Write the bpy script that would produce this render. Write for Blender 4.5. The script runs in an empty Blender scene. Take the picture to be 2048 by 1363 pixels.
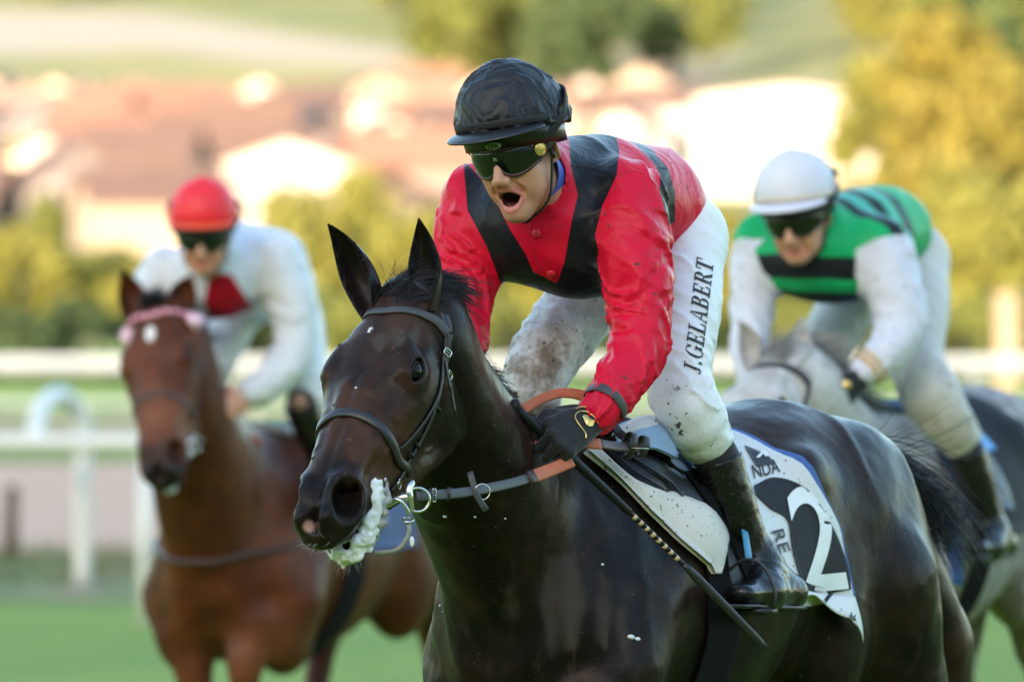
import bpy, bmesh, math, random
import numpy as np
from mathutils import Vector, Matrix, Euler
from mathutils.bvhtree import BVHTree

SC = bpy.context.scene
COL = SC.collection
R = math.radians
random.seed(7)
RNG = np.random.default_rng(7)

# ------------------------------------------------------------------ camera
CAM_D, CAM_Z, FPX, HORIZ = 15.0, 1.8, 14100.0, 635.0
cam_data = bpy.data.cameras.new('camera')
cam = bpy.data.objects.new('camera', cam_data)
COL.objects.link(cam)
cam.location = (0, -CAM_D, CAM_Z)
cam.rotation_euler = (R(90) - math.atan((681.5 - HORIZ) / FPX), 0, 0)
cam_data.sensor_width = 36.0
cam_data.lens = 36.0 * FPX / 2048.0
cam_data.clip_start = 0.5
cam_data.clip_end = 6000
cam_data.dof.use_dof = True
cam_data.dof.focus_distance = CAM_D - 0.42
cam_data.dof.aperture_fstop = 4.0
cam_data.dof.aperture_blades = 0
SC.camera = cam

# ------------------------------------------------------------------ light
SUN_ELEV, SUN_AZ = 5.8, 200.0      # azimuth clockwise from +Y: the sun stands behind the camera, a little to its left
world = bpy.data.worlds.new('World')
SC.world = world
world.use_nodes = True
wn = world.node_tree
sky = wn.nodes.new('ShaderNodeTexSky')
sky.sky_type = 'NISHITA'
sky.sun_disc = False
sky.sun_elevation = R(SUN_ELEV)
sky.sun_rotation = R(SUN_AZ)
sky.altitude = 50
sky.dust_density = 2.2
sky.ozone_density = 1.6
bg = wn.nodes['Background']
bg.inputs['Strength'].default_value = 0.15
wn.links.new(sky.outputs['Color'], bg.inputs['Color'])
sun_data = bpy.data.lights.new('sun', 'SUN')
sun = bpy.data.objects.new('sun', sun_data)
COL.objects.link(sun)
sun_data.energy = 2.0
sun_data.angle = R(0.5)
sun_data.color = (1.0, 0.86, 0.70)
sd = Vector((math.sin(R(SUN_AZ)) * math.cos(R(SUN_ELEV)), math.cos(R(SUN_AZ)) * math.cos(R(SUN_ELEV)), math.sin(R(SUN_ELEV))))
sun.rotation_euler = sd.to_track_quat('Z', 'Y').to_euler()
sun.location = (-60, -160, 80)

vs = SC.view_settings
vs.view_transform = 'Standard'
vs.look = 'None'
vs.gamma = 1.0
vs.use_curve_mapping = False
vs.exposure = 3.12
SC.render.engine = 'CYCLES'
SC.cycles.use_denoising = True
SC.cycles.max_bounces = 6
SC.cycles.sample_clamp_indirect = 6.0
SC.cycles.caustics_reflective = False
SC.cycles.caustics_refractive = False
# ------------------------------------------------------------------ helpers: placing
def P(u, v, Y=0.0):
    """world point that stands Y metres behind the plane of focus, from its place in the 2048 px frame"""
    d = CAM_D + Y
    return np.array([(u - 1024.0) * d / FPX, Y, CAM_Z - (v - HORIZ) * d / FPX])

def V(*a):
    return np.array(a, dtype=float)

def unit(v):
    v = np.asarray(v, float)
    return v / np.linalg.norm(v)

def frame(x, y):
    """rotation matrix whose columns are x, y (made square) and their cross product"""
    x = unit(x)
    y = np.asarray(y, float)
    y = unit(y - x * np.dot(x, y))
    return np.stack([x, y, np.cross(x, y)], 1)

def tag(o, label=None, cat=None, group=None, kind=None):
    if label: o['label'] = label
    if cat: o['category'] = cat
    if group: o['group'] = group
    if kind: o['kind'] = kind
    return o

def thing(name, label, cat, loc=(0, 0, 0), group=None):
    o = bpy.data.objects.new(name, None)
    o.empty_display_size = 0.2
    COL.objects.link(o)
    o.location = [float(c) for c in loc]
    return tag(o, label, cat, group)

def adopt(o, parent):
    """parent o while its own coordinates stay world coordinates"""
    if parent is not None:
        t = Vector((0, 0, 0))
        q = parent
        while q is not None:
            t += q.location
            q = q.parent
        o.parent = parent
        o.location = Vector(o.location) - t
    return o

def mesh_obj(name, verts, faces, mat, parent=None, smooth=True, attrs=None):
    me = bpy.data.meshes.new(name)
    verts = np.asarray(verts, dtype=np.float32)
    if isinstance(faces, np.ndarray) and faces.ndim == 2:
        n, k = faces.shape
        me.vertices.add(len(verts))
        me.vertices.foreach_set('co', verts.ravel())
        me.loops.add(n * k)
        me.loops.foreach_set('vertex_index', faces.astype(np.int32).ravel())
        me.polygons.add(n)
        me.polygons.foreach_set('loop_start', np.arange(0, n * k, k, dtype=np.int32))
        me.polygons.foreach_set('loop_total', np.full(n, k, dtype=np.int32))
        me.update(calc_edges=True)
        me.validate()
    else:
        me.from_pydata([tuple(map(float, v)) for v in verts], [], [tuple(int(i) for i in f) for f in faces])
    if smooth and len(me.polygons):
        me.polygons.foreach_set('use_smooth', np.ones(len(me.polygons), dtype=bool))
    if attrs:
        for an, val in attrs.items():
            val = np.asarray(val, dtype=np.float32)
            if val.ndim == 1:
                a = me.attributes.new(an, 'FLOAT', 'POINT'); a.data.foreach_set('value', val)
            else:
                a = me.attributes.new(an, 'FLOAT_VECTOR', 'POINT'); a.data.foreach_set('vector', val.ravel())
    if mat is not None:
        me.materials.append(mat)
    o = bpy.data.objects.new(name, me)
    COL.objects.link(o)
    adopt(o, parent)
    return o

# ------------------------------------------------------------------ helpers: noise in numpy
_LAT = np.random.default_rng(11).random((32, 32, 32)).astype(np.float32)
def vnoise(p, scale=1.0, off=0.0):
    """value noise, -1..1, p is (...,3)"""
    q = np.asarray(p, dtype=np.float32) * scale + off
    i = np.floor(q).astype(np.int32)
    f = q - i
    f = f * f * (3 - 2 * f)
    i &= 31
    j = (i + 1) & 31
    x0, y0, z0 = i[..., 0], i[..., 1], i[..., 2]
    x1, y1, z1 = j[..., 0], j[..., 1], j[..., 2]
    fx, fy, fz = f[..., 0], f[..., 1], f[..., 2]
    L = _LAT
    c00 = L[x0, y0, z0] * (1 - fx) + L[x1, y0, z0] * fx
    c10 = L[x0, y1, z0] * (1 - fx) + L[x1, y1, z0] * fx
    c01 = L[x0, y0, z1] * (1 - fx) + L[x1, y0, z1] * fx
    c11 = L[x0, y1, z1] * (1 - fx) + L[x1, y1, z1] * fx
    c0 = c00 * (1 - fy) + c10 * fy
    c1 = c01 * (1 - fy) + c11 * fy
    return (c0 * (1 - fz) + c1 * fz) * 2 - 1

def fbm(p, scale=1.0, octs=3, off=0.0):
    s, a = 0, 1.0
    for k in range(octs):
        s = s + a * vnoise(p, scale * 2 ** k, off + 7.3 * k)
        a *= 0.5
    return s

def sstep(a, b, x):
    t = np.clip((x - a) / (b - a), 0, 1)
    return t * t * (3 - 2 * t)

# ------------------------------------------------------------------ helpers: soft solids on a grid, skinned with surface nets
class Field:
    def __init__(self, lo, hi, h, sym=False):
        self.lo = np.asarray(lo, float); self.h = float(h); self.sym = sym
        self.n = np.ceil((np.asarray(hi, float) - self.lo) / h).astype(int) + 1
        self.d = np.full(self.n, 0.15, dtype=np.float32)
        self.ax = [(self.lo[i] + h * np.arange(self.n[i])).astype(np.float32) for i in range(3)]

    def _slice(self, lo, hi, m):
        lo = np.asarray(lo, float) - m; hi = np.asarray(hi, float) + m
        if self.sym:
            e = max(abs(lo[1]), abs(hi[1])); lo = lo.copy(); hi = hi.copy(); lo[1] = -e; hi[1] = e
        a = np.clip(np.floor((lo - self.lo) / self.h).astype(int), 0, self.n)
        b = np.clip(np.ceil((hi - self.lo) / self.h).astype(int) + 1, 0, self.n)
        if np.any(b <= a): return None
        s = tuple(slice(int(a[i]), int(b[i])) for i in range(3))
        X = self.ax[0][s[0]][:, None, None]; Y = self.ax[1][s[1]][None, :, None]; Z = self.ax[2][s[2]][None, None, :]
        if self.sym: Y = np.abs(Y)
        return s, X, Y, Z

    def _mix(self, s, b, k, op):
        a = self.d[s]
        if op == 'add':
            if k > 0:
                hh = np.maximum(k - np.abs(a - b), 0) / k
                self.d[s] = np.minimum(a, b) - hh * hh * (k * 0.25)
            else:
                self.d[s] = np.minimum(a, b)
        else:
            b = -b
            if k > 0:
                hh = np.maximum(k - np.abs(a - b), 0) / k
                self.d[s] = np.maximum(a, b) + hh * hh * (k * 0.25)
            else:
                self.d[s] = np.maximum(a, b)

    def cone(self, a, b, ra, rb=None, k=0.03, op='add'):
        rb = ra if rb is None else rb
        a = np.asarray(a, float); b = np.asarray(b, float)
        r = max(ra, rb)
        q = self._slice(np.minimum(a, b), np.maximum(a, b), r + k + 0.02)
        if q is None: return self
        s, X, Y, Z = q
        ab = b - a; L2 = float(np.dot(ab, ab)) + 1e-12
        dx, dy, dz = X - np.float32(a[0]), Y - np.float32(a[1]), Z - np.float32(a[2])
        t = np.clip((dx * ab[0] + dy * ab[1] + dz * ab[2]) / L2, 0, 1).astype(np.float32)
        d = np.sqrt((dx - t * ab[0]) ** 2 + (dy - t * ab[1]) ** 2 + (dz - t * ab[2]) ** 2) - (ra + (rb - ra) * t)
        self._mix(s, d.astype(np.float32), k, op)
        return self

    def chain(self, pts, rad, k=0.03, op='add'):
        """one limb: hard union along the chain, then one soft union with the rest"""
        pts = [np.asarray(p, float) for p in pts]
        q = self._slice(np.min(pts, 0), np.max(pts, 0), max(rad) + k + 0.02)
        if q is None: return self
        s, X, Y, Z = q
        best = None
        for i in range(len(pts) - 1):
            a, ab = pts[i], pts[i + 1] - pts[i]
            L2 = float(np.dot(ab, ab)) + 1e-12
            dx, dy, dz = X - np.float32(a[0]), Y - np.float32(a[1]), Z - np.float32(a[2])
            t = np.clip((dx * np.float32(ab[0]) + dy * np.float32(ab[1]) + dz * np.float32(ab[2])) / np.float32(L2), 0, 1)
            d = np.sqrt((dx - t * np.float32(ab[0])) ** 2 + (dy - t * np.float32(ab[1])) ** 2 + (dz - t * np.float32(ab[2])) ** 2) - (np.float32(rad[i]) + np.float32(rad[i + 1] - rad[i]) * t)
            best = d if best is None else np.minimum(best, d)
        self._mix(s, best.astype(np.float32), k, op)
        return self

    def limb(self, pts, rad, n=14, k=0.03, op='add'):
        """smooth chain through a few points"""
        t = np.linspace(0, len(pts) - 1, n)
        return self.chain(list(smooth_path(pts, n)), list(np.interp(t, range(len(rad)), rad)), k, op)

    def ell(self, c, r, M=None, k=0.03, op='add'):
        """ellipsoid; M columns are its own axes"""
        c = np.asarray(c, float); r = np.asarray(r, float)
        M = np.eye(3) if M is None else np.asarray(M, float)
        e = np.sqrt(((M * r[None, :]) ** 2).sum(1))
        q = self._slice(c - e, c + e, k + 0.02)
        if q is None: return self
        s, X, Y, Z = q
        dx, dy, dz = X - np.float32(c[0]), Y - np.float32(c[1]), Z - np.float32(c[2])
        k0 = 0; k1 = 0
        for i in range(3):
            w = (dx * M[0, i] + dy * M[1, i] + dz * M[2, i]) / r[i]
            k0 = k0 + w * w
            k1 = k1 + (w / r[i]) ** 2
        k0 = np.sqrt(k0); k1 = np.sqrt(k1) + 1e-9
        d = k0 * (k0 - 1.0) / k1
        d = np.where(k0 < 0.35, -r.min() * 0.7, d)
        self._mix(s, d.astype(np.float32), k, op)
        return self

    def econe(self, a, b, ra, rb, side, k=0.03, op='add'):
        """cone of oval section: ra=(across side, across the other way)"""
        a = np.asarray(a, float); b = np.asarray(b, float)
        ab = b - a; L = np.linalg.norm(ab); w = ab / L
        sd_ = np.asarray(side, float); sd_ = unit(sd_ - w * np.dot(sd_, w)); up = np.cross(w, sd_)
        r = max(*ra, *rb)
        q = self._slice(np.minimum(a, b), np.maximum(a, b), r + k + 0.02)
        if q is None: return self
        s, X, Y, Z = q
        dx, dy, dz = X - np.float32(a[0]), Y - np.float32(a[1]), Z - np.float32(a[2])
        ta = dx * w[0] + dy * w[1] + dz * w[2]
        t = np.clip(ta / L, 0, 1)
        ps = dx * sd_[0] + dy * sd_[1] + dz * sd_[2]
        pu = dx * up[0] + dy * up[1] + dz * up[2]
        pe = ta - t * L
        rs = ra[0] + (rb[0] - ra[0]) * t; ru = ra[1] + (rb[1] - ra[1]) * t
        rm = np.minimum(rs, ru)
        k0 = np.sqrt((ps / rs) ** 2 + (pu / ru) ** 2 + (pe / rm) ** 2)
        k1 = np.sqrt((ps / rs ** 2) ** 2 + (pu / ru ** 2) ** 2 + (pe / rm ** 2) ** 2) + 1e-9
        d = np.where(k0 < 0.35, -rm * 0.7, k0 * (k0 - 1) / k1)
        self._mix(s, d.astype(np.float32), k, op)
        return self

    def echain(self, pts, rad, side, k=0.03, op='add'):
        for i in range(len(pts) - 1):
            self.econe(pts[i], pts[i + 1], rad[i], rad[i + 1], side, k, op)
        return self

    def cut(self, p, n, k=0.0):
        """take away everything on the side n points to"""
        n = unit(n)
        X = self.ax[0][:, None, None]; Y = self.ax[1][None, :, None]; Z = self.ax[2][None, None, :]
        d = (X - p[0]) * n[0] + (Y - p[1]) * n[1] + (Z - p[2]) * n[2]
        self.d = np.maximum(self.d, d.astype(np.float32))
        return self

    def swell(self, fn, band=0.03):
        """move the skin out by fn(points)"""
        idx = np.nonzero(np.abs(self.d) < band)
        p = np.stack([self.ax[i][idx[i]] for i in range(3)], -1)
        self.d[idx] -= fn(p).astype(np.float32)
        return self

    def mesh(self, relax=1):
        d = self.d
        d[0], d[-1] = 0.1, 0.1
        d[:, 0], d[:, -1] = 0.1, 0.1
        d[:, :, 0], d[:, :, -1] = 0.1, 0.1
        ins = d < 0
        nx, ny, nz = d.shape
        c = np.zeros((nx - 1, ny - 1, nz - 1), np.uint8)
        for i in (0, 1):
            for j in (0, 1):
                for k in (0, 1):
                    c += ins[i:nx - 1 + i, j:ny - 1 + j, k:nz - 1 + k]
        ci = np.nonzero((c > 0) & (c < 8))
        nv = len(ci[0])
        vid = np.full(c.shape, -1, np.int32)
        vid[ci] = np.arange(nv)
        acc = np.zeros((nv, 3), np.float32); cnt = np.zeros(nv, np.float32)
        base = np.stack(ci, -1)
        corners = [(0, 0, 0), (1, 0, 0), (0, 1, 0), (1, 1, 0), (0, 0, 1), (1, 0, 1), (0, 1, 1), (1, 1, 1)]
        vals = [d[ci[0] + a, ci[1] + b, ci[2] + e] for a, b, e in corners]
        for i in range(8):
            for ax in range(3):
                if corners[i][ax] == 0:
                    jc = list(corners[i]); jc[ax] = 1
                    j = corners.index(tuple(jc))
                    m = (vals[i] < 0) != (vals[j] < 0)
                    t = vals[i][m] / (vals[i][m] - vals[j][m])
                    pt = np.tile(np.array(corners[i], np.float32), (m.sum(), 1))
                    pt[:, ax] += t
                    acc[m] += pt; cnt[m] += 1
        verts = base + acc / cnt[:, None]
        quads = []
        for ax in range(3):
            o1, o2 = (ax + 1) % 3, (ax + 2) % 3
            sl0 = [slice(None)] * 3; sl1 = [slice(None)] * 3
            sl0[ax] = slice(0, -1); sl1[ax] = slice(1, None)
            A = ins[tuple(sl0)]; B = ins[tuple(sl1)]
            e = np.nonzero(A != B)
            sgn = A[e]
            e = np.stack(e, -1)
            ok = (e[:, o1] > 0) & (e[:, o2] > 0) & (e[:, o1] < c.shape[o1]) & (e[:, o2] < c.shape[o2])
            e = e[ok]; sgn = sgn[ok]
            def cell(da, db):
                q = e.copy(); q[:, o1] -= da; q[:, o2] -= db
                return vid[q[:, 0], q[:, 1], q[:, 2]]
            q = np.stack([cell(1, 1), cell(0, 1), cell(0, 0), cell(1, 0)], -1)
            q[~sgn] = q[~sgn][:, ::-1]
            quads.append(q)
        quads = np.concatenate(quads)
        verts = verts.astype(np.float64)
        for _ in range(relax):
            s = np.zeros_like(verts); w = np.zeros(nv)
            for a, b in ((0, 1), (1, 2), (2, 3), (3, 0)):
                for i, j in ((a, b), (b, a)):
                    s += np.stack([np.bincount(quads[:, i], verts[quads[:, j], x], nv) for x in range(3)], -1)
                    w += np.bincount(quads[:, i], minlength=nv)
            verts = 0.5 * verts + 0.5 * s / np.maximum(w, 1)[:, None]
        return verts * self.h + self.lo, quads

def join_parts(*vf):
    vs_, fs_, o = [], [], 0
    for v, f in vf:
        vs_.append(np.asarray(v)); fs_.append(np.asarray(f) + o); o += len(v)
    return np.concatenate(vs_), np.concatenate(fs_)

# ------------------------------------------------------------------ helpers: tubes, straps, strands, boxes
def smooth_path(pts, n=24):
    """Catmull-Rom through the points"""
    p = np.asarray(pts, float)
    if len(p) == 2:
        t = np.linspace(0, 1, n)[:, None]
        return p[0] * (1 - t) + p[1] * t
    q = np.concatenate([[2 * p[0] - p[1]], p, [2 * p[-1] - p[-2]]])
    m = len(p) - 1
    out = []
    for s in np.linspace(0, m - 1e-6, n):
        i = int(s); t = s - i
        a, b, c, d = q[i], q[i + 1], q[i + 2], q[i + 3]
        out.append(0.5 * (2 * b + (c - a) * t + (2 * a - 5 * b + 4 * c - d) * t * t + (3 * b - a - 3 * c + d) * t ** 3))
    return np.array(out)

def tube(path, rad, sides=8, closed=False, caps=True):
    path = np.asarray(path, float); n = len(path)
    rad = np.broadcast_to(np.asarray(rad, float), (n,))
    if closed:
        tan = np.roll(path, -1, 0) - np.roll(path, 1, 0)
    else:
        tan = np.gradient(path, axis=0)
    tan /= np.linalg.norm(tan, axis=1)[:, None] + 1e-12
    up = np.array([0, 0, 1.0]) if abs(tan[0][2]) < 0.9 else np.array([1.0, 0, 0])
    vs_, ang = [], np.linspace(0, 2 * np.pi, sides, endpoint=False)
    for i in range(n):
        s = np.cross(tan[i], up); s /= np.linalg.norm(s) + 1e-12
        up = np.cross(s, tan[i])
        vs_.append(path[i] + rad[i] * (np.cos(ang)[:, None] * s + np.sin(ang)[:, None] * up))
    vs_ = np.concatenate(vs_)
    fs_ = []
    m = n if closed else n - 1
    for i in range(m):
        a = i * sides; b = ((i + 1) % n) * sides
        for j in range(sides):
            k = (j + 1) % sides
            fs_.append((a + j, a + k, b + k, b + j))
    if caps and not closed:
        c0 = len(vs_); vs_ = np.concatenate([vs_, path[:1], path[-1:]])
        for j in range(sides):
            k = (j + 1) % sides
            fs_.append((c0, k, j, j))
            fs_.append((c0 + 1, (n - 1) * sides + j, (n - 1) * sides + k, (n - 1) * sides + k))
        fs_ = [f if f[2] != f[3] else f[:3] for f in fs_]
    return vs_, fs_

def cat_lists(parts):
    vs_, fs_, o = [], [], 0
    for v, f in parts:
        vs_.append(np.asarray(v, float)); fs_ += [tuple(i + o for i in q) for q in f]; o += len(v)
    return np.concatenate(vs_), fs_

def strap(path, normals, width, thick, closed=False):
    """flat band: path, outward normals (one each or one for all)"""
    path = np.asarray(path, float); n = len(path)
    nr = np.broadcast_to(np.asarray(normals, float), (n, 3))
    width = np.broadcast_to(np.asarray(width, float), (n,))
    tan = (np.roll(path, -1, 0) - np.roll(path, 1, 0)) if closed else np.gradient(path, axis=0)
    tan = tan / (np.linalg.norm(tan, axis=1)[:, None] + 1e-12)
    vs_ = []
    prof = [(-.5, 0), (-.5, .65), (-.38, 1), (.38, 1), (.5, .65), (.5, 0)]
    for i in range(n):
        nn = nr[i] - tan[i] * np.dot(nr[i], tan[i]); nn /= np.linalg.norm(nn) + 1e-12
        s = np.cross(tan[i], nn)
        for a, b in prof:
            vs_.append(path[i] + s * a * width[i] + nn * b * thick)
    k = len(prof); fs_ = []
    for i in range(n if closed else n - 1):
        a = i * k; b = ((i + 1) % n) * k
        for j in range(k):
            l = (j + 1) % k
            fs_.append((a + j, b + j, b + l, a + l))
    if not closed:
        fs_.append(tuple(range(k)))
        fs_.append(tuple((n - 1) * k + j for j in reversed(range(k))))
    return np.array(vs_), fs_

def strands(roots, dirs, length, rad, grav=0.0, curl=0.02, seg=6, seed=1, wind=(0, 0, 0), clump=None):
    """many hair strands as thin three-sided tapered tubes"""
    rg = np.random.default_rng(seed)
    n = len(roots)
    P0 = np.array(roots, float); D = np.array(dirs, float)
    D /= np.linalg.norm(D, axis=1)[:, None]
    L = np.broadcast_to(np.asarray(length, float), (n,))
    R0 = np.broadcast_to(np.asarray(rad, float), (n,))
    pts = [P0]
    w = np.asarray(wind, float)
    bend = rg.normal(0, curl, (n, 3))
    for i in range(seg):
        D = D + np.array([0, 0, -grav]) / seg + w / seg + bend / seg
        D /= np.linalg.norm(D, axis=1)[:, None]
        pts.append(pts[-1] + D * (L / seg)[:, None])
    pts = np.stack(pts, 1)                                     # n, seg+1, 3
    tan = np.gradient(pts, axis=1); tan /= np.linalg.norm(tan, axis=2)[..., None] + 1e-12
    ref = rg.normal(0, 1, (n, 1, 3))
    s = np.cross(tan, ref); s /= np.linalg.norm(s, axis=2)[..., None] + 1e-12
    t = np.cross(tan, s)
    taper = np.linspace(1, 0.12, seg + 1) ** 0.8
    rr = R0[:, None] * taper[None]
    ring = []
    for a in (0, 2.0944, 4.1888):
        ring.append(pts + rr[..., None] * (math.cos(a) * s + math.sin(a) * t))
    vs_ = np.stack(ring, 2).reshape(-1, 3)                     # n, seg+1, 3sides
    f = []
    for j in range(seg):
        for a in range(3):
            b = (a + 1) % 3
            f.append((j * 3 + a, j * 3 + b, j * 3 + 3 + b, j * 3 + 3 + a))
    f = np.array(f)
    fs_ = (f[None] + (np.arange(n) * 3 * (seg + 1))[:, None, None]).reshape(-1, 4)
    return vs_, fs_

def box(cx, cy, cz, sx, sy, sz):
    x, y, z = sx / 2, sy / 2, sz / 2
    v = [(cx + a * x, cy + b * y, cz + c * z) for a in (-1, 1) for b in (-1, 1) for c in (-1, 1)]
    return np.array(v), [(0, 1, 3, 2), (4, 6, 7, 5), (0, 4, 5, 1), (2, 3, 7, 6), (0, 2, 6, 4), (1, 5, 7, 3)]

def ball(c, r, nu=16, nv=10, M=None):
    r = np.broadcast_to(np.asarray(r, float), (3,))
    v, f = [], []
    for j in range(nv + 1):
        th = math.pi * j / nv
        for i in range(nu):
            a = 2 * math.pi * i / nu
            v.append((math.sin(th) * math.cos(a), math.sin(th) * math.sin(a), math.cos(th)))
    for j in range(nv):
        for i in range(nu):
            k = (i + 1) % nu
            f.append((j * nu + i, (j + 1) * nu + i, (j + 1) * nu + k, j * nu + k))
    v = np.array(v) * r
    if M is not None: v = v @ np.asarray(M).T
    return v + np.asarray(c, float), f

def torus(c, M, R0, r0, nu=24, nv=8, sx=1.0, sy=1.0):
    a = np.linspace(0, 2 * np.pi, nu, endpoint=False)
    path = np.asarray(c) + (np.cos(a)[:, None] * M[:, 0] * sx + np.sin(a)[:, None] * M[:, 1] * sy) * R0
    return tube(path, r0, nv, closed=True)

class Surf:
    """nearest point / ray hits on a finished skin"""
    def __init__(self, v, f):
        self.t = BVHTree.FromPolygons([tuple(map(float, q)) for q in v], [tuple(int(i) for i in q) for q in f])
    def near(self, p):
        co, nrm, _, _ = self.t.find_nearest(Vector([float(c) for c in p]))
        return np.array(co), np.array(nrm)
    def ray(self, p, d):
        co, nrm, _, _ = self.t.ray_cast(Vector([float(c) for c in p]), Vector([float(c) for c in d]))
        return (None, None) if co is None else (np.array(co), np.array(nrm))
    def lay(self, pts, off=0.0):
        q = [self.near(p) for p in pts]
        c = np.array([a for a, _ in q]); n = np.array([b for _, b in q])
        return c + n * off, n
# ------------------------------------------------------------------ procedural materials
class NM:
    """small node-material builder"""
    def __init__(self, name, base=(.5, .5, .5), rough=.6, metal=0.0, spec=.5, sheen=0.0, coat=0.0, coat_rough=.1, sss=0.0):
        self.m = bpy.data.materials.new(name)
        self.m.use_nodes = True
        self.t = self.m.node_tree
        self.b = self.t.nodes['Principled BSDF']
        self.set('Base Color', base); self.set('Roughness', rough); self.set('Metallic', metal)
        self.set('Specular IOR Level', spec)
        if sheen: self.set('Sheen Weight', sheen); self.set('Sheen Roughness', .4)
        if coat: self.set('Coat Weight', coat); self.set('Coat Roughness', coat_rough)
        if sss:
            self.set('Subsurface Weight', sss); self.b.inputs['Subsurface Radius'].default_value = (.9, .35, .2)
            self.set('Subsurface Scale', .008)
        self.tc = None
    def set(self, k, v):
        s = self.b.inputs[k]
        if hasattr(v, 'is_output') or isinstance(v, bpy.types.NodeSocket):
            self.t.links.new(v, s)
        elif isinstance(v, (tuple, list)):
            s.default_value = (*v[:3], 1.0)
        else:
            s.default_value = v
        return self
    def n(self, typ, **kw):
        nd = self.t.nodes.new(typ)
        for k, v in kw.items(): setattr(nd, k, v)
        return nd
    def lk(self, a, b): self.t.links.new(a, b)
    def coord(self, scale=(1, 1, 1), rot=(0, 0, 0)):
        if self.tc is None: self.tc = self.n('ShaderNodeTexCoord')
        mp = self.n('ShaderNodeMapping')
        mp.inputs['Scale'].default_value = scale; mp.inputs['Rotation'].default_value = rot
        self.lk(self.tc.outputs['Object'], mp.inputs['Vector'])
        return mp.outputs['Vector']
    def noise(self, scale, detail=3, rough=.55, stretch=(1, 1, 1), rot=(0, 0, 0), dist=0.0):
        nd = self.n('ShaderNodeTexNoise')
        nd.inputs['Scale'].default_value = scale; nd.inputs['Detail'].default_value = detail
        nd.inputs['Roughness'].default_value = rough; nd.inputs['Distortion'].default_value = dist
        self.lk(self.coord(stretch, rot), nd.inputs['Vector'])
        return nd.outputs['Fac']
    def wave(self, scale, dist=2.0, stretch=(1, 1, 1), rot=(0, 0, 0), detail=2, axis='X'):
        nd = self.n('ShaderNodeTexWave', bands_direction=axis)
        nd.inputs['Scale'].default_value = scale; nd.inputs['Distortion'].default_value = dist
        nd.inputs['Detail'].default_value = detail
        self.lk(self.coord(stretch, rot), nd.inputs['Vector'])
        return nd.outputs['Fac']
    def voro(self, scale, stretch=(1, 1, 1), feature='F1'):
        nd = self.n('ShaderNodeTexVoronoi', feature=feature)
        nd.inputs['Scale'].default_value = scale
        self.lk(self.coord(stretch), nd.inputs['Vector'])
        return nd.outputs['Distance']
    def attr(self, name, vec=False):
        nd = self.n('ShaderNodeAttribute', attribute_name=name)
        return nd.outputs['Vector' if vec else 'Fac']
    def ramp(self, fac, a, b, smooth=True):
        nd = self.n('ShaderNodeMapRange', interpolation_type='SMOOTHSTEP' if smooth else 'LINEAR')
        nd.inputs['From Min'].default_value = a; nd.inputs['From Max'].default_value = b
        self.lk(fac, nd.inputs['Value'])
        return nd.outputs['Result']
    def math(self, op, a, b=None):
        nd = self.n('ShaderNodeMath', operation=op)
        for i, x in enumerate((a, b)):
            if x is None: continue
            if isinstance(x, bpy.types.NodeSocket): self.lk(x, nd.inputs[i])
            else: nd.inputs[i].default_value = x
        return nd.outputs[0]
    def mix(self, fac, a, b):
        nd = self.n('ShaderNodeMix', data_type='RGBA')
        for k, x in ((0, fac), (6, a), (7, b)):
            if isinstance(x, bpy.types.NodeSocket): self.lk(x, nd.inputs[k])
            elif k == 0: nd.inputs[0].default_value = x
            else: nd.inputs[k].default_value = (*x[:3], 1)
        return nd.outputs[2]
    def mixf(self, fac, a, b):
        nd = self.n('ShaderNodeMix', data_type='FLOAT')
        for k, x in ((0, fac), (2, a), (3, b)):
            if isinstance(x, bpy.types.NodeSocket): self.lk(x, nd.inputs[k])
            else: nd.inputs[k].default_value = x
        return nd.outputs[0]
    def bump(self, h, strength=.3, dist=.002):
        nd = self.n('ShaderNodeBump')
        nd.inputs['Strength'].default_value = strength; nd.inputs['Distance'].default_value = dist
        self.lk(h, nd.inputs['Height'])
        last = getattr(self, '_nb', None)
        if last is not None: self.lk(last, nd.inputs['Normal'])
        self._nb = nd.outputs['Normal']
        self.set('Normal', self._nb)
        return self

MUD = (.075, .055, .04)
def add_mud(nm, col, rough, big=18.0, bigcut=(.64, .70), fine=75.0, finecut=(.70, .73), mask=None, mud=MUD):
    """dried splashes of mud: colour and roughness with shapes of their own"""
    a = nm.ramp(nm.noise(big, 5, .62), *bigcut)
    b = nm.ramp(nm.noise(fine, 2, .5), *finecut)
    f = nm.math('MAXIMUM', a, b)
    if mask is not None: f = nm.math('MULTIPLY', f, mask)
    nm.set('Base Color', nm.mix(f, col, mud))
    nm.set('Roughness', nm.mixf(f, rough, .85))
    return f

MAT = {}
def simple(key, base, rough=.5, metal=0, nscale=None, namt=.25, bump=None, **kw):
    m = NM(key, base, rough, metal, **kw)
    if nscale:
        f = m.noise(nscale, 4)
        m.set('Base Color', m.mix(f, tuple(c * (1 - namt) for c in base), tuple(min(1, c * (1 + namt)) for c in base)))
        m.set('Roughness', m.mixf(f, max(.02, rough - .08), min(1, rough + .1)))
    if bump: m.bump(m.noise(bump[0], 4), bump[1], bump[2])
    MAT[key] = m.m
    return m

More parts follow.
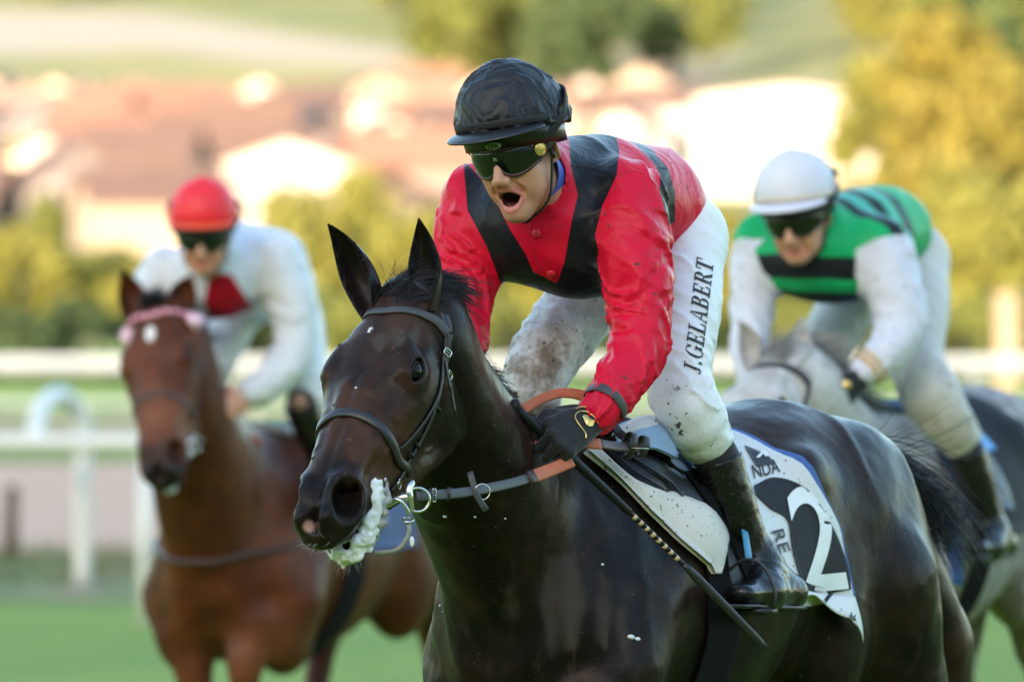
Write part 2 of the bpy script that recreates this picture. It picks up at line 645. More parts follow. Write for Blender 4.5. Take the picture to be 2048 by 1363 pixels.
def coat_mat(key, dark, mid, tan, rough=.34, spec=.5, dapple=None, fleck=0.0):
    m = NM(key, dark, rough, spec=spec)
    f = m.ramp(m.noise(5.5, 4, .6), .42, .68)
    c = m.mix(f, dark, mid)
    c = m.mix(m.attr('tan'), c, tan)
    if fleck:
        # wet, drying streaks of sweat that run down with the hair
        st = m.ramp(m.noise(26, 4, .6, stretch=(1, 1, .14), dist=.6), .52, .72)
        st = m.math('MULTIPLY', st, m.ramp(m.noise(3.2, 3, .6), .40, .62))
        c = m.mix(m.math('MULTIPLY', st, .75), c, (.036, .025, .019))
    if dapple:
        c = m.mix(m.ramp(m.noise(16, 3), .45, .66), c, dapple)
    c = m.mix(m.attr('point'), c, (.012, .010, .010))
    if fleck:
        s = m.ramp(m.noise(120, 2, .5), .735, .755)
        c = m.mix(s, c, (.10, .075, .055))
        s2 = m.ramp(m.noise(30, 5, .7), .70, .76)
        c = m.mix(m.math('MULTIPLY', s2, .6), c, (.05, .04, .032))
    c = m.mix(m.attr('dust'), c, (.060, .046, .036))
    c = m.mix(m.attr('pink'), c, (.42, .24, .2))
    c = m.mix(m.attr('star'), c, (.72, .68, .64))
    m.set('Base Color', c)
    hair = m.noise(95, 4, .65, stretch=(1, 1, .16))
    rn = m.mixf(m.noise(9, 4, .6), rough - .07, rough + .16)
    if fleck: rn = m.mixf(m.math('MULTIPLY', st, .9), rn, .58)
    rn = m.mixf(m.attr('dust'), rn, .7)
    m.set('Roughness', rn)
    m.bump(hair, .38, .0018)
    m.bump(m.noise(24, 4, .65), .45, .0035)
    MAT[key] = m.m
    return m

def build_mats():
    coat_mat('coat_black', (.0068, .0048, .0040), (.025, .0135, .0088), (.066, .029, .015), .27, spec=.13, fleck=1)
    coat_mat('coat_bay', (.070, .020, .008), (.12, .034, .012), (.20, .07, .032), .38, spec=.16)
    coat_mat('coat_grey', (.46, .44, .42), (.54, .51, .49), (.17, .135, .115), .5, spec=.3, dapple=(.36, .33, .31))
    simple('eye', (.003, .002, .0018), .03, spec=.25)
    simple('hair_black', (.010, .009, .009), .42)
    simple('hair_grey', (.25, .24, .235), .5)
    simple('whisker', (.35, .32, .29), .5)
    simple('leather', (.016, .014, .015), .38, nscale=60, bump=(320, .25, .0006))
    simple('leather_brown', (.05, .022, .016), .42, nscale=60, bump=(320, .25, .0006))
    simple('leather_dusty', (.05, .05, .053), .5, nscale=40, namt=.4, bump=(320, .25, .0006))
    simple('steel', (.62, .6, .56), .22, 1.0, nscale=45, namt=.25)
    simple('gold', (.75, .52, .18), .28, 1.0, nscale=90, namt=.2)
    m = simple('rubber_orange', (.50, .13, .055), .6, nscale=35, namt=.3)
    ck = m.n('ShaderNodeTexChecker'); ck.inputs['Scale'].default_value = 420
    m.lk(m.coord((1, 1, 1), (.3, .5, .8)), ck.inputs['Vector']); m.bump(ck.outputs['Fac'], .5, .0012)
    # skin
    m = NM('skin', (.5, .25, .16), .45, sss=.12)
    f = m.noise(26, 4, .6)
    c = m.mix(f, (.46, .205, .125), (.60, .31, .20))
    c = m.mix(m.attr('beard'), c, (.20, .125, .095))
    c = m.mix(m.attr('lip'), c, (.55, .17, .15))
    c = m.mix(m.attr('mouth'), c, (.035, .008, .008))
    m.set('Base Color', c); m.bump(m.noise(420, 3), .22, .0008); MAT['skin'] = m.m
    simple('mouth_red', (.22, .05, .05), .3); simple('tooth', (.72, .66, .55), .25)
    # silks
    def silk(key, build, rough=.4, folds=1.0):
        m = NM(key, (.5, .5, .5), rough, spec=.15)
        col = build(m)
        add_mud(m, col, rough, 14, (.70, .73), 85, (.705, .72))
        m.bump(m.noise(9, 3, .55, dist=1.2), .5 * folds, .014)
        m.bump(m.noise(34, 3, .5, stretch=(1, 1, .5), dist=.8), .35 * folds, .004)
        MAT[key] = m.m
    RED, BLK = (.66, .012, .04), (.012, .012, .015)
    def red_black(m):
        f = m.ramp(m.attr('stripe'), -.0008, .0008, False)
        c = m.mix(m.noise(7, 3), (.60, .006, .030), (.70, .010, .042))
        return m.mix(f, c, BLK)
    silk('silk_red_black', red_black, .34)
    def white_red(m):
        f = m.ramp(m.attr('stripe'), -.002, .002, False)
        return m.mix(f, (.60, .62, .66), (.36, .006, .016))
    silk('silk_white_red', white_red, .5)
    def green_black(m):
        f = m.ramp(m.attr('stripe'), -.002, .002, False)
        c = m.mix(f, (.01, .36, .12), (.014, .016, .02))
        g = m.ramp(m.attr('stripe2'), -.002, .002, False)
        c = m.mix(g, c, (.09, .42, .33))
        w = m.ramp(m.attr('sleeve'), -.002, .002, False)
        return m.mix(w, c, (.58, .58, .65))
    silk('silk_green_black', green_black, .45)
    # breeches
    for key, col in (('breeches_white', (.82, .81, .82)), ('breeches_grubby', (.56, .54, .50))):
        m = NM(key, col, .55, sheen=.15)
        c = m.mix(m.noise(6, 4), tuple(x * .9 for x in col), col)
        st = m.ramp(m.noise(9, 5, .7), .40, .66)
        c = m.mix(m.math('MULTIPLY', m.math('MULTIPLY', st, m.attr('muddy')), .8), c, (.24, .18, .135))
        mk = m.math('ADD', m.math('MULTIPLY', m.attr('muddy'), .85), .15)
        add_mud(m, c, .55, 26, (.655, .68), 95, (.69, .71), mask=m.ramp(mk, .1, .5))
        m.bump(m.noise(10, 3, .5, dist=1.0), .45, .010)
        m.bump(m.noise(42, 3, .5, stretch=(.6, .6, 1.2), dist=.7), .4, .003)
        m.bump(m.noise(900, 1), .15, .0004)
        MAT[key] = m.m
    # boots
    m = NM('boot_leather', (.008, .008, .008), .22, spec=.3, coat=.12, coat_rough=.12)
    add_mud(m, (.006, .006, .0062), .2, 30, (.50, .72), 110, (.58, .66), mask=m.math('MULTIPLY', m.attr('muddy'), .6), mud=(.030, .024, .019))
    m.bump(m.noise(22, 3, .5, dist=1.2), .4, .006); m.bump(m.noise(240, 3), .2, .0008); MAT['boot_leather'] = m.m
    m = NM('boot_sock', (.010, .010, .011), .8, sheen=.2); m.bump(m.noise(300, 2), .3, .001); MAT['boot_sock'] = m.m
    m = NM('glove_knit', (.006, .006, .007), .75, sheen=.3); m.bump(m.noise(380, 2), .4, .0012); m.bump(m.noise(45, 3), .5, .003); MAT['glove_knit'] = m.m
    # helmet silk, dotted with mud
    m = NM('cap_silk', (.012, .013, .017), .45, spec=.3)
    add_mud(m, (.012, .013, .017), .45, 48, (.68, .70), 110, (.665, .68))
    m.bump(m.noise(14, 3, .5, stretch=(1, 1, .35), dist=1.5), .7, .010); m.bump(m.noise(55, 3, .55, dist=1), .4, .003); MAT['cap_silk'] = m.m
    simple('cap_red', (.72, .012, .02), .5, nscale=9, namt=.12); simple('cap_white', (.60, .59, .66), .5, nscale=9, namt=.06)
    simple('cap_peak', (.010, .010, .012), .35, nscale=40, bump=(60, .3, .002))
    simple('peak_orange', (.70, .06, .02), .45); simple('peak_cream', (.62, .55, .46), .45)
    simple('goggle_frame', (.045, .018, .014), .25, nscale=50)
    simple('goggle_lens', (.005, .007, .005), .05, spec=.6)
    simple('elastic', (.010, .010, .011), .7)
    simple('badge_green', (.35, .42, .26), .5); simple('print_dark', (.012, .013, .016), .6); simple('print_white', (.75, .74, .72), .55)
    simple('collar_blue', (.05, .09, .42), .55)
    # tack
    m = simple('pad_white', (.64, .60, .54), .6, nscale=14, namt=.1)
    add_mud(m, (.62, .58, .52), .6, 34, (.66, .69), 120, (.67, .69)); m.bump(m.noise(30, 3), .3, .003)
    simple('saddle_black', (.012, .012, .014), .42, nscale=50, bump=(260, .3, .001))
    simple('felt_black', (.010, .010, .011), .9, spec=.1, bump=(500, .4, .001))
    simple('towel_blue', (.30, .42, .58), .8, nscale=20, bump=(240, .5, .002))
    simple('cloth_navy', (.03, .06, .16), .7, bump=(240, .4, .001))
    simple('strap_blue', (.05, .22, .36), .4)
    m = simple('cloth_black', (.018, .018, .020), .7, spec=.2, nscale=9, namt=.3, bump=(12, .4, .006))
    m = simple('cloth_white', (.68, .67, .65), .6, nscale=11, namt=.06, bump=(12, .4, .006))
    add_mud(m, (.66, .65, .63), .6, 30, (.70, .73), 120, (.69, .71))
    simple('felt_blue', (.06, .12, .32), .8, bump=(400, .3, .001))
    simple('foam', (.80, .78, .77), .3, nscale=60, namt=.12, bump=(260, .5, .0015), sss=.2)
    simple('foam_grey', (.34, .33, .31), .4, nscale=50, namt=.4, bump=(160, .7, .004))
    simple('whip_grip', (.009, .009, .010), .45, spec=.3, bump=(260, .4, .001)); simple('whip_gold', (.62, .42, .24), .4)
    simple('rope_pink', (.62, .10, .16), .6); simple('fluff_pink', (.75, .50, .60), .9)
    simple('mud_speck', (.055, .047, .038), .8); simple('button_red', (.58, .012, .03), .45)
    simple('cuff_gold', (.55, .34, .12), .6); simple('towel_bright', (.16, .36, .66), .8); simple('cloth_royal', (.025, .09, .30), .7)
    simple('bandage', (.66, .63, .6), .7)
build_mats()
# ------------------------------------------------------------------ horses
def loft_x(F, xs, top, bot, w, zw, n=2.0, k=0.03, op='add', ycen=0.0):
    """barrel along x: top and bottom profile, half width and the height where it is widest"""
    q = F._slice((min(xs), -max(w), min(bot)), (max(xs), max(w), max(top)), k + 0.02)
    s, X, Y, Z = q
    x = X[:, 0, 0]
    def it(a):
        # smooth (monotone-ish) interpolation through the stations
        xs_ = np.asarray(xs, float); a = np.asarray(a, float)
        sl = np.gradient(a, xs_)
        i = np.clip(np.searchsorted(xs_, x) - 1, 0, len(xs_) - 2)
        h = xs_[i + 1] - xs_[i]; t = np.clip((x - xs_[i]) / h, 0, 1)
        r = (2 * t ** 3 - 3 * t ** 2 + 1) * a[i] + (t ** 3 - 2 * t ** 2 + t) * h * sl[i] + (-2 * t ** 3 + 3 * t ** 2) * a[i + 1] + (t ** 3 - t ** 2) * h * sl[i + 1]
        return r.astype(np.float32)[:, None, None]
    T, B, W, C = it(top), it(bot), np.maximum(it(w), .004), it(zw)
    N = it(np.broadcast_to(n, (len(xs),)))
    dz = Z - C
    ru = np.where(dz > 0, np.maximum(T - C, .004), np.maximum(C - B, .004))
    yy = np.abs(Y - ycen)
    qn = ((yy / W) ** N + (np.abs(dz) / ru) ** N + 1e-9) ** (1 / N)
    rho = np.sqrt(yy * yy + dz * dz)
    d = np.where(qn < 0.25, -np.minimum(W, ru) * .75, rho - rho / qn)
    ex = np.maximum(np.maximum(xs[0] - X, X - xs[-1]), -0.2)
    d = np.where(ex > 0, np.sqrt(np.maximum(d, 0) ** 2 + ex * ex) + np.minimum(d, 0) * 0, np.maximum(d, ex))
    F._mix(s, d.astype(np.float32), k, op)

HX =  [-.05, .00, .06, .12, .175, .23, .29, .35, .41, .46, .50, .54, .57, .59]
HT =  [-.03, .000, .014, .022, .022, .015, .006, -.001, -.006, -.008, -.008, -.010, -.022, -.045]
HB =  [-.13, -.15, -.16, -.165, -.16, -.15, -.138, -.126, -.114, -.104, -.100, -.098, -.094, -.082]
HW =  [.050, .062, .080, .098, .108, .102, .085, .070, .060, .055, .053, .053, .049, .036]
HZ =  [-.07, -.06, -.05, -.045, -.042, -.045, -.05, -.05, -.048, -.046, -.046, -.05, -.055, -.062]
HN =  [2.0, 2.1, 2.3, 2.5, 2.5, 2.4, 2.3, 2.3, 2.3, 2.3, 2.2, 2.1, 2.0, 2.0]
EYE = V(.186, .088, -.028)
EYD = unit(V(.12, .80, .42))          # the way the eye looks, in the head's own axes

def head_field(h, gape=.012, stub=None):
    F = Field((-.34, -.2, -.42), (.64, .2, .1), h, sym=True)
    loft_x(F, HX, HT, HB, HW, HZ, HN, k=.02)
    # jaw: cheek disc, jaw bones, chin, lower lip
    F.ell((.115, .056, -.150), (.112, .036, .112), k=.03)
    F.ell((.11, .050, -.212), (.10, .034, .075), k=.03)
    F.ell((.27, .040, -.17), (.11, .026, .05), k=.03)
    F.chain([(.085, .048, -.262), (.20, .044, -.252 - gape * .3), (.34, .030, -.188 - gape * .8), (.45, .018, -.142 - gape)], [.026, .027, .023, .02], k=.03)
    F.cone((.14, 0, -.21), (.42, 0, -.135), .045, .03, k=.03)
    F.ell((.495, 0, -.128 - gape), (.05, .036, .026), k=.02)
    F.ell((.535, 0, -.120 - gape), (.036, .036, .017), k=.012)
    # upper lip and muzzle
    F.ell((.560, 0, -.066), (.038, .047, .036), k=.02)
    F.ell((.50, .034, -.070), (.06, .022, .034), k=.02)
    F.cone((.44, .046, -.088), (.545, .036, -.096), .013, .012, k=.015)
    # nostril: flared wing, then the opening
    M = frame((.93, .05, -.36), (.35, 1, .45))
    F.ell((.508, .045, -.036), (.062, .031, .048), M, k=.02)
    F.ell((.560, .028, -.028), (.022, .020, .024), k=.016)
    F.ell((.518, .071, -.020), (.052, .031, .036), M, k=.010, op='sub')
    F.cone((.510, .056, -.028), (.42, .024, -.042), .030, .016, k=.012, op='sub')
    F.ell((.567, 0, -.026), (.02, .010, .022), k=.02, op='sub')
    # corner of the mouth, slit between the lips
    F.econe((.43, 0, -.104 - gape * .3), (.60, 0, -.106 - gape * .5), (.09, .002 + gape * .25), (.09, .004 + gape * .4), (0, 1, 0), k=.008, op='sub')
    # cheek crest, nose bone, muscle behind the nostril
    F.cone((.225, .086, -.062), (.36, .060, -.066), .010, .008, k=.05)
    F.cone((.25, .022, -.003), (.46, .012, -.020), .014, .010, k=.03)
    F.cone((.30, .058, -.03), (.47, .042, -.026), .012, .012, k=.03)
    F.ell((.33, .042, -.115), (.11, .030, .045), k=.04)
    F.ell((.21, .060, -.10), (.10, .036, .06), k=.04)
    F.ell((.43, .046, -.102), (.05, .014, .03), k=.025)
    # brow, temple hollow, eye socket and lids
    F.cone((.145, .078, -.006), (.200, .088, -.004), .015, .012, k=.025)
    F.ell((.100, .086, -.018), (.030, .010, .016), k=.025, op='sub')
    F.ell(EYE - EYD * .002, (.041, .029, .033), frame((1, 0, 0), EYD), k=.025)
    F.cone(EYE + V(-.020, .018, .012), EYE + V(.018, .020, .016), .007, .006, k=.012)
    F.cone(EYE + V(-.012, .020, -.016), EYE + V(.026, .016, -.018), .0055, .0045, k=.012)
    M = frame((1, -.1, -.16), EYD)
    F.ell(EYE + EYD * .024 + V(0, 0, -.001), (.0265, .021, .0150), M, k=.004, op='sub')
    # ear roots, poll
    F.cone((.015, .046, -.05), (.005, .058, -.035), .024, .018, k=.03)
    if stub is not None:
        for pts, rad in stub:
            F.chain(pts, rad, k=.05)
    # veins and small unevenness of bone under skin
    F.swell(lambda p: .0012 * fbm(p, 22, 3) + .0016 * np.clip(1 - np.abs(vnoise(p, 13, 3.1)) * 9, 0, 1) * (p[:, 0] > .22), .012)
    return F

def ear_mesh(base, axis, opening, L=.17, W=.040, twist=0.0):
    """leaf-shaped cupped ear with thickness"""
    ax = unit(axis); op_ = np.asarray(opening, float); op_ = unit(op_ - ax * np.dot(op_, ax)); sd_ = np.cross(ax, op_)
    ns, nt = 22, 17
    out, inn = [], []
    for i in range(ns):
        s = i / (ns - 1)
        wd = W * (0.62 + 1.1 * s * (1 - s) * 1.25) * (1 - s ** 3.2) ** .85 + .0015
        phi = R(150) * (1 - s) + R(58) * s if s < .5 else R(104) * (1 - (s - .5) * 2) + R(52) * (s - .5) * 2
        c = np.asarray(base) + ax * (L * s) - op_ * (.020 * math.sin(s * 2.6)) + op_ * .012 * s
        tw = twist * s
        o2 = op_ * math.cos(tw) + sd_ * math.sin(tw); s2 = np.cross(ax, o2)
        for j in range(nt):
            th = -phi + 2 * phi * j / (nt - 1)
            dirv = -o2 * math.cos(th) + s2 * math.sin(th)
            rr = wd / max(math.sin(min(phi, math.pi / 2)), .6)
            out.append(c + dirv * rr)
            inn.append(c + dirv * max(rr - .0035 * (1 - .5 * s), .0005))
    vs_ = np.array(out + inn); fs_ = []; o = ns * nt
    for i in range(ns - 1):
        for j in range(nt - 1):
            a = i * nt + j
            fs_.append((a, a + 1, a + nt + 1, a + nt)); fs_.append((o + a, o + a + nt, o + a + nt + 1, o + a + 1))
        for a in (i * nt, i * nt + nt - 1):
            fs_.append((a, a + nt, o + a + nt, o + a))
    for j in range(nt - 1):
        a = (ns - 1) * nt + j; fs_.append((a, a + 1, o + a + 1, o + a))
    return vs_, fs_

def horse_field(h, neck, legs, left_back=True):
    F = Field((-1.75, -.48, -.02), (1.05, .48, 2.0), h)
    xs =  [-1.20, -1.13, -1.04, -.93, -.80, -.65, -.50, -.35, -.20, -.05, .10, .19, .26, .32]
    top = [1.30, 1.44, 1.535, 1.590, 1.617, 1.60, 1.55, 1.515, 1.515, 1.53, 1.51, 1.44, 1.34, 1.25]
    bot = [1.05, .98, .95, .95, .98, .97, .92, .88, .85, .84, .86, .90, .96, 1.04]
    w =   [.08, .15, .20, .235, .255, .265, .28, .29, .285, .26, .235, .22, .185, .11]
    zw =  [1.2, 1.24, 1.28, 1.32, 1.34, 1.32, 1.24, 1.18, 1.16, 1.16, 1.16, 1.17, 1.17, 1.17]
    nn =  [2, 2, 2, 2, 2, 2, 2, 2, 1.85, 1.75, 1.75, 1.9, 2, 2]
    loft_x(F, xs, top, bot, w, zw, nn, k=.04)
    for s in (1, -1):
        # quarters
        F.ell((-.93, s * .125, 1.28), (.26, .15, .29), k=.06)
        F.ell((-.62, s * .205, 1.46), (.06, .035, .045), k=.06)
        F.ell((-.72, s * .17, 1.12), (.15, .12, .22), k=.06)
        # shoulder and breast
        F.cone((-.04, s * .10, 1.46), (.17, s * .145, 1.12), .085, .090, k=.05)
        F.cone((-.12, s * .16, 1.36), (.12, s * .19, 1.06), .09, .10, k=.05)
        F.ell((.215, s * .070, 1.07), (.105, .09, .14), k=.04)
        F.ell((.12, s * .16, .98), (.12, .09, .15), k=.04)
    # neck
    for pts, rad in neck:
        F.chain(pts, rad, k=.08)
    for pts, rad in legs:
        F.chain([V(*p) for p in pts], rad, k=.035)
    def relief(p):
        q = np.stack([p[:, 0] * 9 + p[:, 2] * 2.0, p[:, 1] * 6, p[:, 2] * 2.6], -1) + .35 * vnoise(p, 6)[:, None]
        r = (1 - np.abs(vnoise(q, 1.0, 3.0))) ** 3
        g = sstep(-.55, -.75, p[:, 0]) + sstep(-.15, .02, p[:, 0]) * sstep(1.62, 1.45, p[:, 2])
        vein = np.clip(1 - np.abs(vnoise(p * np.array([1, 1, .6]), 9, 6.1)) * 12, 0, 1) * sstep(1.35, 1.2, p[:, 2]) * .0022
        return .003 * fbm(p, 7, 3) + .0012 * fbm(p, 30, 2) + .0075 * (r - .35) * np.clip(g, 0, 1) + vein
    F.swell(relief, .025)
    return F

def legs_for(left_fore, right_fore, left_hind, right_hind, lift=0.0):
    """each: offset of knee/hock, fetlock and hoof from a standing leg"""
    L = []
    for s, pose in ((1, left_fore), (-1, right_fore)):
        k, f, hf = [(a, b + lift) for a, b in pose]
        L.append(([(.16, s * .15, 1.02), (.17 + k[0] * .5, s * .14, .82 + k[1] * .5), (.16 + k[0], s * .12, .50 + k[1])], [.105, .085, .048]))
        L.append(([(.16 + k[0], s * .12, .53 + k[1]), (.16 + k[0], s * .12, .46 + k[1]), (.15 + f[0], s * .12, .2 + f[1])], [.046, .036, .027]))
        L.append(([(.15 + f[0], s * .12, .2 + f[1]), (.15 + hf[0], s * .12, .07 + hf[1]), (.17 + hf[0], s * .12, .04 + hf[1])], [.036, .034, .055]))
    for s, pose in ((1, left_hind), (-1, right_hind)):
        k, f, hf = [(a, b + lift) for a, b in pose]
        L.append(([(-.95, s * .14, 1.2), (-.92 + k[0] * .45, s * .155, 1.0 + k[1] * .4), (-1.08 + k[0], s * .13, .6 + k[1])], [.19, .14, .055]))
        L.append(([(-1.02, s * .12, 1.42), (-1.12 + k[0] * .55, s * .14, 1.05 + k[1] * .4), (-1.11 + k[0], s * .13, .66 + k[1])], [.09, .10, .04]))
        L.append(([(-1.09 + k[0], s * .13, .62 + k[1]), (-1.05 + f[0], s * .13, .22 + f[1])], [.048, .03]))
        L.append(([(-1.05 + f[0], s * .13, .22 + f[1]), (-1.0 + hf[0], s * .13, .08 + hf[1]), (-.98 + hf[0], s * .13, .04 + hf[1])], [.038, .034, .055]))
    return L

class Horse:
    """one horse: withers at W0 (world x, y), heading theta; head placed by its own axes"""
    def __init__(self, W0, heading, zoff=0.0, B=1.0):
        self.B = B
        f = unit(V(heading[0], heading[1], 0))
        self.M = np.stack([f, np.cross(V(0, 0, 1), f), V(0, 0, 1)], 1)
        self.o = V(W0[0], W0[1], zoff)
    def w(self, p):
        return np.asarray(p, float) * self.B @ self.M.T + self.o
    def loc(self, p):
        return (np.asarray(p, float) - self.o) @ self.M / self.B
    def set_head(self, poll, a, l, S=1.0):
        self.S = S
        self.HM = frame(a, l)          # columns: towards the muzzle, left, out of the forehead
        self.HO = np.asarray(poll, float)
    def hw(self, p):
        return np.asarray(p, float) * self.S @ self.HM.T + self.HO
    def hl(self, p):
        return (np.asarray(p, float) - self.HO) @ self.HM / self.S

def build_horse(H, label, coat, legs, h_body, h_head, crest, under, name='horse', thick=1.0, bodytan=None, crest_end=(-.035, 0, -.075), dust=None, gape=.012, tanfn=None, ears=None, hairmat='hair_black', group=None, star=None, points=False, pink=False):
    root = thing(name, label, 'horse', (H.o[0], H.o[1], 0), group)
    poll_l = H.loc(H.HO)
    thr_l = H.loc(H.hw((.06, 0, -.15)))
    N = 13
    ca = smooth_path(crest + [tuple(H.loc(H.hw(crest_end)))], N)
    un = smooth_path(under + [tuple(thr_l)], N)
    rc = np.linspace(.062, .050, N); ru_ = np.linspace(.125, .082, N); rm = np.linspace(.150, .085, N)
    rc, ru_, rm = [a * np.linspace(thick, 1.0, N) for a in (rc, ru_, rm)]
    md = .5 * (ca + un)
    neck = [(ca, rc), (un, ru_), (md, rm), (.75 * ca + .25 * un, .5 * (rc + rm)), (.25 * ca + .75 * un, .5 * (ru_ + rm))]
    F = horse_field(h_body, neck, legs)
    bv, bf = F.mesh(2); del F
    bv = H.w(bv)
    # top of the neck again inside the finer head skin, so that jaw and neck run into each other
    stub = []
    for pts, rad in neck:
        stub.append(([H.hl(H.w(q)) for q in pts[-5:]], [(r * H.B - .004) / H.S for r in rad[-5:]]))
    HF = head_field(h_head, gape, stub)
    hv, hf = HF.mesh(1); del HF
    hloc = hv
    hv = H.hw(hv)
    v, f = join_parts((bv, bf), (hv, hf))
    nb = len(bv)
    tan = np.zeros(len(v)); pink_ = np.zeros(len(v)); star_ = np.zeros(len(v)); pt = np.zeros(len(v))
    x, y, z = hloc.T
    nz = fbm(hloc, 18, 3)
    if pink:
        pink_[nb:] = sstep(.5, .9, np.exp(-(((x - .578) / .022) ** 2 + ((y + .012) / .02) ** 2 + ((z + .028) / .022) ** 2)) + .45 * nz)
    if star is not None:
        star_[nb:] = sstep(.35, .6, np.exp(-(((x - star[0]) / star[2]) ** 2 + ((y - star[1]) / star[3]) ** 2)) * (z > -.03) + .1 * nz)
    if tanfn is not None:
        tan[nb:] = tanfn(hloc, nz)
        bl = H.loc(bv)
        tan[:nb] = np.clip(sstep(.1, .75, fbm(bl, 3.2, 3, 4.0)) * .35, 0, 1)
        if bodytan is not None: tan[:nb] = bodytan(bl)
    if points:
        bl = H.loc(bv)
        pt[:nb] = np.clip(sstep(.78, .5, bl[:, 2]), 0, 1)
        pt[nb:] = sstep(.44, .56, x + .03 * nz) * .9
    body = mesh_obj('body', v, f, MAT[coat], root, attrs={'tan': tan, 'pink': pink_, 'star': star_, 'point': pt, 'dust': np.zeros(len(v)) if dust is None else dust(v)})
    for s in (1, -1):
        e = (EYE + EYD * .0006) * V(1, s, 1)
        ev, ef = ball(H.hw(e), .0268 * H.S, 20, 14)
        mesh_obj('eye', ev, ef, MAT['eye'], root)
    for (bl_, ax, op_, L, W, tw) in ears:
        b0 = H.hw(bl_)
        ev, ef = ear_mesh(b0, ax - b0, op_, np.linalg.norm(ax - b0), W, tw)
        eo = mesh_obj('ear', ev, ef, MAT[coat], root, attrs={k: np.zeros(len(ev)) for k in ('tan', 'pink', 'star', 'point', 'dust')})
    return root, Surf(v, f), (bv, bf)
# ------------------------------------------------------------------ jockeys
def proj(p):
    p = np.asarray(p, float)
    d = CAM_D + p[..., 1]
    return np.stack([1024 + p[..., 0] * FPX / d, HORIZ - (p[..., 2] - CAM_Z) * FPX / d], -1)

def poly_sd(q, poly):
    """signed distance to a closed outline, positive inside"""
    q = np.asarray(q, float); poly = np.asarray(poly, float)
    d = np.full(len(q), 1e9); inside = np.zeros(len(q), bool)
    for i in range(len(poly)):
        a, b = poly[i], poly[(i + 1) % len(poly)]
        ab = b - a
        t = np.clip(((q - a) @ ab) / (ab @ ab), 0, 1)
        d = np.minimum(d, np.linalg.norm(q - a - t[:, None] * ab, axis=1))
        c = (a[1] > q[:, 1]) != (b[1] > q[:, 1])
        xx = a[0] + (q[:, 1] - a[1]) * (b[0] - a[0]) / (b[1] - a[1] + 1e-12)
        inside ^= c & (q[:, 0] < xx)
    return np.where(inside, d, -d)

def face_field(h, gape, neck_end):
    F = Field((-.15, -.13, -.24), (.16, .13, .18), h, sym=True)
    F.ell((-.005, 0, .045), (.100, .078, .105), k=.02)
    F.ell((.040, 0, -.020), (.056, .055, .080), k=.03)
    g = gape
    F.chain([(.0, .053, -.035), (.020, .045, -.074 - g * .4), (.066, .016, -.100 - g)], [.020, .018, .015], k=.03)
    F.ell((.080, 0, -.099 - g * 1.15), (.020, .024, .018), k=.02)
    F.ell((.056, 0, -.088 - g * .7), (.03, .035, .024), k=.03)
    F.ell((.064, .040, -.022), (.026, .026, .026), k=.03)
    F.cone((.082, .02, .030), (.070, .055, .024), .014, .014, k=.02)
    # nose
    F.chain([(.092, 0, .020), (.108, 0, -.012), (.119, 0, -.032)], [.010, .0105, .0125], k=.014)
    F.ell((.107, .0135, -.037), (.012, .009, .009), k=.010)
    F.ell((.108, .008, -.046), (.005, .004, .005), k=.004, op='sub')
    # lips and open mouth
    F.ell((.086, 0, -.052), (.024, .032, .016), k=.02)
    F.ell((.048, .046, -.062), (.03, .018, .03), k=.03)
    if g > .005:
        F.ell((.098, 0, -.072 - g * .5), (.042, .0255, .006 + g * .85), k=.006, op='sub')
        F.chain([(.105, 0, -.0565), (.101, .014, -.059), (.086, .0280, -.068 - g * .4)], [.0058, .0058, .004], k=.006)
        F.chain([(.096, 0, -.083 - g * 1.25), (.093, .013, -.081 - g * 1.2), (.084, .027, -.075 - g * .6)], [.0070, .0066, .004], k=.006)
    else:
        F.chain([(.104, 0, -.060), (.100, .012, -.061), (.090, .022, -.064)], [.006, .0055, .003], k=.008)
        F.chain([(.099, 0, -.073), (.096, .011, -.072), (.088, .02, -.068)], [.007, .006, .003], k=.008)
    # folds from nose to mouth
    F.cone((.100, .021, -.042), (.086, .034, -.070), .0035, .003, k=.012, op='sub')
    # ears
    M = frame((.35, .35, -.1), (-.35, .9, 0))
    F.ell((-.014, .086, -.004), (.024, .009, .036), M, k=.008)
    F.ell((-.010, .095, .000), (.013, .007, .020), M, k=.005, op='sub')
    F.ell((-.006, .080, -.034), (.010, .007, .010), k=.008)
    # neck
    F.chain([(-.022, 0, -.055), (-.034, 0, -.085), neck_end], [.054, .056, .060], k=.03)
    return F

def capsule_dist(p, pts, rad):
    best = np.full(len(p), 9.0); tt = np.zeros(len(p))
    for i in range(len(pts) - 1):
        a, b = np.asarray(pts[i]), np.asarray(pts[i + 1]); ab = b - a
        t = np.clip((p - a) @ ab / (ab @ ab), 0, 1)
        d = np.linalg.norm(p - a - t[:, None] * ab, axis=1) - (rad[i] + (rad[i + 1] - rad[i]) * t)
        m = d < best; best = np.where(m, d, best); tt = np.where(m, i + t, tt)
    return best, tt

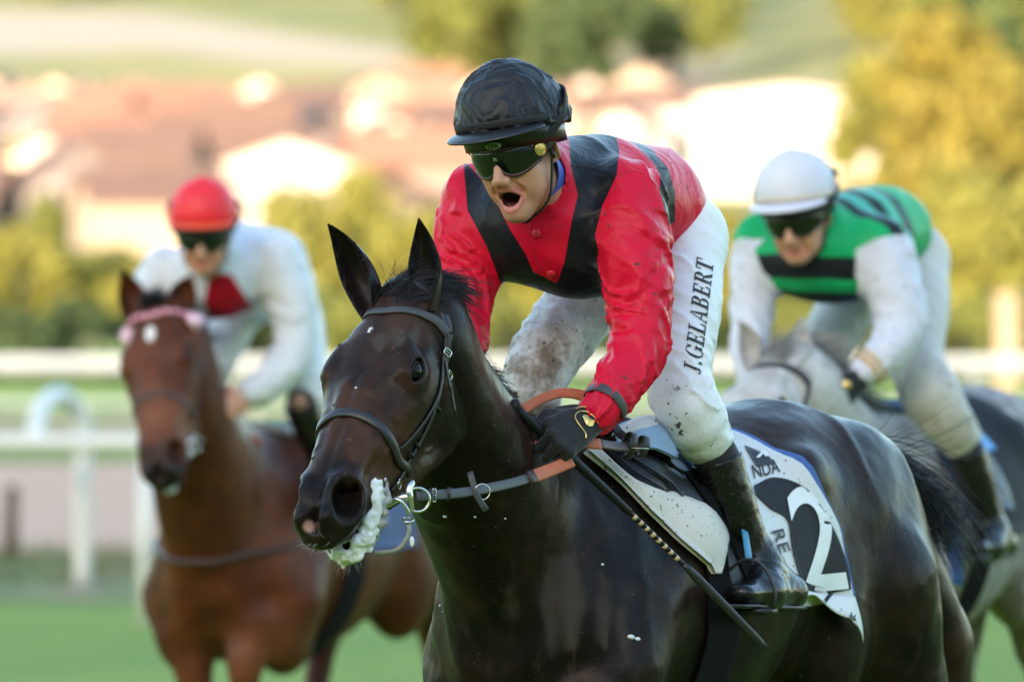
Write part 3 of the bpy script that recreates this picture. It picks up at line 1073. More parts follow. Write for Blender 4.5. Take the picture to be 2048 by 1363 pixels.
def folds_along(p, pts, rad, amp, twist, freq, seed):
    """slanting creases round a limb, strongest at its bends"""
    d, t = capsule_dist(p, pts, rad)
    pts = np.asarray(pts)
    i = np.clip(t.astype(int), 0, len(pts) - 2)
    ax = pts[i + 1] - pts[i]; ax /= np.linalg.norm(ax, axis=1)[:, None]
    base = pts[i] + (pts[i + 1] - pts[i]) * (t - i)[:, None]
    r = p - base
    ref = np.array([.3, -1, .2]); e1 = ref - ax * (ax @ ref)[:, None]; e1 /= np.linalg.norm(e1, axis=1)[:, None]
    e2 = np.cross(ax, e1)
    ang = np.arctan2((r * e2).sum(1), (r * e1).sum(1))
    L = np.concatenate([[0], np.cumsum(np.linalg.norm(np.diff(pts, axis=0), axis=1))])
    s = L[i] + (t - i) * (L[i + 1] - L[i])
    wob = vnoise(p, 9.0, seed)
    q1 = np.stack([s * freq + twist * ang + 1.1 * wob + seed, s * 3.0 + seed, ang * .45 + 3], -1)
    q2 = np.stack([s * freq * 1.5 - twist * .8 * ang + 1.4 * wob, s * 5.0 + seed, ang * .6 + 9], -1)
    q3 = np.stack([s * freq * 2.6 + twist * 2.2 * ang + wob, s * 7.0, ang * .8 + seed], -1)
    n1 = vnoise(q1, 1.0, seed * 3.7); n2 = vnoise(q2, 1.0, seed * 1.3 + 5); n3 = vnoise(q3, 1.0, 2.2)
    gate = .35 + .65 * sstep(-.3, .5, vnoise(p, 7.0, seed * 2.1))
    f = ((1 - np.abs(n1)) ** 4 * 1.2 + .6 * (1 - np.abs(n2)) ** 4 * gate + .22 * (1 - np.abs(n3)) ** 3 * gate) - .42
    return amp * f * sstep(.035, .0, np.abs(d))

def bbox(pts, m):
    pts = np.asarray(pts)
    return pts.min(0) - m, pts.max(0) + m

def build_jockey(J):
    """J: all joints as world points; see the three calls below"""
    foot = J['base']
    root = thing('person', J['label'], 'person', foot)
    h, hh = J['h'], J['hh']
    HMx = frame(J['F'], np.cross(J['U'], J['F']))
    HC = J['HC']; hs = J.get('hs', 1.0)
    hw = lambda q: (np.asarray(q, float) * hs) @ HMx.T + HC
    # --- body: head and neck finely, the rest (all of it under clothes but the bare hands) coarsely, one skin
    hinv = lambda q: ((np.asarray(q, float) - HC) @ HMx) / hs
    nend = J['torso'][0] + V(0, 0, .055)
    ne = hinv(nend); ne = V(-.034, 0, -.085) + unit(ne - V(-.034, 0, -.085)) * .10
    FF = face_field(hh, J['gape'], (ne[0], 0, ne[2]))
    fv, ff = FF.mesh(1)
    fl = fv * V(1, .93, 1); fv = hw(fl)
    lo, hi = bbox([*J['larm'], *J['rarm'], *J['torso'], *J['lleg'], *J['rleg'], J['lboot'][-1], J['rboot'][-1], J['lboot'][-2], J['rboot'][-2], HC], .14)
    hb = J.get('hbody', .012)
    B = Field(lo, hi, hb)
    B.chain(J['torso'], [r * .74 for r in J['torso_r']], k=.05)
    B.cone(hw((-.034, 0, -.085)), J['torso'][0], .054, .09, k=.05)
    for nm in ('larm', 'rarm'):
        B.chain(J[nm], [r * .62 for r in J[nm + '_r']], k=.03)
        B.cone(J[nm][0], J['torso'][0], .045, .06, k=.04)
    for nm in ('l', 'r'):
        B.chain(J[nm + 'leg'], [r * .74 for r in J[nm + 'leg_r']], k=.03)
        B.chain(J[nm + 'boot'], [r * .62 for r in J[nm + 'boot_r']], k=.02)
    bv, bf = B.mesh(1)
    parts = [(bv, bf), (fv, ff)]
    for hd in J.get('bare_hands', []):
        parts.append(hd)
    v, f = join_parts(*parts)
    beard = np.zeros(len(v)); lip = np.zeros(len(v)); mouth = np.zeros(len(v))
    s0 = len(bv); sl = slice(s0, s0 + len(fl))
    x, y, z = fl.T; g = J['gape']; ay = np.abs(y)
    nz = fbm(fl, 60, 2)
    beard[sl] = np.clip(sstep(-.066, -.095, z + .12 * ay) * (x > .0) * sstep(-.01, .03, x) * (.26 + .22 * nz), 0, .5)
    zc = -.072 - g * .5
    rr = np.sqrt((y / .0295) ** 2 + ((z - zc) / (.0165 + g * .85)) ** 2)
    lip[sl] = sstep(1.12, .95, rr) * (x > .07) * (.8 if g > .005 else .9)
    inner = np.sqrt((y / .0245) ** 2 + ((z - zc) / (.006 + g * .82)) ** 2)
    mouth[sl] = sstep(1.0, .8, inner) * (x < .094) * (x > .04) * (g > .005)
    mesh_obj('body', v, f, MAT['skin'], root, attrs={'beard': beard, 'lip': lip, 'mouth': mouth})
    if g > .005:
        tv, tf = ball(hw((.080, 0, -.086 - g * 1.1)), .019, 14, 8, HMx @ np.diag([1.0, .85, .45])); mesh_obj('tongue', tv, tf, MAT['mouth_red'], root)
        tt = []
        for i in range(-3, 4):
            a = i * .27
            tt.append(ball(hw((.092 * math.cos(a * .5) - .002, (.021 * math.sin(a)), -.0615 - .0012 * abs(i))), np.array([.0035, .0036, .0055]), 8, 6, HMx))
        tv, tf = cat_lists(tt); mesh_obj('teeth', tv, tf, MAT['tooth'], root)
    # --- jacket
    lo, hi = bbox([*J['larm'], *J['rarm'], *J['torso']], .19)
    T = Field(lo, hi, h)
    T.chain(J['torso'], J['torso_r'], k=.05)
    for c, r, M in J.get('torso_e', []):
        T.ell(c, r, M, k=.06)
    for nm in ('larm', 'rarm'):
        n = 12
        pts = list(smooth_path(J[nm], n)); rad = list(np.interp(np.linspace(0, len(J[nm]) - 1, n), range(len(J[nm])), J[nm + '_r']))
        J[nm + '_s'] = (pts, rad)
        T.chain(pts, rad, k=J.get('armk', .045))
    n0 = hw((-.030, 0, -.07)); nd = unit(nend - n0)
    T.cone(n0 + nd * .060, n0 + nd * .17, .073, .085, k=.03)
    T.cone(n0 + nd * .052, n0 + nd * .056, .073, .073, k=.004)
    T.cone(n0 - nd * .03, n0 + nd * .07, .066, .064, k=.004, op='sub')
    for nm in ('larm', 'rarm'):
        T.swell(lambda p, nm=nm: folds_along(p, *J[nm + '_s'], J['fold'], 1.35, 19, 2.0 if nm == 'larm' else 4.0), .03)
    T.swell(lambda p: J['fold'] * .75 * (1 - np.abs(vnoise(np.stack([p[:, 0] * 5 + p[:, 2] * 9, p[:, 1] * 4, p[:, 2] * 4 - p[:, 0] * 3], -1) + .6 * vnoise(p, 5)[:, None], 1.0, 2.0))) ** 4 - .0012, .03)
    jv, jf = T.mesh(1); del T
    attrs = J['pattern'](jv)
    jacket = mesh_obj('jacket', jv, jf, MAT[J['jacket']], root, attrs=attrs)
    J['jacket_surf'] = Surf(jv, jf)
    # --- breeches
    lo, hi = bbox([*J['lleg'], *J['rleg']], .16)
    T = Field(lo, hi, h)
    hipc = .5 * (J['lleg'][0] + J['rleg'][0])
    T.cone(J['lleg'][0], J['rleg'][0], J['lleg_r'][0] * 1.02, J['rleg_r'][0] * 1.02, k=.04)
    T.cone(hipc, J['torso'][-1], .105, J['torso_r'][-1] * .93, k=.05)
    for nm in ('lleg', 'rleg'):
        n = 12
        pts = list(smooth_path(J[nm], n)); rad = list(np.interp(np.linspace(0, len(J[nm]) - 1, n), range(len(J[nm])), J[nm + '_r']))
        J[nm + '_s'] = (pts, rad)
        T.chain(pts, rad, k=.03)
        T.swell(lambda p, nm=nm: folds_along(p, *J[nm + '_s'], J['fold'] * .55, .9, 20, 1.0 if nm == 'lleg' else 6.0), .03)
    for nm in ('lleg', 'rleg'):
        e = J[nm][-1]; dirv = unit(J[nm][-1] - J[nm][-2])
        # clean hem
        X = T.ax[0][:, None, None]; Y = T.ax[1][None, :, None]; Z = T.ax[2][None, None, :]
        dd = (X - e[0]) * dirv[0] + (Y - e[1]) * dirv[1] + (Z - e[2]) * dirv[2]
        near = (X - e[0]) ** 2 + (Y - e[1]) ** 2 + (Z - e[2]) ** 2 < .17 ** 2
        T.d = np.where(near, np.maximum(T.d, dd), T.d).astype(np.float32)
    pv, pf = T.mesh(1); del T
    muddy = np.zeros(len(pv))
    for nm in ('lleg', 'rleg'):
        d, t = capsule_dist(pv, *J[nm + '_s'])
        m = sstep(J[nm + '_mud'][0] * 11, J[nm + '_mud'][1] * 11, t) * J[nm + '_mud'][2]
        muddy = np.maximum(muddy, np.where(np.abs(d) < .05, m, 0))
    br = mesh_obj('breeches', pv, pf, MAT[J['breeches']], root, attrs={'muddy': muddy})
    J['breeches_surf'] = Surf(pv, pf)
    # --- boots
    for nm in ('l', 'r'):
        pts, rad = J[nm + 'boot'], J[nm + 'boot_r']
        lo, hi = bbox(pts, .10)
        T = Field(lo, hi, max(h * .8, .0035))
        n = len(pts)
        # shaft
        sp = smooth_path(pts[:-2], 9); sr = np.interp(np.linspace(0, n - 3, 9), range(n - 2), rad[:-2])
        T.chain(list(sp), list(sr), k=.02)
        heel, toe = pts[-2], pts[-1]
        side = np.cross(toe - heel, V(0, 0, 1))
        mid = .5 * heel + .5 * toe
        T.econe(heel, mid, (rad[-2] * .85, rad[-2]), (rad[-1] * 1.05, rad[-1] * 1.0), side, k=.03)
        T.econe(mid, toe, (rad[-1] * 1.05, rad[-1] * 1.0), (rad[-1] * .95, rad[-1] * .62), side, k=.03)
        T.cone(pts[-3], .4 * heel + .6 * toe, rad[-3], rad[-1] * .9, k=.04)
        T.cone(pts[-3], heel, rad[-3] * .95, rad[-2] * .9, k=.03)
        ank = pts[-3]
        T.swell(lambda p: .0045 * (1 - np.abs(vnoise(p * np.array([1, 1, 2.2]) + .2 * vnoise(p, 9)[:, None], 24, 1.7))) ** 3 * np.exp(-(np.linalg.norm(p - ank, axis=1) / .075) ** 2) + .0008 * fbm(p, 40, 2), .02)
        top = pts[0]; dirv = unit(pts[0] - pts[1])
        T.cut(top, dirv)
        ov, of = T.mesh(1); del T
        zz = np.clip((ov[:, 2] - min(heel[2], toe[2])) / (pts[0][2] - toe[2]), 0, 1)
        mud = np.clip(sstep(.05, .3, zz) * .95, .25, 1) * J.get('boot_mud', 1)
        bo = mesh_obj('boot', ov, of, MAT['boot_leather'], root, attrs={'muddy': mud})
        # dark sock cuff between breeches and boot
        c0 = pts[0] + dirv * .000; c1 = J[nm + 'leg'][-1] + unit(J[nm + 'leg'][-2] - J[nm + 'leg'][-1]) * .02
        tv, tf = tube(smooth_path([pts[0] - dirv * .02, pts[0], c1], 8), np.linspace(rad[0] * .96, J[nm + 'leg_r'][-1] * .90, 8), 24)
        mesh_obj('sock', tv, tf, MAT['boot_sock'], bo)
        # sole
        a = np.linspace(0, 1, 9); so = []
        d_ = unit(toe - heel); sd_ = unit(np.cross(d_, V(0, 0, 1))); dn = np.cross(sd_, d_); dn = dn if dn[2] < 0 else -dn
        pr = [(-.03, .55), (.0, .8), (.06, .72), (.12, .8), (.17, .95), (.21, .9), (.235, .6)]
        Lf = np.linalg.norm(toe - heel) + .03
        pth = [heel + d_ * (q / .21 * Lf) + dn * (rad[-2] * .86 + (rad[-1] * .62 - rad[-2] * .86) * np.clip(q / .2, 0, 1)) for q, _ in pr]
        sv, sf = strap(np.array(pth), dn, [2 * w_ * .036 for _, w_ in pr], .009)
        mesh_obj('sole', sv, sf, MAT['saddle_black'], bo)
    # --- helmet under its silk cap
    hl = []
    D = Field((-.18, -.15, -.02), (.18, .15, .26), J.get('hcap', .004), sym=True)
    er = J.get('cap_r', (.123, .112, .121)); CZ = .070
    D.ell((-.006, 0, CZ), er, k=.02)
    D.ell((-.026, 0, .054), (.108, .105, .100), k=.03)
    D.cut((0, 0, .050), (.26, 0, -1))
    if J['gape'] > .005:
        def crease(p):
            a = np.arctan2(p[:, 1], p[:, 0] + .006)
            ridge = np.exp(-(np.abs(((a / (np.pi / 3)) + .5) % 1.0 - .5) / .05) ** 2)
            low = sstep(.13, .04, p[:, 2])
            return .0022 * ridge + low * .009 * (1 - np.abs(vnoise(np.stack([np.cos(a) * 5, np.sin(a) * 5, p[:, 2] * 20], -1), 1.6, 4))) ** 3 + .0045 * (1 - np.abs(vnoise(p * np.array([1, 1, .45]) + .1 * vnoise(p, 14)[:, None], 22, 8))) ** 4 - .001
        D.swell(crease, .025)
    dv, df = D.mesh(1); del D
    hel = mesh_obj('helmet', hw(dv), df, MAT[J['cap']], root)
    # elastic band round the cap's foot
    an = np.linspace(0, 2 * np.pi, 48, endpoint=False)
    def rimpt(a, ex=0.0, z0=None):
        c, s = math.cos(a), math.sin(a)
        zz = .050 + .26 * (er[0] * c - .006) if z0 is None else z0
        k = math.sqrt(max(.05, 1 - ((zz + .006 - CZ) / er[2]) ** 2))
        return V(-.006 + (er[0] * k + ex) * c, (er[1] * k + ex) * s, zz)
    bpath = np.array([rimpt(a, .0025) + V(0, 0, .010) for a in an]); bn = np.array([V(math.cos(a), math.sin(a), 0) for a in an])
    sv, sf = strap(hw(bpath), bn @ HMx.T, .016 * hs, .003, closed=True)
    mesh_obj('cap_band', sv, sf, MAT[J.get('band', 'elastic')], hel)
    # peak
    pv_, pf_ = [], []
    na, nr = 25, 7
    for s_ in (0, 1):
        for i in range(na):
            a = R(-66) + R(132) * i / (na - 1)
            w_ = math.cos(a * 90 / 66) ** .55 if abs(a) < R(65.9) else 0
            for j in range(nr):
                q = j / (nr - 1)
                e = rimpt(a, -.004 + (.052 * w_ + .003) * q)
                pv_.append(e + V(0, 0, -.002 - .002 * q * w_ - .006 * q * q * w_ - (.004 if s_ else 0) + .003 * math.sin(q * 3.1)))
    o = na * nr
    for i in range(na - 1):
        for j in range(nr - 1):
            a = i * nr + j
            pf_.append((a, a + 1, a + nr + 1, a + nr)); pf_.append((o + a, o + a + nr, o + a + nr + 1, o + a + 1))
        a = i * nr + nr - 1; pf_.append((a, o + a, o + a + nr, a + nr))
        a = i * nr; pf_.append((a, a + nr, o + a + nr, o + a))
    mesh_obj('peak', hw(pv_), pf_, MAT[J['peak']], hel)
    bv_, bf_ = ball(hw((-.006, 0, CZ + er[2] + .001)), np.array([.013, .013, .005]) * hs, 14, 8, HMx); mesh_obj('cap_button', bv_, bf_, MAT[J['cap']], hel)
    # helmet shell rim below the cap: dark front with the maker's badge
    shell = []
    for zz_, ex in ((.052, -.006), (.034, -.010), (.010, -.011)):
        shell.append([hw(rimpt(a, ex) + V(0, 0, zz_ - .056)) for a in an])
    sv = np.array(sum(shell, [])); n = len(an); sf = []
    for r_ in range(2):
        for i in range(n):
            k = (i + 1) % n; sf.append((r_ * n + i, r_ * n + k, (r_ + 1) * n + k, (r_ + 1) * n + i))
    rim = mesh_obj('helmet_rim', sv, sf, MAT['cap_peak'], hel)
    m = rim.modifiers.new('thickness', 'SOLIDIFY'); m.thickness = .006
    # --- goggles
    gl = thing_part('goggles', root)
    ng, nk_ = 27, 9
    def gpt(a, q, ex=0.0):
        zz = .031 - q
        rx = .116 - .10 * (1 - math.cos(a)) * .1
        return V(-.006 + (rx + ex) * math.cos(a) * .985, (.090 + ex) * math.sin(a) * 1.02, zz)
    amax = R(64)
    def gedge(a):
        t = abs(a) / amax
        top = .000 + .004 * t
        bot = .058 - .014 * math.exp(-(a / R(9)) ** 2) + .004 * math.exp(-((abs(a) - R(28)) / R(14)) ** 2) - .020 * t ** 3
        return top, bot
    lv, lf = [], []
    for i in range(ng):
        a = -amax + 2 * amax * i / (ng - 1)
        t0, b0 = gedge(a)
        for j in range(nk_):
            q = j / (nk_ - 1)
            bul = .004 * math.sin(q * math.pi)
            lv.append(gpt(a, t0 + (b0 - t0) * q, bul))
    for i in range(ng - 1):
        for j in range(nk_ - 1):
            a = i * nk_ + j; lf.append((a, a + nk_, a + nk_ + 1, a + 1))
    lens = mesh_obj('lens', hw(lv), lf, MAT['goggle_lens'], gl)
    m = lens.modifiers.new('thickness', 'SOLIDIFY'); m.thickness = .002
    edge = [gpt(-amax + 2 * amax * i / 40, gedge(-amax + 2 * amax * i / 40)[0]) for i in range(41)] + [gpt(amax - 2 * amax * i / 40, gedge(amax - 2 * amax * i / 40)[1]) for i in range(41)]
    tv, tf = tube(hw(np.array(edge)), .0042 * hs, 8, closed=True); mesh_obj('frame', tv, tf, MAT['goggle_frame'], gl)
    # side pieces and the strap round the helmet
    for s_ in (1, -1):
        c = gpt(s_ * R(70), .018, -.001); nrm = V(.30, s_ * .95, 0)
        cv, cf = ball(hw(c), np.array([.024, .004, .018]) * hs, 16, 8, HMx @ frame((.92, -s_ * .38, 0), (s_ * .38, .92, 0))); mesh_obj('side_piece', cv, cf, MAT['cap_peak'], gl)
    spath = np.array([gpt(R(a), .012 - .070 * min(1, (a - 64) / 45.0), .006 + .026 * min(1, (a - 64) / 26.0)) for a in np.linspace(64, 180, 22)])
    spath = np.concatenate([spath, (spath * V(1, -1, 1))[::-1][1:]])
    sn = np.array([unit(q * V(1, 1, 0)) for q in spath])
    sv, sf = strap(hw(spath), sn @ HMx.T, .020 * hs, .003); mesh_obj('goggle_strap', sv, sf, MAT['elastic'], gl)
    # chin strap
    for s_ in (1, -1):
        cp = hw(np.array([(.004, s_ * .083, .035), (.010, s_ * .084, .0), (.018, s_ * .077, -.045), (.032, s_ * .055, -.10 - J['gape'] * .7), (.048, 0, -.132 - J['gape'])]) )
        cp = smooth_path(cp, 16)
        sv, sf = strap(cp, unit(hw((.0, s_ * .1, -.03)) - hw((0, 0, -.03))), .009 * hs, .003); mesh_obj('chin_strap', sv, sf, MAT['elastic'], hel)
    return root, hw, HMx, jacket, hel, gl

def thing_part(name, root):
    """an Empty that is a part: parents the sub-parts"""
    o = bpy.data.objects.new(name, None); o.empty_display_size = .05
    COL.objects.link(o); o.location = root.location
    adopt(o, root)
    return o

def fist_mesh(wrist, knuckles, curl_dir, palm_dir, h=.0025, fr=.0105, tip=.0095, thumb=None, cuff=None):
    """closed hand: palm, four bent fingers of unequal length, thumb along the first one"""
    pts = [wrist, *knuckles]
    lo, hi = bbox(pts, .09)
    F = Field(lo, hi, h)
    kc = np.mean(knuckles, 0)
    row = unit(knuckles[-1] - knuckles[0])
    fw = unit(kc - wrist)
    nrm = unit(np.cross(row, fw))
    if np.dot(nrm, palm_dir) > 0: nrm = -nrm         # back of the hand
    for i, k in enumerate(knuckles):
        F.cone(wrist + row * (i - 1.5) * .012, k, .017, .0135, k=.016)
    F.ell(.5 * wrist + .5 * kc - nrm * .008, (.040, .036, .020), frame(fw, row), k=.02)
    ln = [.040, .045, .042, .034]
    for i, k in enumerate(knuckles):
        a = k
        b = a + (unit(fw * .45 - nrm * .9 + np.asarray(curl_dir) * .3)) * ln[i]
        c = b + unit(-fw * .75 - nrm * .55) * ln[i] * .62
        d = c + unit(-fw * .8 + nrm * .5) * ln[i] * .42
        F.chain([a, b, c, d], [fr * 1.12, fr, fr * .95, tip], k=.004)
        F.ell(a + nrm * .003, (.0125, .0115, .010), frame(fw, row), k=.006)
    t0 = wrist + fw * .025 - row * .018 - nrm * .006
    if thumb is None:
        thumb = [t0, knuckles[0] - fw * .022 - row * .022 - nrm * .016, knuckles[0] + fw * .006 - row * .014 - nrm * .034, knuckles[0] - row * .002 - nrm * .044 + fw * .018]
    F.chain(thumb, [.018, .0135, .012, .0095], k=.008)
    if cuff is not None:
        F.cone(wrist, cuff[0], cuff[1], cuff[2], k=.012)
    F.swell(lambda p: .0009 * fbm(p, 70, 2), .01)
    return F.mesh(1)
# ------------------------------------------------------------------ helpers for tack, print and hair
CAMP = np.array([0, -CAM_D, CAM_Z])
def hit(surf, u, v, off=0.0, fallY=None):
    """the spot of a finished skin that shows at (u, v)"""
    c, n = surf.ray(CAMP, unit(P(u, v, 0) - CAMP))
    if c is None or (fallY is not None and c[1] > fallY + .25):
        c, n = surf.near(P(u, v, 0 if fallY is None else fallY))
    if np.dot(n, CAMP - c) < 0: n = -n
    return c + n * off, n

def ruled(surf, e1, e2, n, m, off, thick, name, mat, parent, bulge=0.0, wav=0.0, fallY=None):
    """cloth or leather between two outlines, lying on a skin, with thickness"""
    A = smooth_path([(*q, 0) for q in e1], n)[:, :2]; B = smooth_path([(*q, 0) for q in e2], n)[:, :2]
    top, bot = [], []
    for i in range(n):
        for j in range(m):
            t = j / (m - 1)
            u, v = A[i] * (1 - t) + B[i] * t
            c, nn = hit(surf, u, v, 0, fallY)
            o = off + bulge * math.sin(math.pi * t) + wav * vnoise(c[None] * 22)[0]
            bot.append(c + nn * o); top.append(c + nn * (o + thick))
    v_ = np.array(bot + top); k = n * m; f = []
    for i in range(n - 1):
        for j in range(m - 1):
            a = i * m + j
            f.append((a, a + 1, a + m + 1, a + m)); f.append((k + a, k + a + m, k + a + m + 1, k + a + 1))
        for a in (i * m, i * m + m - 1): f.append((a, a + m, k + a + m, k + a))
    for j in range(m - 1):
        for a in (j, (n - 1) * m + j): f.append((a, a + 1, k + a + 1, k + a))
    return mesh_obj(name, v_, f, mat, parent)

def text_mesh(s, shear=0.0, bold=0.0, fine=.12):
    """letters as a flat mesh, baseline from x=0, cap height about .7"""
    cu = bpy.data.curves.new('letters', 'FONT'); cu.body = s; cu.shear = shear; cu.offset = bold
    o = bpy.data.objects.new('letters', cu); COL.objects.link(o)
    dg = bpy.context.evaluated_depsgraph_get()
    me = bpy.data.meshes.new_from_object(o.evaluated_get(dg))
    bm = bmesh.new(); bm.from_mesh(me)
    bmesh.ops.triangulate(bm, faces=bm.faces)
    for _ in range(4):
        ed = [e for e in bm.edges if e.calc_length() > fine]
        if not ed: break
        bmesh.ops.subdivide_edges(bm, edges=ed, cuts=1)
        bmesh.ops.triangulate(bm, faces=[f for f in bm.faces if len(f.verts) > 3])
    bm.verts.index_update()
    v = np.array([x.co[:] for x in bm.verts]); f = [tuple(q.index for q in p.verts) for p in bm.faces]
    bm.free()
    bpy.data.objects.remove(o); bpy.data.curves.remove(cu); bpy.data.meshes.remove(me)
    return v, f

def print_on(surf, s, corner, name, mat, parent, off=.002, shear=0, bold=0, serif=False, fallY=None):
    """lay letters on a skin; corner: px of (0,0), (width,0), (0,height)"""
    v, f = text_mesh(s, shear, bold)
    if serif:
        # little slab feet on the uprights
        ex = []
        for (x0, x1, y) in serif:
            ex.append(([(x0, y - .022, 0), (x1, y - .022, 0), (x1, y + .022, 0), (x0, y + .022, 0)], [(0, 1, 2, 3)]))
        if ex:
            sv, sf = cat_lists(ex); nb = len(v); v = np.concatenate([v, sv]); f = f + [tuple(i + nb for i in q) for q in sf]
    o = np.array(corner[0], float); a = np.array(corner[1], float) - o; b = np.array(corner[2], float) - o
    w, h = v[:, 0].max(), v[:, 1].max()
    out = []
    for p in v:
        u, vv = o + a * (p[0] / w) + b * (p[1] / h)
        out.append(hit(surf, u, vv, off, fallY)[0])
    return mesh_obj(name, np.array(out), f, mat, parent)

def buckle(c, M, w, h, r, name, parent):
    """rectangular frame with a tongue"""
    p = [(-w, -h), (w, -h), (w, h), (-w, h)]
    path = np.array([c + M[:, 0] * a + M[:, 1] * b for a, b in p])
    pts = []
    for i in range(4):
        for t in (.12, .5, .88): pts.append(path[i] * (1 - t) + path[(i + 1) % 4] * t)
    parts = [tube(np.array(pts), r, 6, closed=True), tube(np.array([c - M[:, 0] * w, c + M[:, 0] * w * 1.2 + M[:, 2] * r]), r * .7, 6)]
    v, f = cat_lists(parts)
    return mesh_obj(name, v, f, MAT['steel'], parent)
# ------------------------------------------------------------------ the place: ground, track, rails, hill, town, trees
def dpt(u, v, d):
    """point at distance d from the camera"""
    return P(u, v, d - CAM_D)

def place_mats():
    m = NM('turf', (.08, .16, .02), .85)
    a = m.noise(.35, 4, .6); b = m.noise(6, 4, .6); c = m.noise(60, 3, .7)
    col = m.mix(m.ramp(a, .35, .65), (.125, .235, .006), (.185, .29, .012))
    col = m.mix(m.ramp(b, .45, .75), col, (.25, .28, .03))
    col = m.mix(m.ramp(c, .4, .8), col, (.115, .185, .008))
    m.set('Base Color', col); m.bump(c, .8, .03); MAT['turf'] = m.m
    m = NM('verge', (.14, .17, .05), .9)
    col = m.mix(m.ramp(m.noise(1.6, 4, .65), .35, .65), (.085, .16, .03), (.24, .20, .10))
    m.set('Base Color', col); m.bump(m.noise(30, 4), .8, .05); MAT['verge'] = m.m
    m = NM('sand', (.40, .30, .25), .95)
    col = m.mix(m.noise(2.2, 5, .6), (.43, .265, .18), (.53, .34, .24))
    m.set('Base Color', col); m.bump(m.noise(18, 4), .7, .03); MAT['sand'] = m.m
    simple('rail_white', (.60, .61, .60), .4, nscale=4, namt=.06)
    # far hillside: pasture, mown hay field, scrub, as one terrain cover
    m = NM('hill_cover', (.2, .2, .05), .95)
    col = m.mix(m.ramp(m.noise(.012, 4, .6), .38, .62), (.16, .17, .035), (.26, .22, .06))
    col = m.mix(m.ramp(m.noise(.05, 3, .6), .5, .7), col, (.10, .12, .03))
    col = m.mix(m.attr('hay'), col, (.34, .28, .20))
    m.set('Base Color', col); MAT['hill_cover'] = m.m
    for k, col in (('wall_white', (.43, .39, .355)), ('wall_cream', (.27, .215, .17)), ('wall_pink', (.235, .165, .14)), ('wall_grey', (.155, .135, .135))):
        m = simple(k, col, .85, nscale=.6, namt=.08)
    for k, col in (('roof_brown', (.12, .07, .052)), ('roof_terracotta', (.21, .105, .07)), ('roof_slate', (.085, .07, .08))):
        m = simple(k, col, .8, nscale=1.2, namt=.25); w = m.wave(1.4, .3, axis='Z'); m.bump(w, .5, .05)
    simple('window_glass', (.03, .035, .045), .1, spec=.8); simple('window_frame', (.5, .42, .36), .6)
    for k, a, b in (('leaf_yellow', (.155, .135, .018), (.22, .17, .023)), ('leaf_lime', (.15, .15, .024), (.22, .205, .034)), ('leaf_green', (.09, .115, .022), (.17, .175, .032)), ('leaf_dark', (.028, .055, .018), (.055, .085, .025))):
        m = NM(k, a, .7)
        col = m.mix(m.ramp(m.noise(1.1, 4, .6), .35, .65), a, b); m.set('Base Color', col)
        m.set('Transmission Weight', 0.0)
        tr = m.n('ShaderNodeBsdfTranslucent'); m.lk(col, tr.inputs['Color'])
        mx = m.n('ShaderNodeMixShader'); mx.inputs[0].default_value = .3
        out = [n for n in m.t.nodes if n.type == 'OUTPUT_MATERIAL'][0]
        m.lk(m.b.outputs[0], mx.inputs[1]); m.lk(tr.outputs[0], mx.inputs[2]); m.lk(mx.outputs[0], out.inputs['Surface'])
        MAT[k] = m.m
    simple('bark', (.09, .065, .045), .9, nscale=6, namt=.4, bump=(14, .8, .05))
    simple('stone_pale', (.26, .19, .14), .85, nscale=4, namt=.1)
    simple('concrete', (.34, .33, .31), .85, nscale=.5, namt=.12); simple('stand_roof', (.30, .31, .33), .6, nscale=.3, namt=.1); simple('stand_wall', (.62, .60, .56), .85, nscale=.4, namt=.06); simple('seat_plastic', (.10, .14, .22), .5)
place_mats()

def terrain_z(x, d):
    z = np.interp(d, [0, 330, 420, 520, 900, 1300, 1700, 2400, 4500], [0, 0, 2.0, 6.5, 26.0, 60.0, 92.0, 175.0, 260.0])
    w = np.clip((d - 380) / 400, 0, 1)
    return z + w * (1.6 * np.sin(x * .011 + 1.0) + 1.0 * np.sin(x * .027 + d * .006))

# ground: one sheet that rises into the hill
xs_ = np.concatenate([np.linspace(-1500, -170, 16), np.linspace(-150, 150, 31), np.linspace(170, 1500, 16)])
ds_ = np.concatenate([np.linspace(-900, -60, 8), np.linspace(-40, 330, 30), np.linspace(345, 2600, 70), np.linspace(2800, 4500, 6)])
G = np.array([[(x, d - CAM_D, terrain_z(x, d)) for x in xs_] for d in ds_])
nr, nc = G.shape[:2]
split = int(np.searchsorted(ds_, 335))
def sheet(g, name, mat, attrs=None):
    a, b = g.shape[:2]
    f = [(i * b + j, i * b + j + 1, (i + 1) * b + j + 1, (i + 1) * b + j) for i in range(a - 1) for j in range(b - 1)]
    o = mesh_obj(name, g.reshape(-1, 3), f, mat, attrs=attrs); o['kind'] = 'structure'
    return o
sheet(G[:split + 1], 'ground', MAT['turf'])
hg = G[split:]
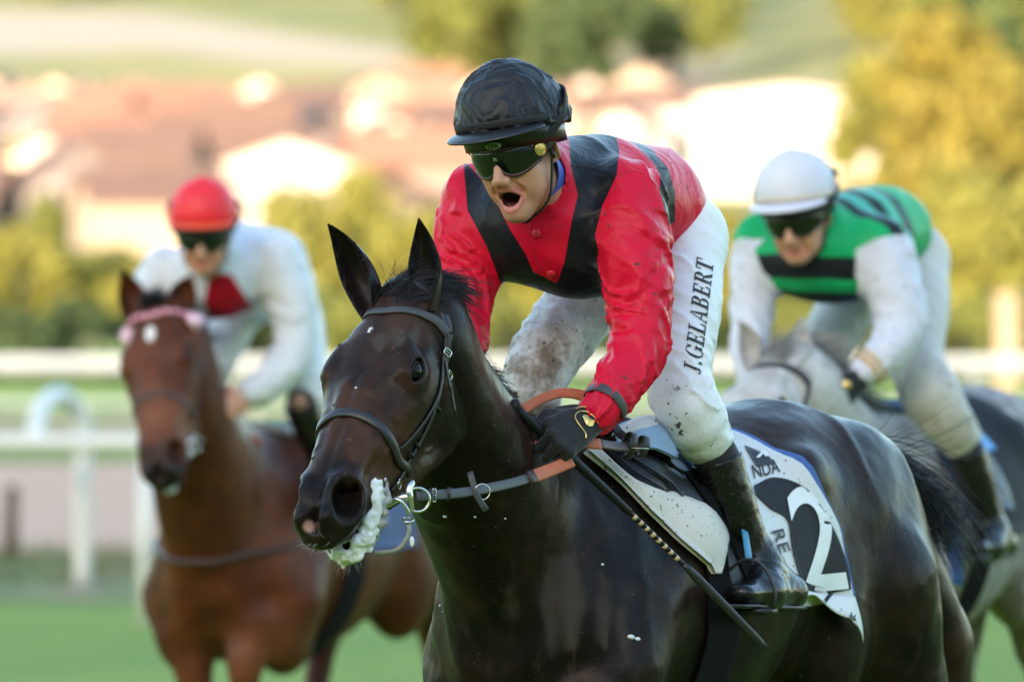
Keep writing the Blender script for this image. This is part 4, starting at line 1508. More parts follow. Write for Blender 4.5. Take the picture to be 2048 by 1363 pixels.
# finer hill grid so that the hay field has an outline
hx = np.linspace(-420, 420, 200); hd = np.linspace(ds_[split], 2600, 170)
HG = np.array([[(x, d - CAM_D, terrain_z(x, d)) for x in hx] for d in hd])
uv = proj(HG.reshape(-1, 3))
hay = poly_sd(uv, [(-900, -40), (0, 18), (330, 28), (600, 70), (800, 98), (835, 135), (560, 128), (300, 100), (0, 110), (-900, 90)])
hay = sstep(-6, 6, hay)
hay2 = sstep(-6, 6, poly_sd(uv, [(1220, 100), (1330, 70), (1480, 120), (1430, 175), (1300, 185), (1200, 140)])) * .55
sheet(HG, 'hill', MAT['hill_cover'], {'hay': np.maximum(hay, hay2)})
for side in (-1, 1):
    sx = np.linspace(420, 1500, 10) * side
    if side < 0: sx = sx[::-1]
    S_ = np.array([[(x, d - CAM_D, terrain_z(x, d)) for x in sx] for d in hd])
    sheet(S_, 'hillside', MAT['hill_cover'], {'hay': np.zeros(S_.shape[0] * S_.shape[1])})
cx_ = np.linspace(-2600, 2600, 40); cd_ = np.linspace(2590, 4600, 12)
sheet(np.array([[(x, d - CAM_D, terrain_z(x, d) - .5) for x in cx_] for d in cd_]), 'far_hills', MAT['hill_cover'], {'hay': np.zeros(480)})

def strip(name, mat, d0, d1, z, x0=-160, x1=160, n=40):
    g = np.array([[(x, d - CAM_D, z) for x in np.linspace(x0, x1, n)] for d in (d0, d1)])
    return sheet(g, name, mat)
strip('verge', MAT['verge'], 44.5, 54, .006)
strip('sand_track', MAT['sand'], 54, 87, .012)
strip('verge', MAT['verge'], 87, 89.5, .006)
strip('sand_path', MAT['sand'], 112, 124, .012)

# grass of the verge: tufts, uncountable
rg = np.random.default_rng(21)
n = 5000
rt = np.stack([rg.uniform(-6.5, 6.5, n), rg.uniform(46.8, 54, n) - CAM_D, np.zeros(n)], -1)
v, f = strands(rt, np.tile(V(0, 0, 1), (n, 1)) + rg.normal(0, .35, (n, 3)), rg.uniform(.06, .22, n), .006, grav=.5, curl=.4, seg=3, seed=3)
tag(mesh_obj('grass_tufts', v, f, MAT['verge']), 'rough grass growing along the foot of the white rail', 'grass', kind='stuff')

# running rails
def rail_tube(name, parent, d, z, r, x0, x1):
    v, f = tube(np.array([(x, d - CAM_D, z) for x in np.linspace(x0, x1, 30)]), r, 12)
    return mesh_obj(name, v, f, MAT['rail_white'], parent)
near_rail = thing('running_rail', 'white running rail with curved gooseneck posts along the near edge of sand track', 'rail', (0, 46 - CAM_D, 0))
v, f = tube(np.array([(x, 46 - CAM_D, .985) for x in np.linspace(-45, 45, 60)]), .052, 16); mesh_obj('rail_tube', v * V(1, 1, 1), f, MAT['rail_white'], near_rail)
for k in range(-6, 8):
    x = (165 - 1024) * 47 / FPX + k * 6.1
    c = V(x, 47.0 - CAM_D, 0)
    pth = smooth_path([c, c + V(0, 0, .6), c + V(0, 0, 1.08), c + V(-.05, -.06, 1.22), c + V(-.14, -.25, 1.29), c + V(-.22, -.55, 1.24), c + V(-.25, -.82, 1.12), c + V(-.25, -.98, .99)], 30)
    v, f = tube(pth, .055, 12); po = mesh_obj('post', v, f, MAT['rail_white'], near_rail)
    v, f = box(c[0], c[1], .02, .2, .2, .04); mesh_obj('foot_plate', v, f, MAT['concrete'], po)
far_rail = thing('outer_rail', 'white two-bar rail on the far side of the sand track', 'rail', (0, 90 - CAM_D, 0))
for z, r in ((1.16, .07), (.70, .045)):
    rail_tube('rail_bar', far_rail, 90, z, r, -80, 80)
for k in range(-16, 17):
    v, f = tube(np.array([(k * 4.6 + 1.3, 90.15 - CAM_D, -.05), (k * 4.6 + 1.3, 90.15 - CAM_D, .6), (k * 4.6 + 1.3, 90.15 - CAM_D, 1.2)]), .07, 10); mesh_obj('post', v, f, MAT['rail_white'], far_rail)
back_rail = thing('back_rail', 'pale distant rail in front of the dark hedge', 'rail', (0, 128 - CAM_D, 0))
rail_tube('rail_bar', back_rail, 128, 1.0, .08, -60, 60)
for k in range(-12, 13):
    v, f = tube(np.array([(k * 5.0, 128.1 - CAM_D, -.05), (k * 5.0, 128.1 - CAM_D, 1.0)]), .06, 8); mesh_obj('post', v, f, MAT['rail_white'], back_rail)
# marker post left of the bay horse
c = dpt(287, 1250, 41.2); c[2] = 0
mp = thing('marker_post', 'slim white marker post standing beside the bay horse chest', 'post', c)
v, f = tube(np.array([c, c + V(0, 0, .5), c + V(.01, 0, .98)]), .036, 12); mesh_obj('post', v, f, MAT['rail_white'], mp)
v, f = ball(c + V(.01, 0, .98), .038, 12, 8); mesh_obj('cap', v, f, MAT['rail_white'], mp)
c = dpt(22, 1130, 52.5); c[2] = 0
mp = thing('marker_post', 'short dark post at the edge of the sand track near left frame edge', 'post', c)
v, f = tube(np.array([c, c + V(0, 0, .25), c + V(.01, 0, .5)]), [.06, .055, .05], 10); mesh_obj('post', v, f, MAT['bark'], mp)
v, f = ball(c + V(.01, 0, .5), .055, 12, 8); mesh_obj('cap', v, f, MAT['bark'], mp)

# ------------------------------------------------------------------ trees: trunk with limbs, crown of leaf-sized faces
def leaf_cloud(centres, radii, n, size, seed):
    rg = np.random.default_rng(seed)
    ids = rg.integers(0, len(centres), n)
    d = rg.normal(0, 1, (n, 3)); d /= np.linalg.norm(d, axis=1)[:, None]
    c = np.asarray(centres)[ids] + d * (np.asarray(radii)[ids] * rg.uniform(.55, 1.05, n) ** .6)[:, None]
    a = rg.normal(0, 1, (n, 3)); a /= np.linalg.norm(a, axis=1)[:, None]
    b = np.cross(a, d + rg.normal(0, .5, (n, 3))); b /= np.linalg.norm(b, axis=1)[:, None] + 1e-9
    s = size * rg.uniform(.6, 1.4, n)
    q = np.stack([c - a * s[:, None], c + b * s[:, None] * .55, c + a * s[:, None], c - b * s[:, None] * .55], 1).reshape(-1, 3)
    f = np.arange(4 * n).reshape(n, 4)
    return q, f
def tree_proto(H_, W_, trunk_h, nblob, nleaf, leaf, seed, conic=0.0):
    rg = np.random.default_rng(seed)
    cs, rs = [], []
    for i in range(nblob):
        t = rg.uniform(0, 1)
        a = rg.uniform(0, 2 * np.pi)
        prof = (math.sin(math.pi * (.12 + .80 * t)) ** .7) * (1 - conic * t)
        rad = W_ * prof * math.sqrt(rg.uniform(.05, 1)) * .75
        cs.append(V(rad * math.cos(a), rad * math.sin(a), trunk_h + (H_ - trunk_h) * (.06 + .88 * t)))
        rs.append(W_ * rg.uniform(.22, .38) * (1 - .45 * conic * t))
    cv, cf = leaf_cloud(cs, rs, nleaf, leaf, seed)
    tr = [tube(smooth_path([(0, 0, -.2), (W_ * .02, 0, trunk_h * .6), (0, W_ * .03, trunk_h + (H_ - trunk_h) * .55)], 10), np.linspace(H_ * .024, H_ * .007, 10), 8)]
    for i in range(7):
        e = cs[i % len(cs)]; b = V(0, 0, trunk_h * rg.uniform(.75, 1.2))
        tr.append(tube(smooth_path([b, .5 * (b + e) + V(0, 0, .06 * H_ * .3), e], 6), np.linspace(H_ * .010, H_ * .003, 6), 6))
    tv, tf = cat_lists(tr)
    return (cv, cf), (tv, tf)
PROTO = {}
def plant(kind, leafmat, loc, sc, rz, label, cat='tree', group=None, name='tree', sx=1.0):
    key = (kind, leafmat)
    if key not in PROTO:
        spec = dict(round=(8, 3.4, 1.9, 34, 4200, .30, 1), tall=(12, 2.9, 2.0, 42, 5200, .30, 2), shrub=(2.4, 1.35, .25, 18, 1600, .13, 3), cone=(11, 2.6, 1.2, 36, 4200, .28, 4), wood=(9, 3.6, 2.2, 30, 2200, .45, 5))[kind]
        (cv, cf), (tv, tf) = tree_proto(*spec, conic=.8 if kind == 'cone' else 0.0)
        mc = bpy.data.meshes.new('crown'); mc.from_pydata(cv.tolist(), [], cf.tolist()); mc.materials.append(MAT[leafmat])
        mt = bpy.data.meshes.new('trunk'); mt.from_pydata(tv.tolist(), [], tf); mt.materials.append(MAT['bark'])
        PROTO[key] = (mc, mt)
    mc, mt = PROTO[key]
    o = thing(name, label, cat, loc, group)
    o.rotation_euler = (0, 0, rz); o.scale = (sc * sx, sc * sx, sc)
    for nm, me in (('crown', mc), ('trunk', mt)):
        c = bpy.data.objects.new(nm, me); COL.objects.link(c); c.parent = o
    return o
rg = np.random.default_rng(31)
# dark hedge of shrubs behind the rails
k = 0
for u in np.linspace(-120, 2200, 26):
    d = 192 + rg.uniform(-4, 4); c = dpt(u, 700, d); c[2] = 0
    dark = u < 520 or 1150 < u < 1400
    plant('shrub', 'leaf_dark' if dark else 'leaf_green', c, rg.uniform(.75, 1.0), rg.uniform(0, 6), 'dark green shrub in the hedge row behind the rails' if dark else 'mid green shrub in the hedge row behind the rails', 'shrub', 'hedge shrubs behind the rails', 'shrub', 1.15)
# lime and olive trees behind the hedge: (u, top v, distance, kind, leaf)
TR = [(40, 470, 250, 'round', 'leaf_lime'), (190, 505, 262, 'round', 'leaf_green'), (330, 520, 240, 'round', 'leaf_lime'), (470, 470, 270, 'round', 'leaf_green'), (610, 395, 255, 'round', 'leaf_lime'), (720, 335, 280, 'tall', 'leaf_lime'),
      (840, 440, 248, 'round', 'leaf_lime'), (960, 400, 275, 'round', 'leaf_green'), (1080, 430, 250, 'round', 'leaf_lime'), (1210, 450, 262, 'round', 'leaf_lime'), (1330, 400, 280, 'round', 'leaf_green'), (1440, 430, 255, 'round', 'leaf_lime'),
      (1560, 470, 300, 'round', 'leaf_green'), (1700, 430, 262, 'round', 'leaf_lime'), (1770, 110, 250, 'tall', 'leaf_lime'), (1890, 20, 236, 'tall', 'leaf_yellow'), (1985, 120, 228, 'tall', 'leaf_yellow'), (2075, 190, 238, 'tall', 'leaf_lime'), (1830, 330, 215, 'round', 'leaf_yellow'), (1950, 360, 212, 'round', 'leaf_lime'), (2050, 380, 214, 'round', 'leaf_lime')]
LEAFWORD = dict(leaf_lime='lime green', leaf_green='olive green', leaf_yellow='golden yellow', leaf_dark='dark green')
WHERE = ['at the far left edge', 'left of the red cap', 'behind the red cap', 'right of the white jacket', 'between white jacket and black helmet', 'tallest left of the black helmet', 'left of the dark horse ears', 'behind the black helmet', 'under the red jacket chest', 'behind the red sleeve', 'behind the white breeches', 'left of the white cap', 'behind the white cap', 'behind the green jacket', 'left of the golden group', 'tallest of the golden group', 'right part of the golden group', 'at the far right edge', 'low before the golden group', 'low at the right behind the pillar', 'low at the right frame edge']
for (u, vt, d, kind, leaf), w_ in zip(TR, WHERE):
    c = dpt(u, vt, d); ht = c[2]; c[2] = 0
    h0 = dict(round=8, tall=12)[kind]
    plant(kind, leaf, c, ht / h0, rg.uniform(0, 6), 'blurred %s tree %s' % (LEAFWORD[leaf], w_), 'tree', 'trees behind the hedge', sx=1.0 if kind == 'tall' else max(1.0, 1.5 * h0 / ht * .55))
# trees between the houses and woods on the hill
for (u, v, d, kind, leaf, sc, w_) in [(95, 345, 480, 'round', 'leaf_green', .62, 'before the houses at far left'), (60, 360, 470, 'round', 'leaf_green', .5, 'lower of two before the left houses'), (400, 372, 470, 'round', 'leaf_green', .56, 'just above the red cap'), (430, 380, 462, 'round', 'leaf_dark', .42, 'right above the red cap'),
        (1330, 330, 520, 'round', 'leaf_lime', .6, 'left of the long white building'), (1750, 300, 470, 'round', 'leaf_lime', .7, 'right of the long white building'), (700, 420, 420, 'round', 'leaf_lime', .7, 'at the foot of the town'), (250, 300, 545, 'round', 'leaf_green', .6, 'between houses left of the gabled white house'), (820, 300, 600, 'round', 'leaf_lime', .7, 'between houses beside the black helmet'), (1180, 300, 640, 'round', 'leaf_green', .7, 'between houses right of the black helmet'), (690, 250, 640, 'round', 'leaf_dark', .55, 'between houses left of the black helmet'), (20, 250, 620, 'round', 'leaf_lime', .6, 'between the upper houses at far left'), (1270, 300, 560, 'round', 'leaf_lime', .8, 'above the red jacket back')]:
    c = dpt(u, v, d); c[2] = terrain_z(c[0], d) - .2
    plant(kind, leaf, c, sc, rg.uniform(0, 6), 'blurred %s tree %s' % (LEAFWORD[leaf], w_), 'tree', 'trees among the houses')
k = 0
for i in range(150):
    u = rg.uniform(780, 2150); d = rg.uniform(930, 1380)
    if u < 900 and d < 1150: continue
    c = dpt(u, 50, d); c[2] = terrain_z(c[0], d) - .5
    leaf = ['leaf_dark', 'leaf_green', 'leaf_lime'][int(rg.choice([0, 1, 2], p=[.5, .35, .15]))]
    if vnoise(np.array([[u * .006, d * .002, 3.0]]))[0] < -.25: continue
    plant('wood', leaf, c, rg.uniform(1.2, 2.0), rg.uniform(0, 6), 'far blurred %s tree in the hillside wood' % LEAFWORD[leaf], 'tree', 'trees of the hillside wood')
for i in range(26):
    u = rg.uniform(-200, 760); d = rg.uniform(1290, 1420)
    c = dpt(u, 10, d); c[2] = terrain_z(c[0], d) - .5
    leaf = ['leaf_green', 'leaf_lime'][i % 2]
    plant('wood', leaf, c, rg.uniform(1.1, 1.7), rg.uniform(0, 6), 'far blurred %s tree above the hay field' % LEAFWORD[leaf], 'tree', 'trees above the hay field')

# ------------------------------------------------------------------ town on the slope
HOUSE = {}
def house_meshes(w, dp, h, rh):
    key = (w, dp, h, rh)
    if key in HOUSE: return HOUSE[key]
    wall_v = [(-w, -dp, -3), (w, -dp, -3), (w, dp, -3), (-w, dp, -3), (-w, -dp, h), (w, -dp, h), (w, dp, h), (-w, dp, h), (0, -dp, h + rh), (0, dp, h + rh)]
    wall_f = [(0, 1, 5, 8, 4), (1, 2, 6, 5), (2, 3, 7, 9, 6), (3, 0, 4, 7)]
    o, t = .5, .22
    sl = rh / w
    rv = []
    for s in (-1, 1):
        for y in (-dp - o, dp + o):
            for lift in (0.02, t):
                rv += [(0, y, h + rh + lift), (s * (w + o), y, h - sl * o + lift)]
    rf = []
    for s in (0, 8):
        a = s
        rf += [(a + 2, a + 3, a + 7, a + 6), (a, a + 4, a + 5, a + 1), (a + 1, a + 5, a + 7, a + 3), (a, a + 1, a + 3, a + 2), (a + 4, a + 6, a + 7, a + 5)]
    def me(n, v, f):
        m = bpy.data.meshes.new(n); m.from_pydata([tuple(q) for q in v], [], f); return m
    wv, wf = box(0, 0, 0, 1.15, .12, 1.35); cv_, cf_ = box(0, 0, 0, .8, .8, 1.8)
    sv_, sf_ = box(0, 0, 0, 1.4, .10, 1.6)
    HOUSE[key] = (me('wall', wall_v, wall_f), me('roof', rv, rf), me('window', sv_, sf_), me('pane', wv, wf), me('chimney', cv_, cf_))
    return HOUSE[key]
WALLS = ['wall_white', 'wall_cream', 'wall_pink', 'wall_grey']; ROOFS = ['roof_brown', 'roof_terracotta', 'roof_slate']
WN = dict(wall_white='white', wall_cream='cream', wall_pink='pinkish', wall_grey='greyish'); RN = dict(roof_brown='brown', roof_terracotta='terracotta', roof_slate='dark slate')
MC = {}
def with_mat(me, mat):
    if (me.name, mat) not in MC:
        m = me.copy(); m.materials.append(MAT[mat]); MC[(me.name, mat)] = m
    return MC[(me.name, mat)]
SEEN = {}
def house(u, d, size, wallm, roofm, rz, label, storeys=2, name='house'):
    SEEN[label] = SEEN.get(label, 0) + 1
    if SEEN[label] > 1: label = label.replace('blurred', 'second' if SEEN[label] == 2 else 'third')
    w, dp, h, rh = size
    c = dpt(u, 300, d); c[2] = terrain_z(c[0], d)
    o = thing(name, label, 'house' if name == 'house' else 'building', c, 'houses of the hillside town')
    o.rotation_euler = (0, 0, rz)
    mw, mr, mwin, mpane, mch = house_meshes(*size)
    def part(n, me, mat, loc=(0, 0, 0), par=o, rot=0):
        q = bpy.data.objects.new(n, with_mat(me, mat)); COL.objects.link(q); q.parent = par; q.location = loc; q.rotation_euler = (0, 0, rot); return q
    part('wall', mw, wallm); r_ = part('roof', mr, roofm)
    part('chimney', mch, 'wall_grey', (w * .4, dp * .3, h + rh * .75), r_)
    nw = max(2, int(w / 1.6))
    for s in range(storeys):
        for i in range(nw):
            x = -w + 2 * w * (i + .5) / nw
            q = part('window', mwin, 'window_frame', (x, -dp - .03, 1.6 + s * 2.8)); part('pane', mpane, 'window_glass', (0, -.03, 0), q)
    return o
rg = np.random.default_rng(44)
ROWN = {0: 'lowest', 1: 'second', 2: 'third', 3: 'fourth', 4: 'top'}
def zone(u):
    for lim, w_ in ((130, 'at the left frame edge'), (330, 'left above the red cap'), (480, 'above the red cap'), (640, 'right above the red cap'), (800, 'left of the black helmet'), (900, 'beside the black helmet'), (1130, 'behind the black helmet'), (1320, 'above the red jacket'), (9999, 'right of the red jacket')):
        if u < lim: return w_
row = 0
for d, v0 in ((470, 0), (560, 0), (650, 0), (745, 0), (850, 0)):
    step = 178 * 560 / d
    u = -120 + rg.uniform(0, 120)
    while u < 1330 if d > 600 else u < 900:
        sz = (float(rg.choice([3.4, 4.0, 4.8])), 4.4, float(rg.choice([4.0, 4.6, 5.2])), float(rg.choice([2.2, 2.8])))
        wm = WALLS[int(rg.choice(4, p=[.45, .28, .17, .10]))]; rm_ = ROOFS[int(rg.choice(3, p=[.5, .35, .15]))]
        house(u, d + rg.uniform(-22, 22), sz, wm, rm_, rg.uniform(-.35, .35) + (math.pi / 2 if rg.random() < .6 else 0), 'blurred %s house with %s roof, %s row of town, %s' % (WN[wm], RN[rm_], ROWN[row], zone(u)))
        u += step * rg.uniform(.8, 1.25)
    row += 1
# the large gabled white house and the long white block further right
house(575, 520, (6.2, 6.0, 5.4, 2.2), 'wall_white', 'roof_brown', 0.0, 'large bright white gabled house in the middle of the town left of the black helmet')
house(1560, 640, (8.0, 6.0, 8.6, 1.0), 'wall_white', 'roof_slate', 0.04, 'long bright white building behind the white cap', 2, 'block')
# the same hedge, trees and town carry on beyond both edges of the view
rg = np.random.default_rng(91)
for sgn, us, word in ((-1, np.linspace(-210, -1500, 14), 'left'), (1, np.linspace(2290, 3500, 14), 'right')):
    for u in us:
        c = dpt(u, 700, 192 + rg.uniform(-4, 4)); c[2] = 0
        plant('shrub', 'leaf_green', c, rg.uniform(.75, 1.0), rg.uniform(0, 6), 'green shrub of the hedge row beyond the %s edge of view' % word, 'shrub', 'hedge shrubs beyond the %s edge' % word, 'shrub', 1.15)
    for u in us[1::2] + rg.uniform(-40, 40, 7):
        c = dpt(u, rg.uniform(340, 500), rg.uniform(240, 280)); ht = c[2]; c[2] = 0
        lf = ['leaf_lime', 'leaf_green', 'leaf_yellow'][int(rg.integers(0, 3))]
        plant('round', lf, c, ht / 8, rg.uniform(0, 6), '%s tree behind the hedge beyond the %s edge of view' % (LEAFWORD[lf], word), 'tree', 'trees beyond the %s edge' % word, sx=1.3)
    for d in (500, 600, 700, 800):
        for u in us[::3] + rg.uniform(-60, 60, 5):
            wm = WALLS[int(rg.choice(4, p=[.45, .28, .17, .10]))]; rm_ = ROOFS[int(rg.choice(3, p=[.5, .35, .15]))]
            o = house(float(u), d + rg.uniform(-20, 20), (5.4, 5.0, 5.4, 2.2), wm, rm_, rg.uniform(-.35, .35) + (math.pi / 2 if rg.random() < .6 else 0), 'house')
            o['label'] = '%s house with %s roof in the town beyond the %s edge of view' % (WN[wm], RN[rm_], word); o['group'] = 'houses beyond the %s edge' % word
# pale gate pillar by the trees at right
c = dpt(2012, 690, 184); c[2] = 0
pl = thing('gate_pillar', 'pale stone gate pillar under the golden trees at right frame edge', 'pillar', c)
v, f = box(c[0], c[1], 1.15, .48, .48, 2.3); mesh_obj('shaft', v, f, MAT['stone_pale'], pl, smooth=False)
v, f = box(c[0], c[1], 2.36, .62, .62, .12); mesh_obj('cap', v, f, MAT['stone_pale'], pl, smooth=False)
v, f = box(c[0], c[1], .12, .6, .6, .24); mesh_obj('base', v, f, MAT['stone_pale'], pl, smooth=False)

# ------------------------------------------------------------------ unseen stand added behind the camera so that its shade covers the track
gs = thing('shade_stand', 'unseen roofed stand added behind the camera to shade the track', 'shade_stand', (-20, -58, 0))
X0, X1 = -150.0, 110.0; xm, xl = (X0 + X1) / 2, X1 - X0
for i in range(9):
    v, f = box(xm, -50 - i * .9, .40 + i * .30, xl, .9, .8 + i * .6); mesh_obj('tier', v, f, MAT['concrete'], gs, smooth=False)
    v, f = box(xm, -50.15 - i * .9, .80 + i * .6 + .12, xl - 4, .35, .22); mesh_obj('seat_row', v, f, MAT['seat_plastic'], gs, smooth=False)
v, f = box(xm, -59.0, 9.2, xl, .6, 18.4); mesh_obj('back_wall', v, f, MAT['stand_wall'], gs, smooth=False)
v, f = box(xm, -56, 18.8, xl + 6, 9, .6); mesh_obj('roof', v, f, MAT['stand_roof'], gs, smooth=False)
for i in range(12):
    v, f = box(X0 + 8 + i * (xl - 16) / 11, -54.5, 10.8, .6, .6, 15.6); mesh_obj('column', v, f, MAT['concrete'], gs, smooth=False)
# ------------------------------------------------------------------ the dark winner
H1 = Horse((.135, .10), (-.545, -.839))
H1.set_head(P(792, 590, -.55), (-.30, -.56, -.772), (.866, -.5, .077), 1.0)
def tan1(p, nz):
    x, y, z = p.T
    ay = np.abs(y)
    t = .75 * np.exp(-(((x - .40) / .09) ** 2 + ((ay - .055) / .03) ** 2)) + .5 * np.exp(-(((x - .10) / .05) ** 2 + ((ay - .06) / .04) ** 2)) * (z > -.06)
    t += .45 * np.exp(-(((x - .02) / .05) ** 2)) * (z > -.05) + .35 * np.exp(-(((x - .27) / .06) ** 2 + ((ay - .03) / .03) ** 2))
    t += .30 * np.exp(-(((x - .30) / .16) ** 2)) * (z > -.10)
    return np.clip(t * 1.4 * (.8 + .8 * nz) * sstep(.50, .43, x), 0, .85)
LEGS1 = legs_for(((.22, .12), (.0, .25), (-.12, .22)), ((.05, .05), (.02, .1), (.0, .08)), ((-.30, .02), (-.55, .02), (-.62, .0)), ((.20, .02), (.25, .0), (.27, .0)))
up = V(0, 0, 1)
EARS1 = [((.022, .062, -.035), P(838, 436, -.54), (-.35, -1, -.1), 0, .038, .25),
         ((.022, -.062, -.035), P(656, 447, -.50), (-.55, -.85, -.1), 0, .040, .25)]
SWEAT = [[(1092, 1112), (1150, 1098), (1174, 1180), (1163, 1290), (1100, 1318), (1082, 1220)], [(1200, 1140), (1224, 1158), (1212, 1292), (1184, 1294)], [(1238, 1222), (1255, 1196), (1264, 1322), (1247, 1336)], [(742, 678), (788, 656), (818, 668), (800, 692), (758, 698)], [(1010, 1180), (1030, 1120), (1040, 1230), (1022, 1300)], [(1700, 1010), (1716, 1000), (1726, 1180), (1708, 1200)]]
def dust1(v):
    uv = proj(v); n = fbm(v * V(1, 1, .3), 40, 3)
    d = np.max([poly_sd(uv, q) for q in SWEAT], 0)
    return np.clip(sstep(-7, 9, d + 6 * n) * (.55 + .35 * n), 0, .8)
horse1, S1, BODY1 = build_horse(H1, 'near-black racehorse with foam at its mouth carrying number 2', 'coat_black', LEGS1, .0085, .0034,
    [(-.02, 0, 1.46), (.17, .0, 1.50), (.34, .01, 1.545), (.50, .02, 1.645), (.63, .03, 1.735)],
    [(.20, 0, 1.15), (.30, 0, 1.28), (.42, .012, 1.42), (.54, .025, 1.54)],
    gape=.016, tanfn=tan1, ears=EARS1, pink=True, dust=dust1, star=(.108, -.012, .0085, .0055))

# short soft fuzz inside and along the ears
rgf = np.random.default_rng(77)
for eo in [c for c in horse1.children if c.name.startswith('ear')]:
    ev = np.array([x.co[:] for x in eo.data.vertices]) + np.array(eo.location) + np.array(horse1.location)
    ns, nt = 22, 17; inn = ev[ns * nt:].reshape(ns, nt, 3); mid = inn.mean(1)
    rt, dr = [], []
    for k in range(420):
        i = rgf.integers(1, 17); j = rgf.choice([0, 0, 1, 2, 3, nt - 4, nt - 3, nt - 2, nt - 1, nt - 1])
        rt.append(inn[i, j] + rgf.normal(0, .001, 3)); dr.append(unit(mid[min(i + 3, ns - 1)] - inn[i, j] + 1e-6) + unit(inn[min(i + 2, ns - 1), j] - inn[i, j] + 1e-6) * .9 + rgf.normal(0, .3, 3))
    v, f = strands(rt, dr, rgf.uniform(.006, .018, len(rt)), .00055, grav=.2, curl=.4, seg=3, seed=8)
    tag(mesh_obj('ear_fuzz', v, f, MAT['hair_black'], eo), kind='stuff')
# ------------------------------------------------------------------ jockey of the dark horse
J1 = dict(
    label='shouting jockey in red and black silks and black helmet on the dark horse',
    base=(P(1309, 475, .4)[0], .4, 0), h=.0046, hh=.0023, hcap=.003, gape=.018, hs=1.0, hbody=.011,
    HC=P(1034, 297, -.14), U=unit(V(-.27, -.30, .92)), F=unit(V(-.39, -.86, -.34)),
    torso=[P(1108, 418, .06), P(1195, 404, .20), P(1288, 412, .35), P(1312, 432, .42)], torso_r=[.142, .148, .132, .115],
    torso_e=[(P(1045, 462, .06), (.13, .10, .105), None), (P(1160, 488, .06), (.115, .11, .118), None)],
    larm=[P(1245, 402, .01), P(1268, 520, -.06), P(1284, 668, -.10), P(1240, 765, -.19), P(1196, 824, -.235)], larm_r=[.090, .074, .064, .052, .041],
    rarm=[P(955, 408, .12), P(932, 500, .08), P(930, 620, .03), P(922, 720, -.06), P(880, 800, -.13)], rarm_r=[.082, .066, .050, .045, .040],
    lleg=[P(1366, 480, .36), P(1368, 620, .22), P(1358, 740, .11), P(1378, 822, .08), P(1424, 893, .13)], lleg_r=[.092, .078, .066, .074, .052],
    rleg=[P(1258, 488, .46), P(1150, 625, .38), P(1066, 758, .28), P(1075, 860, .33)], rleg_r=[.092, .083, .072, .052],
    lleg_mud=(.45, .95, .75), rleg_mud=(.05, .6, 1.3),
    lboot=[P(1432, 916, .135), P(1455, 990, .15), P(1485, 1065, .18), P(1517, 1132, .205), P(1582, 1184, .26), P(1480, 1186, .04)], lboot_r=[.058, .056, .049, .042, .034, .036],
    rboot=[P(1082, 885, .34), P(1105, 960, .36), P(1140, 1040, .40), P(1175, 1110, .44), P(1215, 1150, .50), P(1120, 1165, .28)], rboot_r=[.058, .056, .049, .040, .036, .034],
    fold=.0105, armk=.035, jacket='silk_red_black', breeches='breeches_white', cap='cap_silk', peak='cap_peak')

def c3(pts):                     # outline points noted on an enlargement of the jacket
    return [(860 + x / 2.1983, 230 + y / 2.1983) for x, y in pts]
BRACES = [c3([(600, 30), (612, 130), (618, 225), (650, 350), (622, 470), (590, 650), (558, 738), (455, 690), (420, 610), (350, 500), (306, 412), (270, 330), (150, 200), (150, 250), (165, 420), (240, 560), (268, 625), (330, 790), (450, 840), (600, 870), (640, 880), (800, 880), (775, 705), (742, 610), (726, 525), (758, 400), (822, 262), (832, 150), (812, 75), (760, 20)]),
          c3([(770, 50), (900, 128), (985, 215), (1010, 260), (1012, 345), (1052, 485), (1078, 470), (1078, 340), (1050, 240), (975, 150), (850, 72), (800, 45)])]
def pat1(v):
    uv = proj(v)
    d = np.max([poly_sd(uv, b) for b in BRACES], 0) / 940.0
    dl, _ = capsule_dist(v, J1['larm'][1:], J1['larm_r'][1:])
    return {'stripe': np.where(dl < .004, -.01, d)}
J1['pattern'] = pat1
jockey1, hw1, HM1, jacket1, helmet1, goggles1 = build_jockey(J1)
JS1, BS1 = J1['jacket_surf'], J1['breeches_surf']
# ------------------------------------------------------------------ hair of the dark horse
def hair(name, roots, dirs, length, rad, mat, parent, **kw):
    v, f = strands(roots, dirs, length, rad, **kw)
    return tag(mesh_obj(name, v, f, MAT[mat], parent), kind='stuff')

rg = np.random.default_rng(3)
# forelock: one lock swept up and over between the ears, with loose ends
n = 900
lx = rg.uniform(-.035, .030, n); ly = rg.normal(0, .017, n)
rt = H1.hw(np.stack([lx, ly, np.full(n, -.006)], -1))
lock = rg.integers(0, 14, n); ld = rg.normal(0, .16, (14, 3)); ll = rg.uniform(.7, 1.25, 14)
dr = np.tile(V(.42, -.05, .50), (n, 1)) + ld[lock] + rg.normal(0, .05, (n, 3)) + np.stack([ly * 6, 0 * ly, 0 * ly], -1)
hair('forelock', rt, dr, rg.uniform(.07, .105, n) * ll[lock], .0010, 'hair_black', horse1, grav=.75, curl=.10, seg=8, seed=4, wind=(.95, .45, 0))
n = 60
rt = H1.hw(np.stack([rg.uniform(-.03, .03, n), rg.normal(0, .02, n), np.full(n, -.002)], -1))
hair('forelock', rt, np.tile(V(.1, 0, .6), (n, 1)) + rg.normal(0, .35, (n, 3)), rg.uniform(.06, .14, n), .0007, 'hair_black', horse1, grav=.5, curl=.4, seed=5, wind=(.4, .2, 0))
